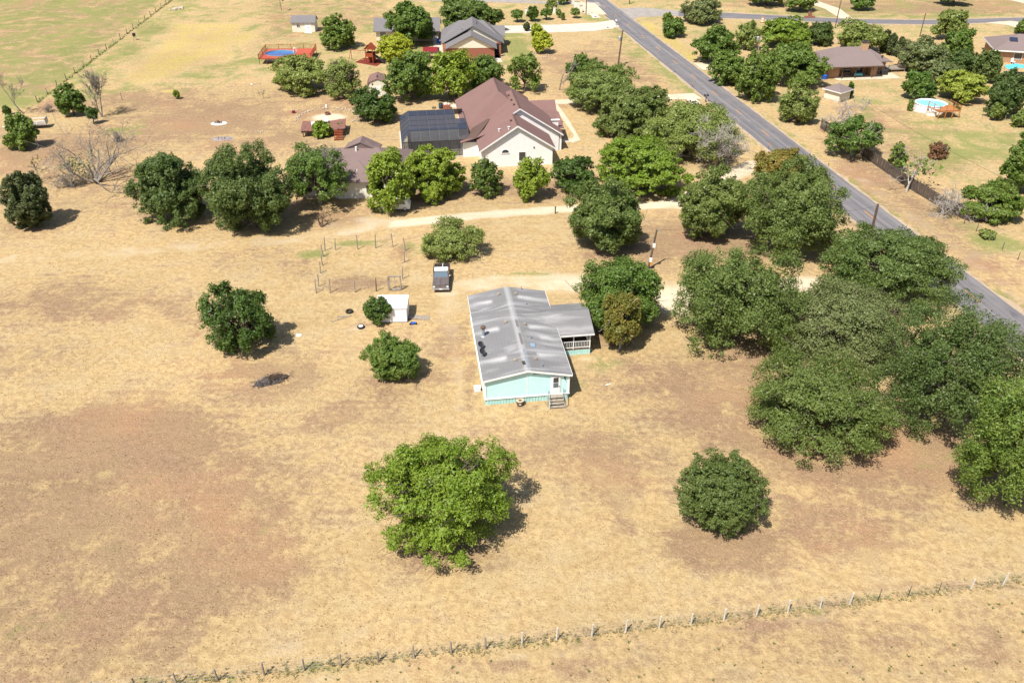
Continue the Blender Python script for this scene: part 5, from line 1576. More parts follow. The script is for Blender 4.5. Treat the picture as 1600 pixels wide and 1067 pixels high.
PA, ea = pole((1012.8, 420), (1026.5, 359), 'short service pole with meter boxes leaning on the dry grass', 'wood_dark', r=.15, extras=[(.99, 'hook'), (.62, 'box'), (.25, 'box'), (.17, 'obox')])
PB, eb = pole((1352, 402), (1372, 319), 'brown utility pole rising from the oak crown at the road edge', r=.21)
PC, ec = pole((965.5, 104), (973, 48), 'grey utility pole with transformer beside the road above the white house', 'wood_brown', r=.19, extras=[(.72, 'can'), (.97, 'xarm')])
PD, ed = pole((1304.5, 44.5), (1316, -6), 'tall dark utility pole on the side road behind the ranch house', extras=[(.9, 'can')])
PE_, ee = pole((1437, 58), (1446.5, 21), 'plain brown utility pole standing left of the yellowish airy tree')
PF, ef = pole((1184, 90), (1187, 57), 'utility pole with pale crossarm and transformer in the roadside thicket', 'wood_grey', extras=[(.97, 'xarm'), (.8, 'can')])
PG, eg = pole((915.5, 23.5), (917, -12), 'dark utility pole beside the stone gate at the top edge')
PH, eh = pole((983.5, 7), (984, -25), 'utility pole cut by the top edge right of the road')


def wire(name, A, B, sag, label, r=.014):
    pts = []
    for i in range(13):
        t = i / 12
        q = A.lerp(B, t)
        q.z -= sag * 4 * t * (1 - t)
        pts.append(q)
    o = MB().path(pts, r, 3).build(name, MAT['black'])
    return tag(o, label, 'cable')


wire('power_line', PA.location + ea * .98, PB.location + eb * .96, .5, 'thin service cable from the leaning service pole to the roadside pole')
wire('power_line', PB.location + eb * .985, Vector((69, 96, 6.6)), .4, 'dark cable crossing the road from the brown roadside pole')
wire('power_line', Vector((69, 96, 6.6)), Vector((57.5, 140, 7.0)), .8, 'long cable running along the wooden fence', .02)
wire('power_line', PC.location + ec * .95, PF.location + ef * .95, .6, 'pale cable crossing the road from the transformer pole')

# ------------------------------------------------------------------ field fence at the bottom
def fence_line(name, pts, label, mats, h=1.2, wires=4, r=.055, seed=1, thin=(), wmat='steel'):
    rng = random.Random(seed)
    p0 = Vector((pts[0][0], pts[0][1], 0))
    t = thing(name, label, 'fence', p0)
    prev = None
    for i, p in enumerate(pts):
        l = Vector((p[0], p[1], 0)) - p0
        e = l + Vector((rng.uniform(-.05, .05), rng.uniform(-.05, .05), h * rng.uniform(.92, 1.06)))
        if i in thin:
            MB().tube(l - Vector((0, 0, .02)), e, .022, .022, 4).build('post', MAT['dark_metal'], t)
        else:
            MB().tube(l - Vector((0, 0, .02)), e, r, r * .85, 7).build('post', mats[i % len(mats)], t)
        if prev:
            for k in range(wires):
                f = (k + .9) / (wires + .1)
                MB().tube(prev[0].lerp(prev[1], f), l.lerp(e, f), .005, .005, 3, False).build('wire', MAT[wmat], t)
        prev = (l, e)
    return t


bfx = [-40, -37.5, -35, -32.4, -29.9, -27.3, -24.8, -22.2, -19.6, -16.6, -14.0, -11.56, -9.1, -6.69, -4.18, -1.81, .7, 3.1, 5.6, 8.0, 10.42, 12.73, 15.13, 17.54, 19.9, 22.34, 24.59, 26.72, 29.06, 31.44, 34.03, 36.6, 39.1, 41.6, 44.2, 46.8, 49.4]
bfy = lambda x: 38.5 + .1425 * x + .00012 * x * x
MAT['pale_post'] = M('whitewashed_post', (.58, .545, .48), (.42, .385, .33), 5, .9, .2, .1)
fence_line('field_fence', [(x, bfy(x)) for x in bfx], 'barbed wire field fence with short pale posts across the bottom of the photo', [MAT['wood_grey'] if x < 0 else MAT['pale_post'] for x in bfx], 1.25, 4, .072, 3, thin=(27, 28, 29))
fence_line('pasture_fence', [(x, y) for x, y in zip(np.linspace(-89.6, -95.6, 22), np.linspace(160.5, 262, 22))], 'long wire pasture fence running to the top left corner', [MAT['wood_dark'], MAT['wood_grey'], MAT['wood_dark'], MAT['wood_dark']], 1.3, 5, .08, 4, wmat='wood_dark')
fence_line('road_fence', [tuple(G(*p)[:2]) for p in [(1506, 350), (1525, 362), (1544, 376), (1566, 390), (1590, 406), (1616, 424)]], 'short wire fence of dark stakes beside the road at right', [MAT['wood_dark']], 1.1, 3, .05, 5)
fence_line('garden_fence', [tuple(G(*p)[:2]) for p in [(1534, 186), (1552, 187), (1570, 188), (1590, 189), (1610, 190)]], 'low garden wire fence at the right edge above the green lawn', [MAT['wood_grey']], .9, 3, .04, 6)
for i, (a, b_) in enumerate([((1546, 172), (1551, 157)), ((1572, 165), (1577, 149)), ((1592, 172), (1597, 156))]):
    p = G(*a)
    t = tag(MB().tube((0, 0, 0), (.1, 0, 2.1), .07, .06, 6).build('garden_pole', MAT['palebark']), ['left garden pole of three pale poles at the right edge', 'middle garden pole of three pale poles at the right edge', 'right garden pole of three pale poles at the right edge'][i], 'pole', 'garden poles')
    t.location = p
# picket fence along the road
wf = [(53.75, 145.9), (54.9, 140.2), (56.2, 133.5), (57.2, 128.0), (58.2, 122.4), (59.3, 117.2), (60.8, 111.6), (62.6, 107.6)]
w0 = Vector((*wf[0], 0))
t = thing('wooden_fence', 'dark sagging wooden picket fence between the road and the pool yard', 'fence', w0)
rng = random.Random(8)
for i in range(len(wf) - 1):
    a, b_ = Vector((*wf[i], 0)) - w0, Vector((*wf[i + 1], 0)) - w0
    d = b_ - a
    L = d.length
    rz = math.atan2(d.y, d.x)
    mb = MB()
    n = int(L / .15)
    tilt = rng.uniform(-.02, .06)
    for k in range(n):
        c = a + d * (k + .5) / n
        h = 1.7 + rng.uniform(-.06, .06) - (.25 if rng.random() < .04 else 0)
        mb.cbox((c.x + tilt * rng.uniform(.5, 1.5), c.y, h / 2 + .03), (.135, .02, h), rz + rng.uniform(-.03, .03))
    mb.build('fence_panel', MAT['wood_dark'], t)['label'] = 'dark weathered picket panel'
    m = (a + b_) / 2
    for z in (.4, 1.3):
        MB().cbox((m.x + .05, m.y, z), (L, .05, .09), rz).build('fence_rail', MAT['wood_dark'], t)
    MB().cbox((a.x + .1, a.y, .9), (.11, .11, 1.8)).build('fence_post', MAT['wood_dark'], t)
# ------------------------------------------------------------------ red pool deck
pd = thing('pool_deck', 'red painted raised deck with railing around an oval blue pool', 'deck', (-54.1, 186.5, 0), 2.6)
DW, DD, DZ = 11.0, 8.3, 1.2
pc = (3.75, 4.6)
mb = MB()
N = 36
ov = [(pc[0] + 3.35 * math.cos(2 * math.pi * k / N), pc[1] + 2.7 * math.sin(2 * math.pi * k / N)) for k in range(N)]


def edge_pt(k):
    a = 2 * math.pi * k / N
    dx, dy = math.cos(a), math.sin(a)
    s = min(((DW - pc[0]) / dx if dx > 1e-6 else (-pc[0] / dx if dx < -1e-6 else 1e9)), ((DD - pc[1]) / dy if dy > 1e-6 else (-pc[1] / dy if dy < -1e-6 else 1e9)))
    return (pc[0] + dx * s, pc[1] + dy * s)


corners = [(DW, DD), (0, DD), (0, 0), (DW, 0)]
for k in range(N):
    a, b_ = edge_pt(k), edge_pt((k + 1) % N)
    poly = [(*ov[k], DZ), (*a, DZ)]
    for c in corners:
        if abs(a[0] - b_[0]) > 1e-3 and abs(a[1] - b_[1]) > 1e-3 and ((abs(c[0] - a[0]) < 1e-3 and abs(c[1] - b_[1]) < 1e-3) or (abs(c[0] - b_[0]) < 1e-3 and abs(c[1] - a[1]) < 1e-3)):
            poly.append((*c, DZ))
    poly += [(*b_, DZ), (*ov[(k + 1) % N], DZ)]
    mb.slab(poly, .09)
mb.build('deck_boards', MAT['red_deck'], pd)
MB().lathe([(3.32, 0), (3.32, 1.28), (3.22, 1.28), (3.22, 1.05)], (*pc, 0), N, 1, .806).build('pool_wall', MAT['steel'], pd)
MB().lathe([(3.22, 1.04), (3.22, 1.06)], (*pc, 0), N, 1, .806).build('pool_water', MAT['pool_blue'], pd)
mb = MB()
for s in (-.3, .3):
    mb.path([(pc[0] + 2.7, pc[1] + 1.0 + s, 1.0), (pc[0] + 2.75, pc[1] + 1.0 + s, 2.0), (pc[0] + 3.1, pc[1] + 1.0 + s, 2.1), (pc[0] + 3.5, pc[1] + 1.0 + s, 1.25)], .035, 6)
for z in (1.1, 1.4, 1.7):
    mb.tube((pc[0] + 2.72, pc[1] + .7, z), (pc[0] + 2.72, pc[1] + 1.3, z), .03, .03, 6)
mb.build('pool_ladder', MAT['white'], pd)
rails(pd, [(0, 0, 0), (DW / 2, 0, 0), (DW, 0, 0), (DW, DD / 2, 0), (DW, DD, 0), (DW * .75, DD, 0), (DW / 2, DD, 0), (DW / 4, DD, 0), (0, DD, 0), (0, DD / 2, 0), (0, 0, 0)], DZ, DZ + .95, MAT['redwood'], gap=.3)
for i in range(8):
    MB().cbox((DW * i / 7 * .99 + .05, .08, .55), (.1, .1, 1.1)).build('deck_leg', MAT['wood_dark'], pd)
    MB().cbox((DW * i / 7 * .99 + .05, DD - .08, .55), (.1, .1, 1.1)).build('deck_leg', MAT['wood_dark'], pd)
p = G(511, 72)
t = thing('upright_board', 'dark upright wooden panel beside the round shade tree', 'panel', (p.x - .5, p.y, 0), 20)
MB().extr([(-.5, 0, 0), (.5, 0, 0), (.42, 0, 1.5), (-.45, 0, 1.6)], (0, .15, 0)).build('panel', MAT['wood_brown'], t)

# ------------------------------------------------------------------ playset on red mulch
o = MB().add([G(*q) + Vector((0, 0, .012)) for q in [(554, 98), (589, 104), (603, 94), (570, 90.5)]], [(0, 1, 2, 3)]).build('mulch_bed', MAT['mulch'])
tag(o, 'red mulch bed under the wooden playset', 'mulch bed')
pl = thing('playset', 'reddish wooden playset with roofed tower, swings and dark slide', 'playset', (-30.4, 188.0, 0), -12)
for x in (-.8, .8):
    for y in (-.8, .8):
        MB().cbox((x, y, 1.6), (.13, .13, 3.2)).build('post', MAT['redwood'], pl)
MB().box(-.9, .9, -.9, .9, 1.45, 1.55).build('platform', MAT['redwood'], pl)
mb = MB()
for y in (-.83, .83):
    mb.box(-.8, .8, y - .03, y + .03, 1.55, 2.25)
mb.box(-.86, -.80, -.8, .8, 1.55, 2.25).box(-.8, .8, .80, .84, .1, 1.4)
mb.build('wall_panel', MAT['redwood'], pl)
gable_y(MB(), -1.15, 1.15, -1.1, 1.1, 3.0, 4.1, .07).build('roof', MAT['redwood'], pl)
MB().extr([(-.95, -.95, 3.0), (.95, -.95, 3.0), (0, -.95, 3.95)], (0, .05, 0)).cbox((0, -1.0, 3.35), (.35, .04, .35)).build('gable', MAT['redwood'], pl)
MB().tube((-.8, 0, 2.5), (-4.6, .3, 2.45), .07, .07, 6).build('swing_beam', MAT['redwood'], pl)
for s in (-1, 1):
    MB().tube((-4.5, .3, 2.5), (-4.9, .3 + s * 1.1, 0), .06, .06, 6).build('swing_leg', MAT['redwood'], pl)
for x in (-2.0, -3.4):
    mb = MB().tube((x - .22, .15, 2.45), (x - .22, .15, .5), .015, .015, 4).tube((x + .22, .15, 2.45), (x + .22, .15, .5), .015, .015, 4).box(x - .26, x + .26, .05, .25, .46, .5)
    mb.build('swing', MAT['orange'], pl)
mb = MB()
mb.slab([(.9, -.35, 1.55), (.9, .35, 1.55), (3.2, .35, .25), (3.2, -.35, .25)], .06)
for s in (-1, 1):
    mb.extr([(.9, s * .38, 1.5), (.9, s * .38, 1.78), (3.2, s * .38, .48), (3.2, s * .38, .2)], (0, .04 * s, 0))
mb.build('slide', MAT['black'], pl)
# ------------------------------------------------------------------ raised deck
rsx = thing('raised_deck', 'sagging red brown raised wooden deck with steps in the middle of the yard', 'deck', (-32.3, 143.6, 0), 7)
for x, y in ((-3.4, -1.9), (0, -1.9), (3.4, -1.9), (-3.4, 2.1), (0, 2.2), (3.4, 2.1)):
    MB().cbox((x, y, .6), (.16, .16, 1.2)).build('post', MAT['wood_brown'], rsx)
rg = random.Random(3)
n = 34
for i in range(n):
    x0 = -3.75 + 7.5 * i / n
    sag = 1.28 - .16 * math.cos(x0 / 3.75 * 1.5) + (.02 * (i % 3)) + (.12 if x0 > 2.2 else 0) + rg.uniform(-.015, .015)
    a = rg.uniform(-.12, .12)
    MB().slab([(x0, -2.15 + a, sag - .08), (x0 + .205, -2.15 + a, sag - .08), (x0 + .205, 2.4 + a, sag + .12), (x0, 2.4 + a, sag + .12)], .05).build('plank', MAT['rust'], rsx)
MB().box(-3.7, 3.7, -2.0, -1.9, .78, 1.0).build('rim_joist', MAT['wood_brown'], rsx)
for i in range(6):
    MB().box(1.9, 3.3, -2.5 - i * .36, -2.2 - i * .36, 1.04 - i * .18, 1.10 - i * .18).build('step', MAT['redwood'], rsx)
for x in (1.86, 3.30):
    MB().extr([(x, -2.0, 1.02), (x, -4.6, 0), (x, -4.2, 0), (x, -2.0, .84)], (.04, 0, 0)).build('stringer', MAT['wood_brown'], rsx)
q = rsx.matrix_basis
for (x, y, a, lab) in [(-1.55, -.6, .5, 'white plastic chair at the left on the red brown raised deck'), (.35, 1.3, .1, 'white plastic chair at the back of the red brown raised deck')]:
    p = q @ Vector((x, y, 1.14 + (y + 2.1) * .045))
    c = thing('plastic_chair', lab, 'chair', p, 8 + a * 40)
    MB().box(-.36, .36, -.34, .34, .3, .35).build('seat', MAT['white'], c)
    MB().extr([(-.36, .3, .33), (.36, .3, .33), (.34, .46, .9), (-.34, .46, .9)], (0, .05, 0)).build('backrest', MAT['white'], c)
    for sx_ in (-.33, .33):
        for sy_ in (-.3, .3):
            MB().cbox((sx_, sy_, .15), (.07, .07, .31)).build('leg', MAT['white'], c)
        MB().box(sx_ - .03, sx_ + .03, -.34, .34, .5, .55).build('armrest', MAT['white'], c)
p = G(512, 179.5)
t = thing('fire_ring', 'rusty metal fire ring at the centre of the pale sandy circle', 'fire ring', (p.x, p.y, 0))
MB().lathe([(.48, 0), (.5, .42), (.42, .42), (.4, .1)], (0, 0, 0), 16).build('ring', MAT['rust'], t)
MB().lathe([(.4, .1), (.4, .13)], (0, 0, 0), 12).build('ash', MAT['char'], t)
p = G(512, 184)
t = thing('stone_circle', 'ring of loose pale stones around the sandy fire circle', 'stones', (p.x, p.y, 0))
rocks(t, 44, None, .2, 12, MAT['rock'], 0, ring=(5.4, 5.2, -.5, 3.7))
p = G(459, 177)
t = thing('red_toy', 'small red and grey toy on the dry lawn left of the raised deck', 'toy', (p.x, p.y, 0))
MB().cbox((0, 0, .25), (.6, .4, .4), .3).build('body', MAT['red'], t)
MB().cbox((.1, .1, .52), (.35, .25, .16), .3).build('top', MAT['steel'], t)
p = G(510, 167.5)
t = thing('white_stake', 'small white marker stone behind the sandy fire circle', 'marker', (p.x, p.y, 0))
MB().lathe([(.18, 0), (.16, .35), (.06, .5)], (0, 0, 0), 7).build('stone', MAT['white'], t)
p = G(475.5, 205.5)
t = thing('metal_tub', 'dark round tub at the left foot of the raised deck', 'tub', (p.x, p.y, 0))
MB().lathe([(.35, 0), (.45, .3), (.4, .3), (.3, .06)], (0, 0, 0), 14).build('bowl', MAT['steel'], t)
# trash barrel by the cottage
p = G(582, 327)
t = thing('trash_barrel', 'black barrel standing on the dirt in front of the cottage', 'barrel', (p.x, p.y, 0))
MB().lathe([(.30, 0), (.31, .03), (.31, .42), (.325, .45), (.31, .48), (.31, .9), (.29, .92), (.28, .6)], (0, 0, 0), 18).build('drum', MAT['black'], t)
MB().lathe([(.325, .88), (.325, .93), (.29, .93)], (0, 0, 0), 18).build('rim', MAT['black'], t)
# grey trailer at left
p = G(52, 200)
t = thing('flatbed_trailer', 'old grey trailer with white end rails under the leafy tree at left', 'trailer', (p.x, p.y, 0), 12)
MB().box(-3.4, 2.4, -.9, .9, .62, .74).build('bed', MAT['wood_grey'], t)
for x in (-1.8, -.4, 1.0, 2.4):
    for y in (-.9, .9):
        MB().cbox((x, y, 1.05), (.08, .08, .7)).build('stake', MAT['white'], t)
for y in (-.9, .9):
    MB().box(-2.8, 2.4, y - .04, y + .04, 1.32, 1.42).build('side_rail', MAT['white'], t)
MB().box(2.34, 2.44, -.9, .9, .6, 1.7).build('end_board', MAT['steel'], t)
for y in (-.95, .95):
    wheel(t, (-.2, y, .34), .34, .2)
MB().tube((-3.4, 0, .6), (-4.8, 0, .5), .06, .06, 6).build('drawbar', MAT['steel'], t)
# items behind the white house
bn = thing('park_bench', 'brown wooden bench on the concrete behind the white house', 'bench', G(717, 162), 6)
MB().box(-.9, .9, -.25, .25, .42, .48).build('seat', MAT['wood_brown'], bn)
MB().extr([(-.9, .25, .48), (.9, .25, .48), (.9, .38, 1.0), (-.9, .38, 1.0)], (0, .05, 0)).build('backrest', MAT['wood_brown'], bn)
for x in (-.8, .8):
    MB().box(x - .05, x + .05, -.22, .22, 0, .42).build('leg', MAT['black'], bn)
sheet('back_slab', [(696, 168), (733, 170), (730, 158), (712, 161)], .02, MAT['concrete'])
p = G(689, 170)
t = thing('blue_barrel', 'dark blue barrel behind the pool enclosure', 'barrel', (p.x, p.y, 0))
MB().lathe([(.36, 0), (.4, .2), (.4, .8), (.36, 1.0), (.3, 1.0)], (0, 0, 0), 14).build('drum', M('navy_plastic', (.03, .05, .09), None, 3, .5), t, True)
MB().lathe([(.37, .96), (.37, 1.02), (.1, 1.02)], (0, 0, 0), 14).build('lid', MAT['black'], t)
p = G(698, 170)
t = thing('brick_planter', 'pink brick box with white clutter behind the pool enclosure', 'planter', (p.x, p.y, 0), 8)
MB().box(-.7, .7, -.4, .4, 0, .75).build('box', MAT['brick'], t)
MB().cbox((-.2, 0, .9), (.5, .4, .3), .4).cbox((.4, .1, .85), (.35, .3, .22), -.2).build('clutter', MAT['white'], t)
p = G(678, 169.5)
tag(MB().lathe([(.38, 0), (.42, .12), (.36, .22), (.1, .3)], (p.x, p.y, 0), 10).build('brown_mound', MAT['wood_brown']), 'small dark brown lump on the lawn left of the blue barrel', 'mound')
# things by the brick house
p = G(673, 92)
t = thing('red_canopy', 'red fabric canopy behind the tree belt at the brick house', 'canopy', (p.x, p.y, 0), 5)
for x in (-1.5, 1.5):
    for y in (-1.3, 1.3):
        MB().tube((x, y, 0), (x, y, 1.9), .04, .04, 6).build('leg', MAT['steel'], t)
MB().slab([(-1.6, -1.4, 1.85), (1.6, -1.4, 1.85), (1.6, 1.4, 2.15), (-1.6, 1.4, 2.15)], .05).build('fabric', MAT['red'], t)
p = G(676, 83)
t = thing('hot_tub', 'dark covered hot tub behind the red canopy', 'hot tub', (p.x, p.y, 0), 3)
MB().box(-1.5, 1.5, -.9, .9, 0, .85).build('cabinet', MAT['wood_dark'], t, bevel=.05)
MB().box(-1.55, 1.55, -.95, .95, .85, .97).build('cover', MAT['black'], t, bevel=.04)
p = G(685, 70)
t = thing('blue_chair', 'blue folded lawn chair at the left wall of the brick house', 'chair', (p.x, p.y, 0), 20)
MB().extr([(-.35, 0, .4), (.35, 0, .4), (.35, .35, 1.3), (-.35, .35, 1.3)], (0, .08, 0)).build('backrest', MAT['blue'], t)
MB().box(-.35, .35, -.5, 0, .38, .45).build('seat', MAT['blue'], t)
for x in (-.33, .33):
    MB().tube((x, -.45, 0), (x, -.4, .42), .03, .03, 5).build('leg', MAT['steel'], t)
    MB().tube((x, .2, 0), (x, .05, .42), .03, .03, 5).build('leg', MAT['steel'], t)
p = G(846, 87)
t = thing('tree_ring', 'round stone edging around the bright lime ornamental tree', 'edging', (p.x, p.y, 0))
rocks(t, 26, None, .17, 31, MAT['stone'], 0, ring=(1.7, 1.7, 0, 6.28))
# basketball hoop at the top
p = G(440, 17.5)
t = thing('basketball_hoop', 'black basketball hoop stand on the dry upper field', 'basketball hoop', (p.x, p.y, 0))
MB().tube((0, 0, 0), (-.15, 0, 2.9), .07, .06, 6).tube((-.15, 0, 2.6), (.7, 0, 2.9), .05, .05, 6).build('pole', MAT['black'], t)
MB().cbox((.75, 0, 3.05), (.08, 1.6, 1.0)).build('backboard', MAT['black'], t)
MB().path([(.8 + .23 + .23 * math.cos(a), .23 * math.sin(a), 2.8) for a in np.linspace(0, 6.28, 13)], .02, 4).build('rim', MAT['red'], t)
# rocks on the far pasture
p = G(276, 15)
t = thing('rock_pile', 'pile of white rocks beside the far pasture fence', 'rocks', (p.x, p.y, 0))
rocks(t, 16, (.7, .6), .42, 41, MAT['rock'])
p = G(211, 63)
t = thing('game_feeder', 'small dark feeder on a stand beside the far pasture fence', 'feeder', (p.x, p.y, 0))
MB().lathe([(.1, .75), (.38, 1.0), (.4, 1.5), (.15, 1.62)], (0, 0, 0), 10).build('drum', MAT['black'], t)
for a in (0, 2.1, 4.2):
    MB().tube((.5 * math.cos(a), .5 * math.sin(a), 0), (.2 * math.cos(a), .2 * math.sin(a), .95), .03, .03, 4).build('leg', MAT['black'], t)
p = G(191, 156.5)
tag(MB().tube((p.x, p.y, 0), (p.x - .03, p.y, 1.4), .05, .04, 5).build('stake', MAT['wood_dark']), 'lone dark stake on the dry lawn right of the bare grey tree', 'stake')
p = G(397, 152)
t = thing('light_stake', 'thin pale stake with white lamp head on the dry lawn', 'stake', (p.x, p.y, 0))
MB().tube((0, 0, 0), (-.1, 0, 2.4), .03, .025, 5).build('stake', MAT['steel'], t)
MB().cbox((-.1, 0, 2.45), (.35, .2, .18)).build('lamp', MAT['white'], t)
p = G(867.5, 334)
tag(MB().cbox((p.x, p.y, .5), (.14, .14, 1.0), .3).cbox((p.x, p.y, 1.02), (.2, .2, .08), .3).build('track_post', MAT['wood_dark']), 'lone short dark post beside the dirt track near the lone oak', 'post')
# ------------------------------------------------------------------ right pool and deck
rp2 = thing('round_pool', 'above ground pool with white wall and aqua water on the right lawn', 'pool', (77.0, 156.1, 0), -8)
MB().lathe([(3.0, 0), (3.0, .06)], (-.5, .0, 0), 30, 1.1, .95).build('pool_pad', MAT['stone'], rp2)
MB().lathe([(2.55, 0), (2.55, 1.22), (2.62, 1.24), (2.62, 1.30), (2.42, 1.30), (2.42, 1.1)], (0, 0, 0), 36, 1.08, .98).build('pool_wall', MAT['white_metal'], rp2)
MB().lathe([(2.42, 1.12), (2.42, 1.15)], (0, 0, 0), 36, 1.08, .98).build('pool_water', MAT['pool_aqua'], rp2)
dk = thing('cedar_deck', 'orange cedar deck with open railing beside the aqua pool', 'deck', (0, 0, 0), 0)
A, B, C, D_ = Vector((75.5, 153.75, 0)), Vector((76.2, 150.6, 0)), Vector((80.2, 151.2, 0)), Vector((79.75, 154.7, 0))
dk.location = B
L_ = [v - B for v in (A, B, C, D_)]
n = 14
inner = Vector((77.6, 153.0, 0)) - B
for i in range(n):                                        # boards run parallel to the front edge
    t0, t1 = i / n, (i + .93) / n
    a0, a1 = L_[1].lerp(L_[0], t0), L_[1].lerp(L_[0], t1)
    b0, b1 = L_[2].lerp(L_[3], t0), L_[2].lerp(L_[3], t1)
    if i > 5:
        k = min(1, .25 + (i - 5) * .07)
        a0, a1 = a0.lerp(b0, k), a1.lerp(b1, k)
    MB().slab([(v.x, v.y, 1.36) for v in (a0, b0, b1, a1)], .06).build('deck_board', MAT['cedar_wood'], dk)
MB().tube((0, 0, 1.27), tuple(L_[2] + Vector((0, 0, 1.27))), .07, .07, 4).tube((0, 0, 1.27), tuple(L_[0] + Vector((0, 0, 1.27))), .07, .07, 4).tube(tuple(L_[2] + Vector((0, 0, 1.27))), tuple(L_[3] + Vector((0, 0, 1.27))), .07, .07, 4).build('deck_beam', MAT['cedar_wood'], dk)
rails(dk, [tuple(L_[0]), tuple(L_[0].lerp(L_[1], .5)), tuple(L_[1]), tuple(L_[1].lerp(L_[2], .33)), tuple(L_[1].lerp(L_[2], .66)), tuple(L_[2]), tuple(L_[2].lerp(L_[3], .5)), tuple(L_[3])], 1.36, 2.25, MAT['cedar_wood'], gap=9, plain=False)
for v in (L_[1], L_[1].lerp(L_[2], .33), L_[1].lerp(L_[2], .66), L_[2], L_[0], L_[3]):
    MB().cbox((v.x, v.y, .62), (.12, .12, 1.25)).build('deck_leg', MAT['cedar_wood'], dk)
p = G(1455.5, 182)
t = thing('deck_box', 'pale storage box at the left foot of the cedar deck', 'box', (p.x, p.y + .3, 0), -25)
MB().box(-.8, .8, -.3, .3, 0, .62).build('body', MAT['stucco'], t, bevel=.03)
MB().box(-.84, .84, -.34, .34, .62, .70).build('lid', MAT['stone'], t)
# turquoise tarp in the corner house garden
p = G(1588, 117)
t = thing('play_tarp', 'turquoise tarp shelter behind the trees at the right edge', 'tarp', (p.x, p.y, 0), -10)
for x in (-2.2, 2.2):
    for y in (-1.2, 1.2):
        MB().tube((x, y, 0), (x, y, 1.5), .04, .04, 5).build('pole', MAT['steel'], t)
MB().slab([(-2.4, -1.4, 1.35), (0, -1.4, 1.8), (0, 1.4, 1.9), (-2.4, 1.4, 1.45)], .03).slab([(0, -1.4, 1.8), (2.4, -1.4, 1.35), (2.4, 1.4, 1.45), (0, 1.4, 1.9)], .03).build('tarp', M('turquoise_tarp', (.08, .42, .52), (.12, .5, .6), 2, .6), t)
p = G(1582, 100)
t = thing('garden_chair', 'white garden chair in front of the corner house', 'chair', (p.x, p.y, 0), 15)
MB().box(-.35, .35, -.35, .35, .4, .46).build('seat', MAT['white'], t)
MB().box(-.35, .35, .32, .38, .46, 1.1).build('backrest', MAT['white'], t)
for x in (-.3, .3):
    for y in (-.3, .3):
        MB().cbox((x, y, .2), (.05, .05, .4)).build('leg', MAT['white'], t)


# ------------------------------------------------------------------ roadside furniture
def mailbox(base, label, m_, h=1.1, two=False):
    p = G(*base)
    t = thing('mailbox', label, 'mailbox', (p.x, p.y, 0), 10)
    MB().cbox((0, 0, h / 2), (.12, .12, h)).build('post', MAT['wood_dark'], t)
    for x in ((-.28, .28) if two else (0,)):
        MB().extr([(x - .13, -.3, h), (x + .13, -.3, h), (x + .13, -.3, h + .2), (x + .07, -.3, h + .29), (x - .07, -.3, h + .29), (x - .13, -.3, h + .2)], (0, .6, 0)).build('box', MAT[m_], t)
    return t


mailbox((1102.5, 160), 'double black mailbox at the concrete drive of the white house', 'black', 1.15, True)
mailbox((962.5, 40.5), 'white mailbox at the road end of the concrete driveway', 'white', 1.1)
for b_, lab in [((1081.5, 137), 'small orange reflector post at the left road edge by the house drive'), ((948.5, 30), 'yellow reflector post at the left road edge near the junction'), ((1200, 233.5), 'orange reflector stake beside the road near the ragged oak')]:
    p = G(*b_)
    t = thing('reflector_post', lab, 'reflector post', (p.x, p.y, 0))
    MB().tube((0, 0, 0), (0, 0, .95), .03, .03, 5).build('post', MAT['wood_dark'], t)
    MB().cbox((0, -.03, .85), (.22, .04, .3)).build('reflector', MAT['orange'], t)
p = G(1051, 114)
t = thing('road_sign', 'grey back of a small road sign at the left road edge', 'sign', (p.x, p.y, 0))
MB().tube((0, 0, 0), (0, 0, 2.0), .03, .03, 5).build('post', MAT['steel'], t)
MB().cbox((0, .03, 1.75), (.4, .02, .5)).build('plate', MAT['steel'], t)
p = G(941, 48)
t = thing('yard_sign', 'white panel sign on two posts beside the concrete driveway', 'sign', (p.x, p.y, 0), 15)
for x in (-.45, .45):
    MB().cbox((x, 0, .7), (.09, .09, 1.4)).build('post', MAT['white'], t)
MB().cbox((0, -.02, 1.05), (.82, .05, .6)).build('panel', MAT['white_metal'], t)
p = G(1191, 36)
t = thing('traffic_barrel', 'orange and white striped traffic barrel on the side road verge', 'traffic barrel', (p.x, p.y, 0))
for i in range(5):
    r0 = .42 - .03 * i
    MB().lathe([(r0, .05 + .26 * i), (r0 - .015, .30 + .26 * i)], (0, 0, 0), 14).build('band', MAT['orange'] if i % 2 == 0 else MAT['white'], t)
MB().lathe([(.5, 0), (.48, .06)], (0, 0, 0), 12).build('base', MAT['rubber'], t)
p = G(1265, 28)
t = thing('brick_mailbox', 'brown brick mailbox pillar with planter across the side road', 'mailbox', (p.x, p.y, 0))
MB().cbox((0, 0, .75), (.8, .6, 1.5)).build('pillar', MAT['brick'], t)
MB().cbox((0, 0, .2), (2.6, .8, .4)).build('planter', MAT['brick'], t)
MB().cbox((0, -.05, 1.65), (.4, .6, .32)).build('box', MAT['black'], t)
gl = ['leftmost pale stone pillar of the entrance gate at the top edge', 'second pale stone pillar from the left at the entrance gate', 'third pale stone pillar from the left at the entrance gate', 'fourth pale stone pillar from the left at the entrance gate', 'rightmost pale stone pillar of the entrance gate, next to the utility pole']
for (x, y), lab in zip([(892, 6), (896, 7), (899, 12.5), (904, 13), (907.5, 19.5)], gl):
    p = G(x, y)
    t = thing('gate_pillar', lab, 'pillar', (p.x, p.y, 0), 10, 'stone gate pillars')
    MB().cbox((0, 0, .85), (.62, .62, 1.7)).build('shaft', MAT['stucco'], t)
    MB().cbox((0, 0, 1.76), (.78, .78, .14)).build('cap', MAT['stone'], t)
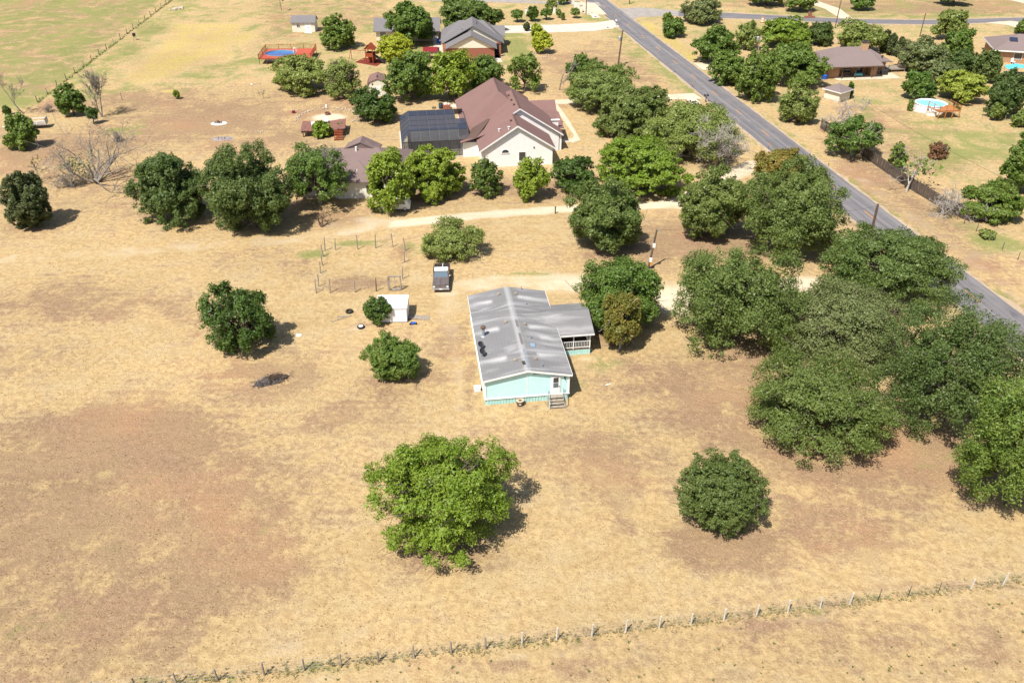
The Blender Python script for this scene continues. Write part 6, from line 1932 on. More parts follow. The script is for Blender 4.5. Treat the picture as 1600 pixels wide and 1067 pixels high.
for (x, y), lab in zip([(866, 21), (822, 22.5)], ['pale stone post in the lawn row between two lawn trees', 'pale stone post left of the dark upright lawn tree']):
    p = G(x, y)
    t = thing('stone_post', lab, 'pillar', (p.x, p.y, 0), 5)
    MB().cbox((0, 0, .7), (.6, .6, 1.4)).build('shaft', MAT['stucco'], t)
    MB().cbox((0, 0, 1.45), (.72, .72, .1)).build('cap', MAT['stone'], t)
for (x, y), lab in zip([(1083, 160), (949, 44), (930, 27)], ['concrete culvert end beside the house drive', 'concrete culvert end beside the driveway near the white mailbox', 'concrete culvert end near the stone gate']):
    p = G(x, y)
    t = thing('culvert', lab, 'culvert', (p.x, p.y, 0), 10)
    MB().slab([(-1.0, -1.2, .03), (1.3, -1.2, .03), (.7, 1.6, .35), (-1.0, 1.6, .35)], .03).build('apron', MAT['concrete'], t)
    MB().lathe([(.32, .0), (.3, .02)], (0, -.1, .16), 14, 1, 1.2).build('opening', MAT['void'], t)

# ------------------------------------------------------------------ weeds along the bottom fence, dry tufts
def tufts(name, P, h, w, mat, blades, seed, label, cat):
    rng = np.random.default_rng(seed)
    n = len(P)
    B = np.repeat(P, blades, axis=0)
    k = len(B)
    a = rng.uniform(0, 2 * math.pi, k)
    ln = rng.uniform(.15, .9, k)
    hh = np.repeat(h, blades) * rng.uniform(.5, 1.2, k)
    d = np.stack([np.cos(a), np.sin(a), np.zeros(k)], 1)
    s = np.stack([-np.sin(a), np.cos(a), np.zeros(k)], 1)
    base = B + d * (hh * .12)[:, None]
    tip = base + d * (hh * ln)[:, None] + np.array([0, 0, 1.0]) * (hh * .85)[:, None]
    ww = (np.repeat(w, blades) * rng.uniform(.6, 1.4, k))[:, None]
    V = np.stack([base - s * ww, base + s * ww, tip], 1).reshape(-1, 3)
    o = bpy.data.objects.new(name, np_mesh(name, V, np.arange(len(V)).reshape(-1, 3), mat))
    COL.objects.link(o)
    return tag(o, label, cat, None, 'stuff')


rng = np.random.default_rng(77)
n = 2400
x = rng.uniform(-40, 48, n)
dens = .5 + .5 * np.sin(x * .8) * np.sin(x * .31 + 1)
x = x[rng.uniform(0, 1, n) < .35 + .65 * dens]
P = np.stack([x, 38.5 + .1425 * x + .00012 * x * x + rng.normal(.12, .28, len(x)), np.zeros(len(x))], 1)
tufts('fence_weeds', P, rng.uniform(.08, .34, len(x)) * rng.choice([.6, 1, 1.2], len(x)), np.full(len(x), .024), LEAF['weed'], 9, 5, 'grey green weeds growing along the bottom field fence', 'weeds')
n = 20000
v = rng.uniform(0, 1, n)
y = 33 + v ** 1.4 * 85
x = rng.uniform(-1, 1, n) * (y * .62 + 22)
cv = cover_at(x, y)
ok = (cv[:, SAND] < .3) & (np.abs(x - (69.75 - .1825 * y)) > 4)
x, y = x[ok], y[ok]
tufts('dry_grass', np.stack([x, y, np.zeros(len(x))], 1), rng.uniform(.05, .14, len(x)), np.full(len(x), .035), LEAF['straw'], 4, 6, 'short dry straw coloured grass tufts over the near field', 'grass')
n = 260
x = rng.uniform(-30, 48, n)
y = 38.5 + .1425 * x - rng.uniform(.8, 9, n)
tufts('green_weeds', np.stack([x, y, np.zeros(n)], 1), rng.uniform(.08, .22, n), np.full(n, .035), LEAF['greyoak'], 12, 8, 'scattered low green weeds below the field fence', 'weeds')

n = 420
yy = rng.uniform(160, 262, n)
xx = -89.6 - 6.0 * (yy - 160.5) / 101.5 + rng.normal(0.1, .18, n)
tufts('pasture_weeds', np.stack([xx, yy, np.zeros(n)], 1), rng.uniform(.15, .5, n), np.full(n, .05), LEAF['oak'], 7, 9, 'dark rough grass along the far pasture fence', 'weeds')

# ------------------------------------------------------------------ trees
def leaves_np(P, N, S, rng, aspect=0.62, cross=False):
    n = len(P)
    r = rng.normal(size=(n, 3))
    N = N + r * 0.62
    N /= np.linalg.norm(N, axis=1, keepdims=True) + 1e-9
    T = np.cross(N, rng.normal(size=(n, 3)))
    T /= np.linalg.norm(T, axis=1, keepdims=True) + 1e-9
    B = np.cross(N, T)
    s = (S * rng.choice([.6, .8, 1.0, 1.0, 1.25, 1.6], n) * rng.uniform(0.8, 1.2, n))[:, None]
    V = np.stack([P - T * s * .55 - B * s * .3 * rng.uniform(.6, 1.5, (n, 1)), P - T * s * .2 + B * s * .55 * rng.uniform(.6, 1.3, (n, 1)), P + T * s * .65], 1)
    return V.reshape(-1, 3)


def limb_path(mb, a, b_, r0, r1, rng, bend=0.12, n=3, sides=5):
    a, b_ = np.array(a, float), np.array(b_, float)
    d = np.linalg.norm(b_ - a)
    pts = [a]
    for i in range(1, n):
        t = i / n
        p = a * (1 - t) + b_ * t + rng.normal(size=3) * d * bend * (1 - abs(2 * t - 1)) + np.array([0, 0, d * 0.06])
        pts.append(p)
    pts.append(b_)
    mb.path([tuple(p) for p in pts], [r0 + (r1 - r0) * i / n for i in range(n + 1)], sides)
    return pts


# per kind: leaf material, lobes, lobe radius, clump radius, leaf density, flattened bottom, leaf scale
KIND = {
    'oak': ('oak', 17, .36, .115, 1.15, .55, 1.0), 'greyoak': ('greyoak', 15, .36, .12, .92, .55, .95), 'darkoak': ('darkoak', 17, .36, .115, 1.15, .55, 1.0),
    'bright': ('bright', 14, .37, .10, 1.1, .75, 1.1), 'green': ('green', 13, .37, .13, .95, .7, 1.05), 'deep': ('deep', 13, .38, .13, 1.1, .7, 1.05),
    'round': ('darkoak', 34, .38, .09, 1.35, .95, .9), 'light': ('light', 13, .36, .13, .8, .65, .9), 'lime': ('lime', 12, .38, .13, 1.0, .75, 1.0),
    'yellow': ('yellow', 18, .40, .11, 1.3, .95, .9), 'ash': ('yellow', 13, .38, .13, .9, .8, 1.1), 'cedar': ('cedar', 18, .38, .11, 1.35, .95, .85), 'sparse': ('green', 10, .33, .13, .45, .7, 1.15),
    'open': ('deep', 14, .33, .12, .62, .8, 1.25), 'rusty': ('rusty', 12, .36, .14, .95, .75, .95), 'mesquite': ('light', 12, .36, .14, .5, .6, .85), 'brown': ('brown', 9, .36, .16, .6, .8, .9),
    'halfdead': ('green', 11, .34, .13, .5, .7, 1.0),
    'pecan': ('bright', 11, .34, .14, .75, .8, 1.25), 'shade': ('green', 14, .38, .125, 1.2, .7, 1.15), 'shadedeep': ('deep', 14, .38, .125, 1.2, .7, 1.15),
}


def make_tree(name, box, kind, label, cat='tree', group=None, kb=0.16, seed=0, dead=0.0, lean=(0, 0), bark='bark', stems=1, cmax=1.5):
    x0, y0, x1, y1 = box
    lm, nl, lr, cr, dens, flat, lsc = KIND[kind]
    rng = np.random.default_rng(seed * 7919 + 13)
    cx, cy, w, h = (x0 + x1) / 2, (y0 + y1) / 2, x1 - x0, y1 - y0
    zc = 3.0
    for _ in range(8):
        p = G(cx, cy, zc)
        s = scale_at(p)
        phi = math.atan2(CAMH - zc, math.hypot(p.x, p.y))
        R = w / 2 / s
        hh = h / 2 / s
        c2 = (hh * hh - (R * math.sin(phi)) ** 2) / math.cos(phi) ** 2
        c = min(max(math.sqrt(max(c2, 0)), .5 * R), cmax * R)
        zc = kb * R + c
    zb = zc - c
    t = thing(name, label, cat, (p.x - lean[0], p.y - lean[1], 0), 0, group)
    off = np.array([lean[0], lean[1], 0.0])
    # lobes in the unit crown
    lobes = []
    for i in range(nl):
        best = None
        for _ in range(12):
            d = rng.normal(size=3)
            d /= np.linalg.norm(d)
            if d[2] < 0 and flat < .9:                  # dome: full width down to a nearly level underside
                hd = math.hypot(d[0], d[1]) + 1e-6
                d[:2] *= (.72 + .28 * rng.uniform()) / hd
                d[2] *= flat * .75
            else:
                d[2] *= .85
            q = d * (rng.uniform(.5, .62) if flat > .9 else rng.uniform(.5, .71))
            m = min([np.linalg.norm(q - l) for l in lobes], default=9)
            if best is None or m > best[0]:
                best = (m, q)
        lobes.append(best[1])
    lobes.append(np.array([rng.normal() * .1, rng.normal() * .1, .35]))
    LP, LN = [], []
    s1024 = s * 0.64
    leaf = max(0.125, 1.5 / s1024) * lsc
    area = 2 * math.pi * R * (R + c) / 2
    nleaf = int(min(52000, dens * 3.9 * area / (0.31 * leaf * leaf)))
    clumps = []
    for l in lobes:
        rl = lr * (rng.uniform(.9, 1.12) if flat > .9 else rng.uniform(.6, 1.2))
        nc = int(rng.integers(20, 28))
        for _ in range(nc):
            d = rng.normal(size=3)
            d /= np.linalg.norm(d)
            d = d + l * 0.55 + np.array([0, 0, .18])
            d /= np.linalg.norm(d)
            clumps.append((l + d * rl * rng.uniform(.72, 1.08), cr * .82 * rng.uniform(.6, 1.4)))
    clumps = [q for q in clumps if q[0][2] > -0.97]
    per = np.array([q[1] ** 2 for q in clumps])
    per = np.maximum(3, (per / per.sum() * nleaf)).astype(int)
    C = np.repeat(np.array([q[0] for q in clumps]), per, axis=0)
    CR = np.repeat(np.array([q[1] for q in clumps]), per)
    n = len(C)
    d = rng.normal(size=(n, 3))
    d /= np.linalg.norm(d, axis=1, keepdims=True)
    rr = rng.uniform(0, 1, n) ** 0.36 * rng.choice([1.0, 1.0, 1.0, 1.35], n)
    U = C + d * (CR * rr)[:, None] * np.array([1, 1, .78])
    ext = np.percentile(np.abs(U[:, :2]), 98.5)
    zlo, zhi = np.percentile(U[:, 2], 1.0), np.percentile(U[:, 2], 99.3)
    Us = U[rng.integers(0, len(U), 6000)]
    for _ in range(6):                                   # settle size and stand so the outline has the surveyed extent
        sc = np.array([R / ext, R / ext, 2 * c / (zhi - zlo)])
        Q = Us * sc
        qx, qy = proj(Q[:, 0] + p.x, Q[:, 1] + p.y, Q[:, 2] + zc - (zhi + zlo) / 2 * sc[2])
        a0, a1 = np.percentile(qx, (.25, 99.75))
        b0, b1 = np.percentile(qy, (.25, 99.75))
        R *= min(1.2, max(.8, w * .995 / (a1 - a0)))
        c = min(max(c * min(1.2, max(.8, (h * .975 / (b1 - b0)) ** 1.6)), .42 * R), cmax * R)
        zc = zb + c
        m1, m0 = G(cx, cy, zc), G((a0 + a1) / 2, (b0 + b1) / 2, zc)
        p = p + (m1 - m0)
    t.location = (p.x - lean[0], p.y - lean[1], 0)
    sc = np.array([R / ext, R / ext, 2 * c / (zhi - zlo)])
    P = U * sc
    P[:, 2] += zc - (zhi + zlo) / 2 * sc[2]
    P += off
    # larger leaves deep in each limb's foliage close the crown
    nk = max(40, int(nleaf * .13))
    lc = np.array(lobes)[rng.integers(0, len(lobes), nk)]
    kd = rng.normal(size=(nk, 3))
    kd /= np.linalg.norm(kd, axis=1, keepdims=True)
    K = (lc * .92 + kd * (lr * .52 * rng.uniform(.2, 1, nk) ** .5)[:, None]) * sc
    K[:, 2] += zc - (zhi + zlo) / 2 * sc[2]
    P = np.concatenate([P, K + off])
    d = np.concatenate([d, kd])
    LS = np.concatenate([np.full(n, leaf), np.full(nk, leaf * 2.1 * (1 if dens > .7 else .6))])
    keep = P[:, 2] > 0.15
    LS = LS[keep]
    P, d = P[keep], d[keep]
    outw = P - off - np.array([0, 0, zc])
    outw /= np.linalg.norm(outw, axis=1, keepdims=True) + 1e-9
    V = leaves_np(P, d * 0.55 + outw * 0.45 + np.array([0, 0, .45]), LS, rng)
    me = np_mesh('crown', V, np.arange(len(V)).reshape(-1, 3), LEAF[lm])
    co = bpy.data.objects.new('crown', me)
    COL.objects.link(co)
    co.parent = t
    # trunk and limbs
    mb = MB()
    tr = max(.09, .045 * R + .06)
    fork = max(zb + .25 * c, .35 * zc)
    for k in range(stems):
        a = 2 * math.pi * k / max(stems, 1) + .5
        sp = 0.0 if stems == 1 else .12 * R
        base = np.array([math.cos(a) * sp * .3, math.sin(a) * sp * .3, -.05])
        top = np.array([math.cos(a) * sp, math.sin(a) * sp, fork]) + off * .7
        limb_path(mb, base, top, tr * 1.25 / math.sqrt(stems), tr * .75 / math.sqrt(stems), rng, .05, 3, 7)
    zmid = zc - (zhi + zlo) / 2 * sc[2]
    for l in lobes:
        e = l * sc * .95 + off
        e[2] = max(l[2] * sc[2] + zmid, .4)
        k = int(rng.integers(0, stems))
        a = 2 * math.pi * k / max(stems, 1) + .5
        sp = 0.0 if stems == 1 else .12 * R
        st = np.array([math.cos(a) * sp, math.sin(a) * sp, fork * rng.uniform(.8, 1.0)]) + off * .7
        pts = limb_path(mb, st, e, tr * .5, tr * .14, rng, .1, 3, 5)
        for _ in range(4):
            f = pts[int(rng.integers(1, 4))]
            g = e + rng.normal(size=3) * np.array([.26 * R, .26 * R, .22 * c])
            if g[2] > .3:
                limb_path(mb, f, g, tr * .17, .02, rng, .1, 2, 3)
    if dead:
        for _ in range(int(26 * dead)):
            dd = rng.normal(size=3)
            dd[2] = abs(dd[2]) * .7 + .2
            dd /= np.linalg.norm(dd)
            e = off + dd * np.array([R, R, c]) * rng.uniform(.78, .99) + np.array([0, 0, zc])
            st = off * .7 + np.array([0, 0, fork * .95])
            limb_path(mb, st, e, .06, .025, rng, .1, 3, 3)
            for _ in range(4):
                limb_path(mb, e * .75 + st * .25, e + rng.normal(size=3) * .09 * R, .035, .015, rng, .1, 2, 3)
    mb.build('trunk', MAT['palebark'] if bark == 'pale' else MAT[bark], t)
    return t


def grow(mb, p, d, length, r, depth, rng, spread=.55, up=.12, minr=.018, kids=(2, 4)):
    n = 3
    pts, rad = [p], [r]
    q, dd = p.copy(), d.copy()
    for i in range(n):
        dd = dd + rng.normal(size=3) * .14 + np.array([0, 0, up * .3])
        dd /= np.linalg.norm(dd)
        q = q + dd * length / n
        if q[2] < .05:
            q[2] = .05
        pts.append(q.copy())
        rad.append(max(minr, r * (1 - .5 * (i + 1) / n)))
    mb.path([tuple(x) for x in pts], rad, 5 if r > .06 else 3)
    if depth == 0:
        return
    for _ in range(int(rng.integers(kids[0], kids[1] + 1))):
        k = int(rng.integers(1, n + 1))
        nd = dd + rng.normal(size=3) * spread + np.array([0, 0, up])
        nd /= np.linalg.norm(nd)
        grow(mb, pts[k].copy(), nd, length * rng.uniform(.5, .8), max(minr, rad[k] * .62), depth - 1, rng, spread, up, minr, kids)


def dead_tree(name, base, height, label, seed, spread=.55, stems=1, lean=(0, 0), depth=4, r=.16, up=.12, mat='deadwood', kids=(2, 4), cat='dead tree', fill=None, group=None, minr=.018, fan=.35):
    p = G(*base)
    t = thing(name, label, cat, (p.x, p.y, 0), 0, group)
    rng = np.random.default_rng(seed)
    for k in range(stems):
        mb = MB()
        a = rng.uniform(0, 6.28)
        o = 0 if stems == 1 else fan
        d = np.array([lean[0] + math.cos(a) * o, lean[1] + math.sin(a) * o, 1.0])
        d /= np.linalg.norm(d)
        grow(mb, np.array([0, 0, -.05]), d, height * .42, r, depth, rng, spread, up, minr, kids)
        mb.build('trunk' if k == 0 else 'stem', MAT[mat], t)
    if fill:
        lm, nlf, rad, zc_, ls, fx, fy = fill
        P = rng.normal(size=(nlf, 3)) * np.array([rad, rad, rad * .6]) * .5 + np.array([fx, fy, zc_])
        P[:, 2] = np.maximum(P[:, 2], .3)
        V = leaves_np(P, np.array([0, 0, 1.0]) + rng.normal(size=(nlf, 3)), ls, rng)
        o = bpy.data.objects.new('foliage', np_mesh('foliage', V, np.arange(len(V)).reshape(-1, 3), LEAF[lm]))
        COL.objects.link(o)
        o.parent = t
    return t


T = make_tree
sd = iter(range(1, 999))


def tr(box, kind, label, name=None, **kw):
    nm = name or {'cedar': 'cedar_tree', 'oak': 'oak_tree', 'greyoak': 'oak_tree', 'darkoak': 'oak_tree'}.get(kind, 'shade_tree')
    return make_tree(nm, box, kind, label, seed=kw.pop('seed', 0) or next(sd), **kw)


# foreground field
tr((573, 680, 806, 884), 'bright', 'big bright green spreading tree alone in the field in front of the turquoise home', kb=.1, dead=.4, seed=921)
tr((1060, 702, 1200, 836), 'round', 'dense round dark green tree alone in the field at lower right', kb=.04)
tr((1172, 546, 1404, 724), 'oak', 'broad live oak in front of the oak cluster, its shadow on open mown grass', dead=.4, seed=911)
tr((1494, 575, 1730, 812), 'green', 'large green oak cut off by the right edge of the photo', kb=.16)
tr((1352, 456, 1640, 682), 'darkoak', 'dark live oak at the middle of the cluster beside the road', dead=.2)
tr((1212, 436, 1432, 580), 'greyoak', 'grey green live oak in the cluster, behind the broad front oak', dead=.3)
tr((1284, 362, 1506, 468), 'oak', 'spreading live oak touching the road, around the brown utility pole', kb=.25, dead=.2)
tr((1055, 388, 1262, 556), 'oak', 'big green live oak beside the pale gravel drive, east of the home', kb=.12)
tr((1160, 245, 1322, 398), 'oak', 'tall ragged live oak overhanging the left road edge below the dead tree', kb=.2, dead=.2)
tr((1062, 258, 1172, 370), 'oak', 'live oak just left of the ragged oak at the road', kb=.2)
tr((1180, 232, 1262, 290), 'rusty', 'olive brown tree poking up against the road behind the ragged oak', kb=.3)
tr((887, 280, 1001, 392), 'oak', 'lone live oak between the dirt track and the leaning service pole', kb=.12)
tr((902, 403, 1032, 516), 'green', 'bushy green tree beside the covered porch of the turquoise home', kb=.08)
tr((943, 456, 1001, 536), 'rusty', 'small rust tinged tree with several pale stems near the porch', kb=.75, stems=4, bark='pale', cmax=1.9)
tr((660, 338, 756, 408), 'mesquite', 'loose pale green shrub tree behind the parked pickup', kb=.08, stems=3)
tr((312, 440, 428, 550), 'open', 'open leafy dark green tree left of the white shed in the field', kb=.08, stems=3)
tr((565, 519, 655, 592), 'green', 'small green tree with yellow leaf tips below the white shed', kb=.14, stems=2)
tr((568, 463, 613, 506), 'deep', 'little dark tree growing against the white metal shed', kb=.12)
# middle band
tr((0, 267, 80, 358), 'cedar', 'dark round cedar at the left edge of the photo', kb=.04)
tr((198, 240, 322, 357), 'darkoak', 'left of two dark live oaks standing side by side at the dirt track', kb=.08)
tr((312, 223, 456, 360), 'darkoak', 'right of two dark live oaks standing side by side, next to the cottage', kb=.08, dead=.2)
tr((443, 224, 545, 312), 'halfdead', 'half dead tree with bare grey branches shading the cottage front', kb=.42, dead=3.0, bark='deadwood')
tr((573, 230, 646, 331), 'pecan', 'bright leafy tree at the right end of the cottage over the white vehicle', kb=.3)
tr((630, 227, 726, 318), 'bright', 'dense bright green tree in front of the pool screen enclosure', kb=.1)
tr((734, 246, 786, 308), 'open', 'young tree in the row, below the left corner of the white house', kb=.12)
tr((802, 246, 858, 314), 'pecan', 'thin young tree in the row, below the white gable wall', kb=.12)
tr((860, 244, 936, 304), 'open', 'leafy young tree in the row, right of the white gable', kb=.12)
tr((938, 212, 1078, 304), 'bright', 'bright green thicket tree left of the big bare grey tree', kb=.08, dead=.7)
tr((1008, 164, 1158, 244), 'light', 'pale feathery tree between the concrete drive and the bare grey tree', kb=.12, dead=.3)
tr((930, 133, 1042, 220), 'oak', 'rounded olive green tree just right of the white house', kb=.12)
tr((888, 98, 996, 172), 'light', 'light green tree behind the rounded olive tree at the concrete drive', kb=.15)
tr((884, 84, 942, 132), 'sparse', 'thin straggly tree above the light green tree by the house drive', kb=.2)
tr((792, 82, 846, 142), 'sparse', 'sparse upright tree behind the brown roofed white house', kb=.3, dead=.3)
tr((730, 86, 786, 138), 'green', 'green tree at the right end of the tree belt below the brick house', kb=.15, dead=.2)
tr((674, 78, 744, 150), 'pecan', 'middle tree of the belt between the brick house and white house', kb=.15)
tr((600, 80, 684, 152), 'green', 'big left tree of the belt, right of the barn shaped shed', kb=.12)
tr((589, 52, 644, 96), 'yellow', 'ball shaped yellow green tree beside the playset', kb=.08)
tr((602, 2, 678, 68), 'shade', 'large dense green shade tree in front of the grey roofed garage', kb=.25)
tr((690, -4, 784, 46), 'shadedeep', 'large dark shade tree behind the brick house', kb=.2)
tr((500, 23, 554, 76), 'shade', 'round green shade tree between the white shed and the red pool deck', kb=.2)
tr((426, 86, 522, 150), 'light', 'wide olive tree in front of the red pool deck', kb=.1)
tr((508, 90, 564, 154), 'mesquite', 'grey half bare tree left of the barn shaped shed', kb=.15, dead=2.0)
tr((549, 136, 618, 190), 'deep', 'dark green tree in front of the barn shaped shed', kb=.15, stems=2)
tr((488, 189, 520, 216), 'bright', 'round bright green bush in front of the raised deck', name='bush', cat='bush', kb=.02)
tr((525, 191, 541, 206), 'mesquite', 'thin grey green shrub beside the raised deck steps', name='shrub', cat='shrub', kb=.1)
# left edge
tr((84, 131, 133, 178), 'green', 'dark trunked green tree at the end of the far wire fence', kb=.25, stems=3)
tr((133, 167, 153, 186), 'deep', 'tiny lollipop tree beside the bare grey trees at left', kb=.8)
tr((5, 176, 60, 236), 'green', 'leafy tree in front of the old grey trailer', kb=.15, stems=2)
tr((271, 141, 280, 153), 'bright', 'very small sapling alone on the dry upper lawn', name='sapling', kb=.7)
tr((4, 165, 17, 180), 'deep', 'tiny dark bush at the far left behind the grey trailer', name='bush', cat='bush', kb=.05)
# top middle
tr((590 + 240, 37, 590 + 258, 60), 'yellow', 'yellow topped ornamental tree at the edge of the concrete driveway', name='ornamental_tree', kb=.35)
tr((832, 48, 864, 80), 'ash', 'bright lime ornamental tree in a round stone bed on the lawn', name='ornamental_tree', kb=.4)
tr((818, 36, 828, 48), 'cedar', 'tiny dark purple leaved tree at the driveway edge', name='ornamental_tree', kb=.4)
tr((799, 16, 817, 28), 'green', 'flat topped lawn tree, leftmost of the row above the concrete driveway', name='lawn_tree', kb=.9)
tr((823, 10, 841, 31), 'deep', 'dark upright lawn tree, tallest of the row above the concrete driveway', name='lawn_tree', kb=.5)
tr((845, 14, 862, 25), 'green', 'small lawn tree in front of a pale stone post above the driveway', name='lawn_tree', kb=.9)
tr((869, 15, 878, 25), 'mesquite', 'thin pale sapling in the lawn row right of the pale stone post', name='sapling', kb=.8)
tr((876, 21, 882, 30), 'mesquite', 'smallest bare sapling in the lawn row above the driveway', name='sapling', kb=.8)
tr((892, 13, 906, 25), 'light', 'vase shaped lawn tree beside the stone gate pillars', name='lawn_tree', kb=.7)
tr((852, -2, 870, 14), 'light', 'pale tree at the top edge behind the lawn row', name='lawn_tree', kb=.5)
tr((868, -12, 890, 4), 'green', 'green tree cut by the top edge left of the stone gate', name='lawn_tree', kb=.4)
tr((776, 15, 786, 28), 'mesquite', 'pale sapling on the lawn beside the dark shade tree', name='sapling', kb=.7)
# right of the road
tr((1064, -4, 1126, 36), 'greyoak', 'grey green tree at the top of the roadside thicket by the side road', kb=.15, dead=.4)
tr((1036, 28, 1072, 58), 'green', 'rounded green tree at the upper end of the roadside thicket', kb=.1)
tr((1035, 20, 1052, 36), 'green', 'small round bush at the top end of the roadside thicket', name='bush', cat='bush', kb=.1)
tr((1082, 40, 1152, 102), 'shade', 'full green tree hanging over the short pale drive by the road', kb=.15)
tr((1148, 32, 1188, 78), 'light', 'light olive tree above the small utility pole in the thicket', kb=.15)
tr((1190, 26, 1266, 72), 'bright', 'broad bright green tree behind the thicket, above the brown ranch house', kb=.12)
tr((1262, 34, 1302, 70), 'darkoak', 'dark rounded tree left of the tall pole behind the ranch house', kb=.12)
tr((1310, 30, 1386, 82), 'light', 'light green tree right behind the ranch house chimney', kb=.12)
tr((1150, 72, 1220, 158), 'green', 'left big tree of the thicket between the road and ranch house', kb=.12, dead=.3)
tr((1205, 66, 1294, 140), 'green', 'right big tree of the thicket touching the ranch house roof', kb=.12, dead=.5)
tr((1108, 78, 1166, 134), 'shade', 'dark green thicket tree shading the short pale drive', kb=.1)
tr((1218, 128, 1280, 190), 'light', 'light green tree at the left end of the wooden fence', kb=.1, dead=.4)
tr((1374, 46, 1392, 84), 'cedar', 'left cedar of three clipped cedars beside the ranch house', kb=.05, cmax=2.4)
tr((1386, 50, 1403, 90), 'cedar', 'middle cedar of three clipped cedars beside the ranch house', kb=.05, cmax=2.4)
tr((1398, 54, 1414, 94), 'cedar', 'right cedar of three clipped cedars beside the ranch house', kb=.05, cmax=2.4)
tr((1400, 56, 1482, 112), 'greyoak', 'grey green tree right of the ranch house deck', kb=.12, dead=.8)
tr((1455, 15, 1513, 56), 'light', 'yellowish airy tree standing alone near the side road', kb=.3)
tr((1466, 44, 1524, 92), 'green', 'dense green tree in front of the yellowish airy tree', kb=.1)
tr((1470, 78, 1536, 118), 'darkoak', 'dark tree between the pool and the corner brick house', kb=.1)
tr((1520, 78, 1566, 132), 'darkoak', 'dark tree just left of the turquoise play tarp', kb=.1)
tr((1410, 110, 1464, 156), 'green', 'small spreading tree behind the round pool with a dark shadow', kb=.3)
tr((1450, 98, 1512, 130), 'greyoak', 'dull green tree behind the bright lime mesquite', kb=.15)
tr((1468, 110, 1544, 160), 'lime', 'bright lime mesquite right behind the wooden pool deck', kb=.2)
tr((1540, 108, 1604, 182), 'darkoak', 'dark thicket tree at the right edge above the garden poles', kb=.15)
tr((1562, 205, 1650, 300), 'shade', 'tall green tree at the right edge above the brushy thicket', kb=.2)
tr((1500, 282, 1604, 348), 'green', 'bushy thicket at the right edge behind the fallen branches', name='thicket', kb=.04)
tr((1548, 160, 1572, 186), 'light', 'little pale tree alone on the lawn right of the pool', kb=.3)
tr((1418, 156, 1428, 174), 'light', 'thin yellow sapling left of the round pool', name='sapling', kb=.2, cmax=2.2)
tr((1290, 180, 1380, 236), 'sparse', 'leaning sparse tree rising through the wooden fence', kb=.25, dead=.8, bark='pale')
tr((1388, 222, 1420, 262), 'sparse', 'small leafy tree with two pale trunks at the wooden fence', kb=.6, stems=2, bark='pale', dead=.8)
tr((1450, 222, 1484, 250), 'brown', 'brown dried up fallen bush on the lawn', name='dead_bush', cat='bush', kb=.02, dead=.5)
tr((1530, 357, 1557, 375), 'light', 'pale green cactus clump at the wire fence by the road', name='cactus_clump', cat='cactus', kb=.02)
tr((1322, 128, 1334, 154), 'deep', 'thin dark vine covered post tree at the beige well house', kb=.05, cmax=2.4)
tr((1228, -12, 1276, 14), 'shade', 'dark shade tree at the top edge left of the side drive', kb=.3)
tr((1330, -12, 1368, 13), 'shade', 'dark shade tree at the top edge right of the side drive', kb=.3)
tr((1170, -22, 1228, 2), 'shadedeep', 'shade tree cut by the top edge showing mostly its shadow', kb=.25)
tr((1462, -24, 1522, 2), 'shadedeep', 'shade tree cut by the top edge at far right', kb=.25)
tr((1586, 30, 1620, 52), 'shade', 'green tree clipped by the right edge above the corner house', kb=.2)
tr((1580, 170, 1612, 200), 'light', 'overgrown pale green bush in the fenced garden at right', name='bush', cat='bush', kb=.05)
tr((1488, 165, 1500, 173), 'deep', 'small weedy bush under the wooden pool deck', name='bush', cat='bush', kb=.02)
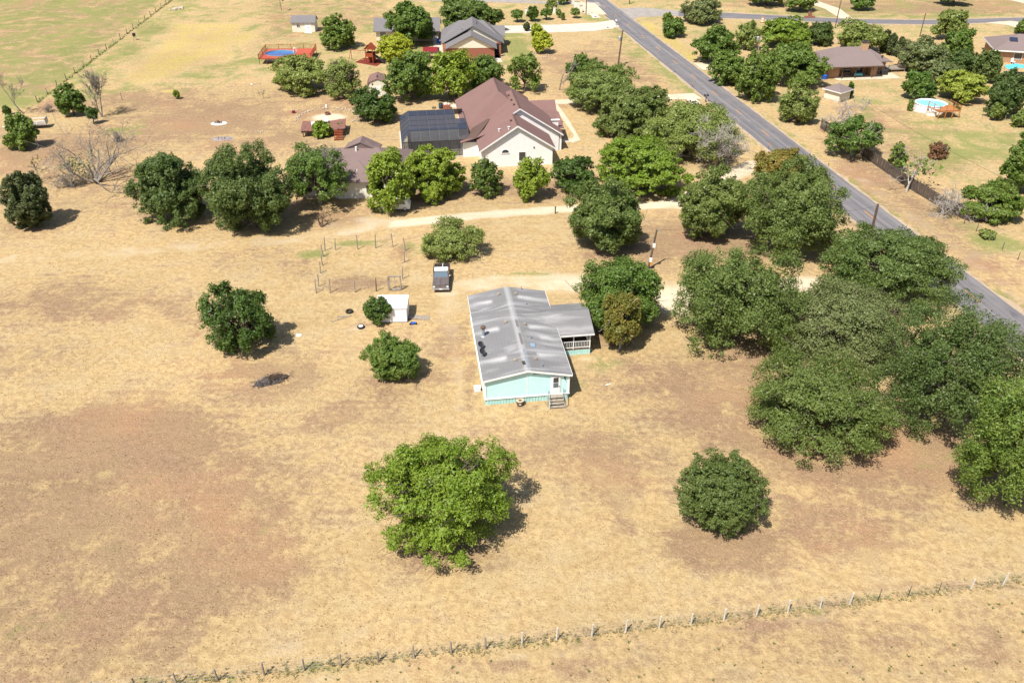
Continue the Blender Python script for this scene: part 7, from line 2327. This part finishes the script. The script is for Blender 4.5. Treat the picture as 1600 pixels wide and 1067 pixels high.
# bare trees
dead_tree('dead_tree', (150, 286), 12.5, 'large sprawling bare tree with broken limbs at left', 11, .75, 7, (-.2, .05), 4, .22, .03, fill=('greyoak', 700, 2.6, 2.6, .2, -2.6, .8), kids=(2, 4), minr=.02, fan=.95)
dead_tree('dead_tree', (118, 292), 4.5, 'low grey heap of fallen twiggy branches beside the sprawling bare tree', 12, 1.0, 5, (-.9, -.1), 4, .08, -.05, kids=(3, 4), cat='brush')
dead_tree('dead_tree', (160, 183), 8.5, 'bare grey tree with thin upright twigs at left', 13, .5, 2, (-.05, 0), 5, .12, .2, kids=(3, 4))
dead_tree('dead_tree', (37, 178), 8.0, 'bare crooked tree near the left edge by the wire fence', 14, .5, 1, (-.12, 0), 5, .14, .12)
dead_tree('dead_tree', (874, 141), 8.5, 'slim bare tree standing alone behind the white house', 15, .5, 1, (.02, 0), 5, .12, .2, kids=(2, 4))
dead_tree('dead_tree', (1118, 262), 8.0, 'big pale bare tree with many forked limbs beside the road', 16, .6, 5, (.05, 0), 5, .13, .08, mat='palebark', kids=(3, 4))
dead_tree('dead_tree', (1292, 205), 8.5, 'bare leaning tree bowed over the left end of the wooden fence', 17, .7, 2, (.75, .3), 5, .17, .02, mat='palebark', kids=(3, 4))
dead_tree('dead_tree', (1416, 300), 8.0, 'pale half dead tree leaning over the wooden fence', 18, .5, 1, (.32, .1), 5, .17, .1, mat='palebark', kids=(2, 4), fill=('green', 160, 2.6, 3.6, .4, 1.5, .8))
dead_tree('fallen_branches', (1471, 337), 5.0, 'tangle of pale fallen branches at the end of the wooden fence', 19, 1.0, 6, (.5, .1), 4, .09, -.06, mat='palebark', kids=(3, 4), cat='brush')
dead_tree('fallen_branches', (1520, 342), 4.0, 'bleached fallen limbs in front of the bushy thicket', 20, 1.0, 4, (.3, -.1), 4, .08, -.08, mat='palebark', kids=(3, 4), cat='brush')
dead_tree('dead_sapling', (412, 153), 3.2, 'tiny bare sapling on the dry lawn left of the wide olive tree', 21, .5, 1, (-.3, 0), 3, .05, .1)
dead_tree('dead_tree', (503, 355), 4.0, 'short dead trunk with drooping twigs on the dirt in front of the cottage', 22, .9, 2, (.02, 0), 4, .14, -.1, mat='wood_brown')
dead_tree('dead_sapling', (64, 282), 4.0, 'thin leafless sapling behind the dark round cedar', 23, .5, 1, (-.1, 0), 4, .05, .1, fill=('rusty', 60, 2.2, 2.6, .25, 0, 0))
dead_tree('brush_pile', (188, 222), 2.6, 'dark brush pile with grey branches on the dry slope', 24, 1.2, 8, (-.5, .1), 3, .09, -.1, cat='brush', kids=(3, 4))
dead_tree('brush_pile', (75, 175), 2.2, 'low line of dry brush under the dark trunked tree', 25, 1.3, 6, (.1, 0), 3, .07, -.1, cat='brush', kids=(3, 4))
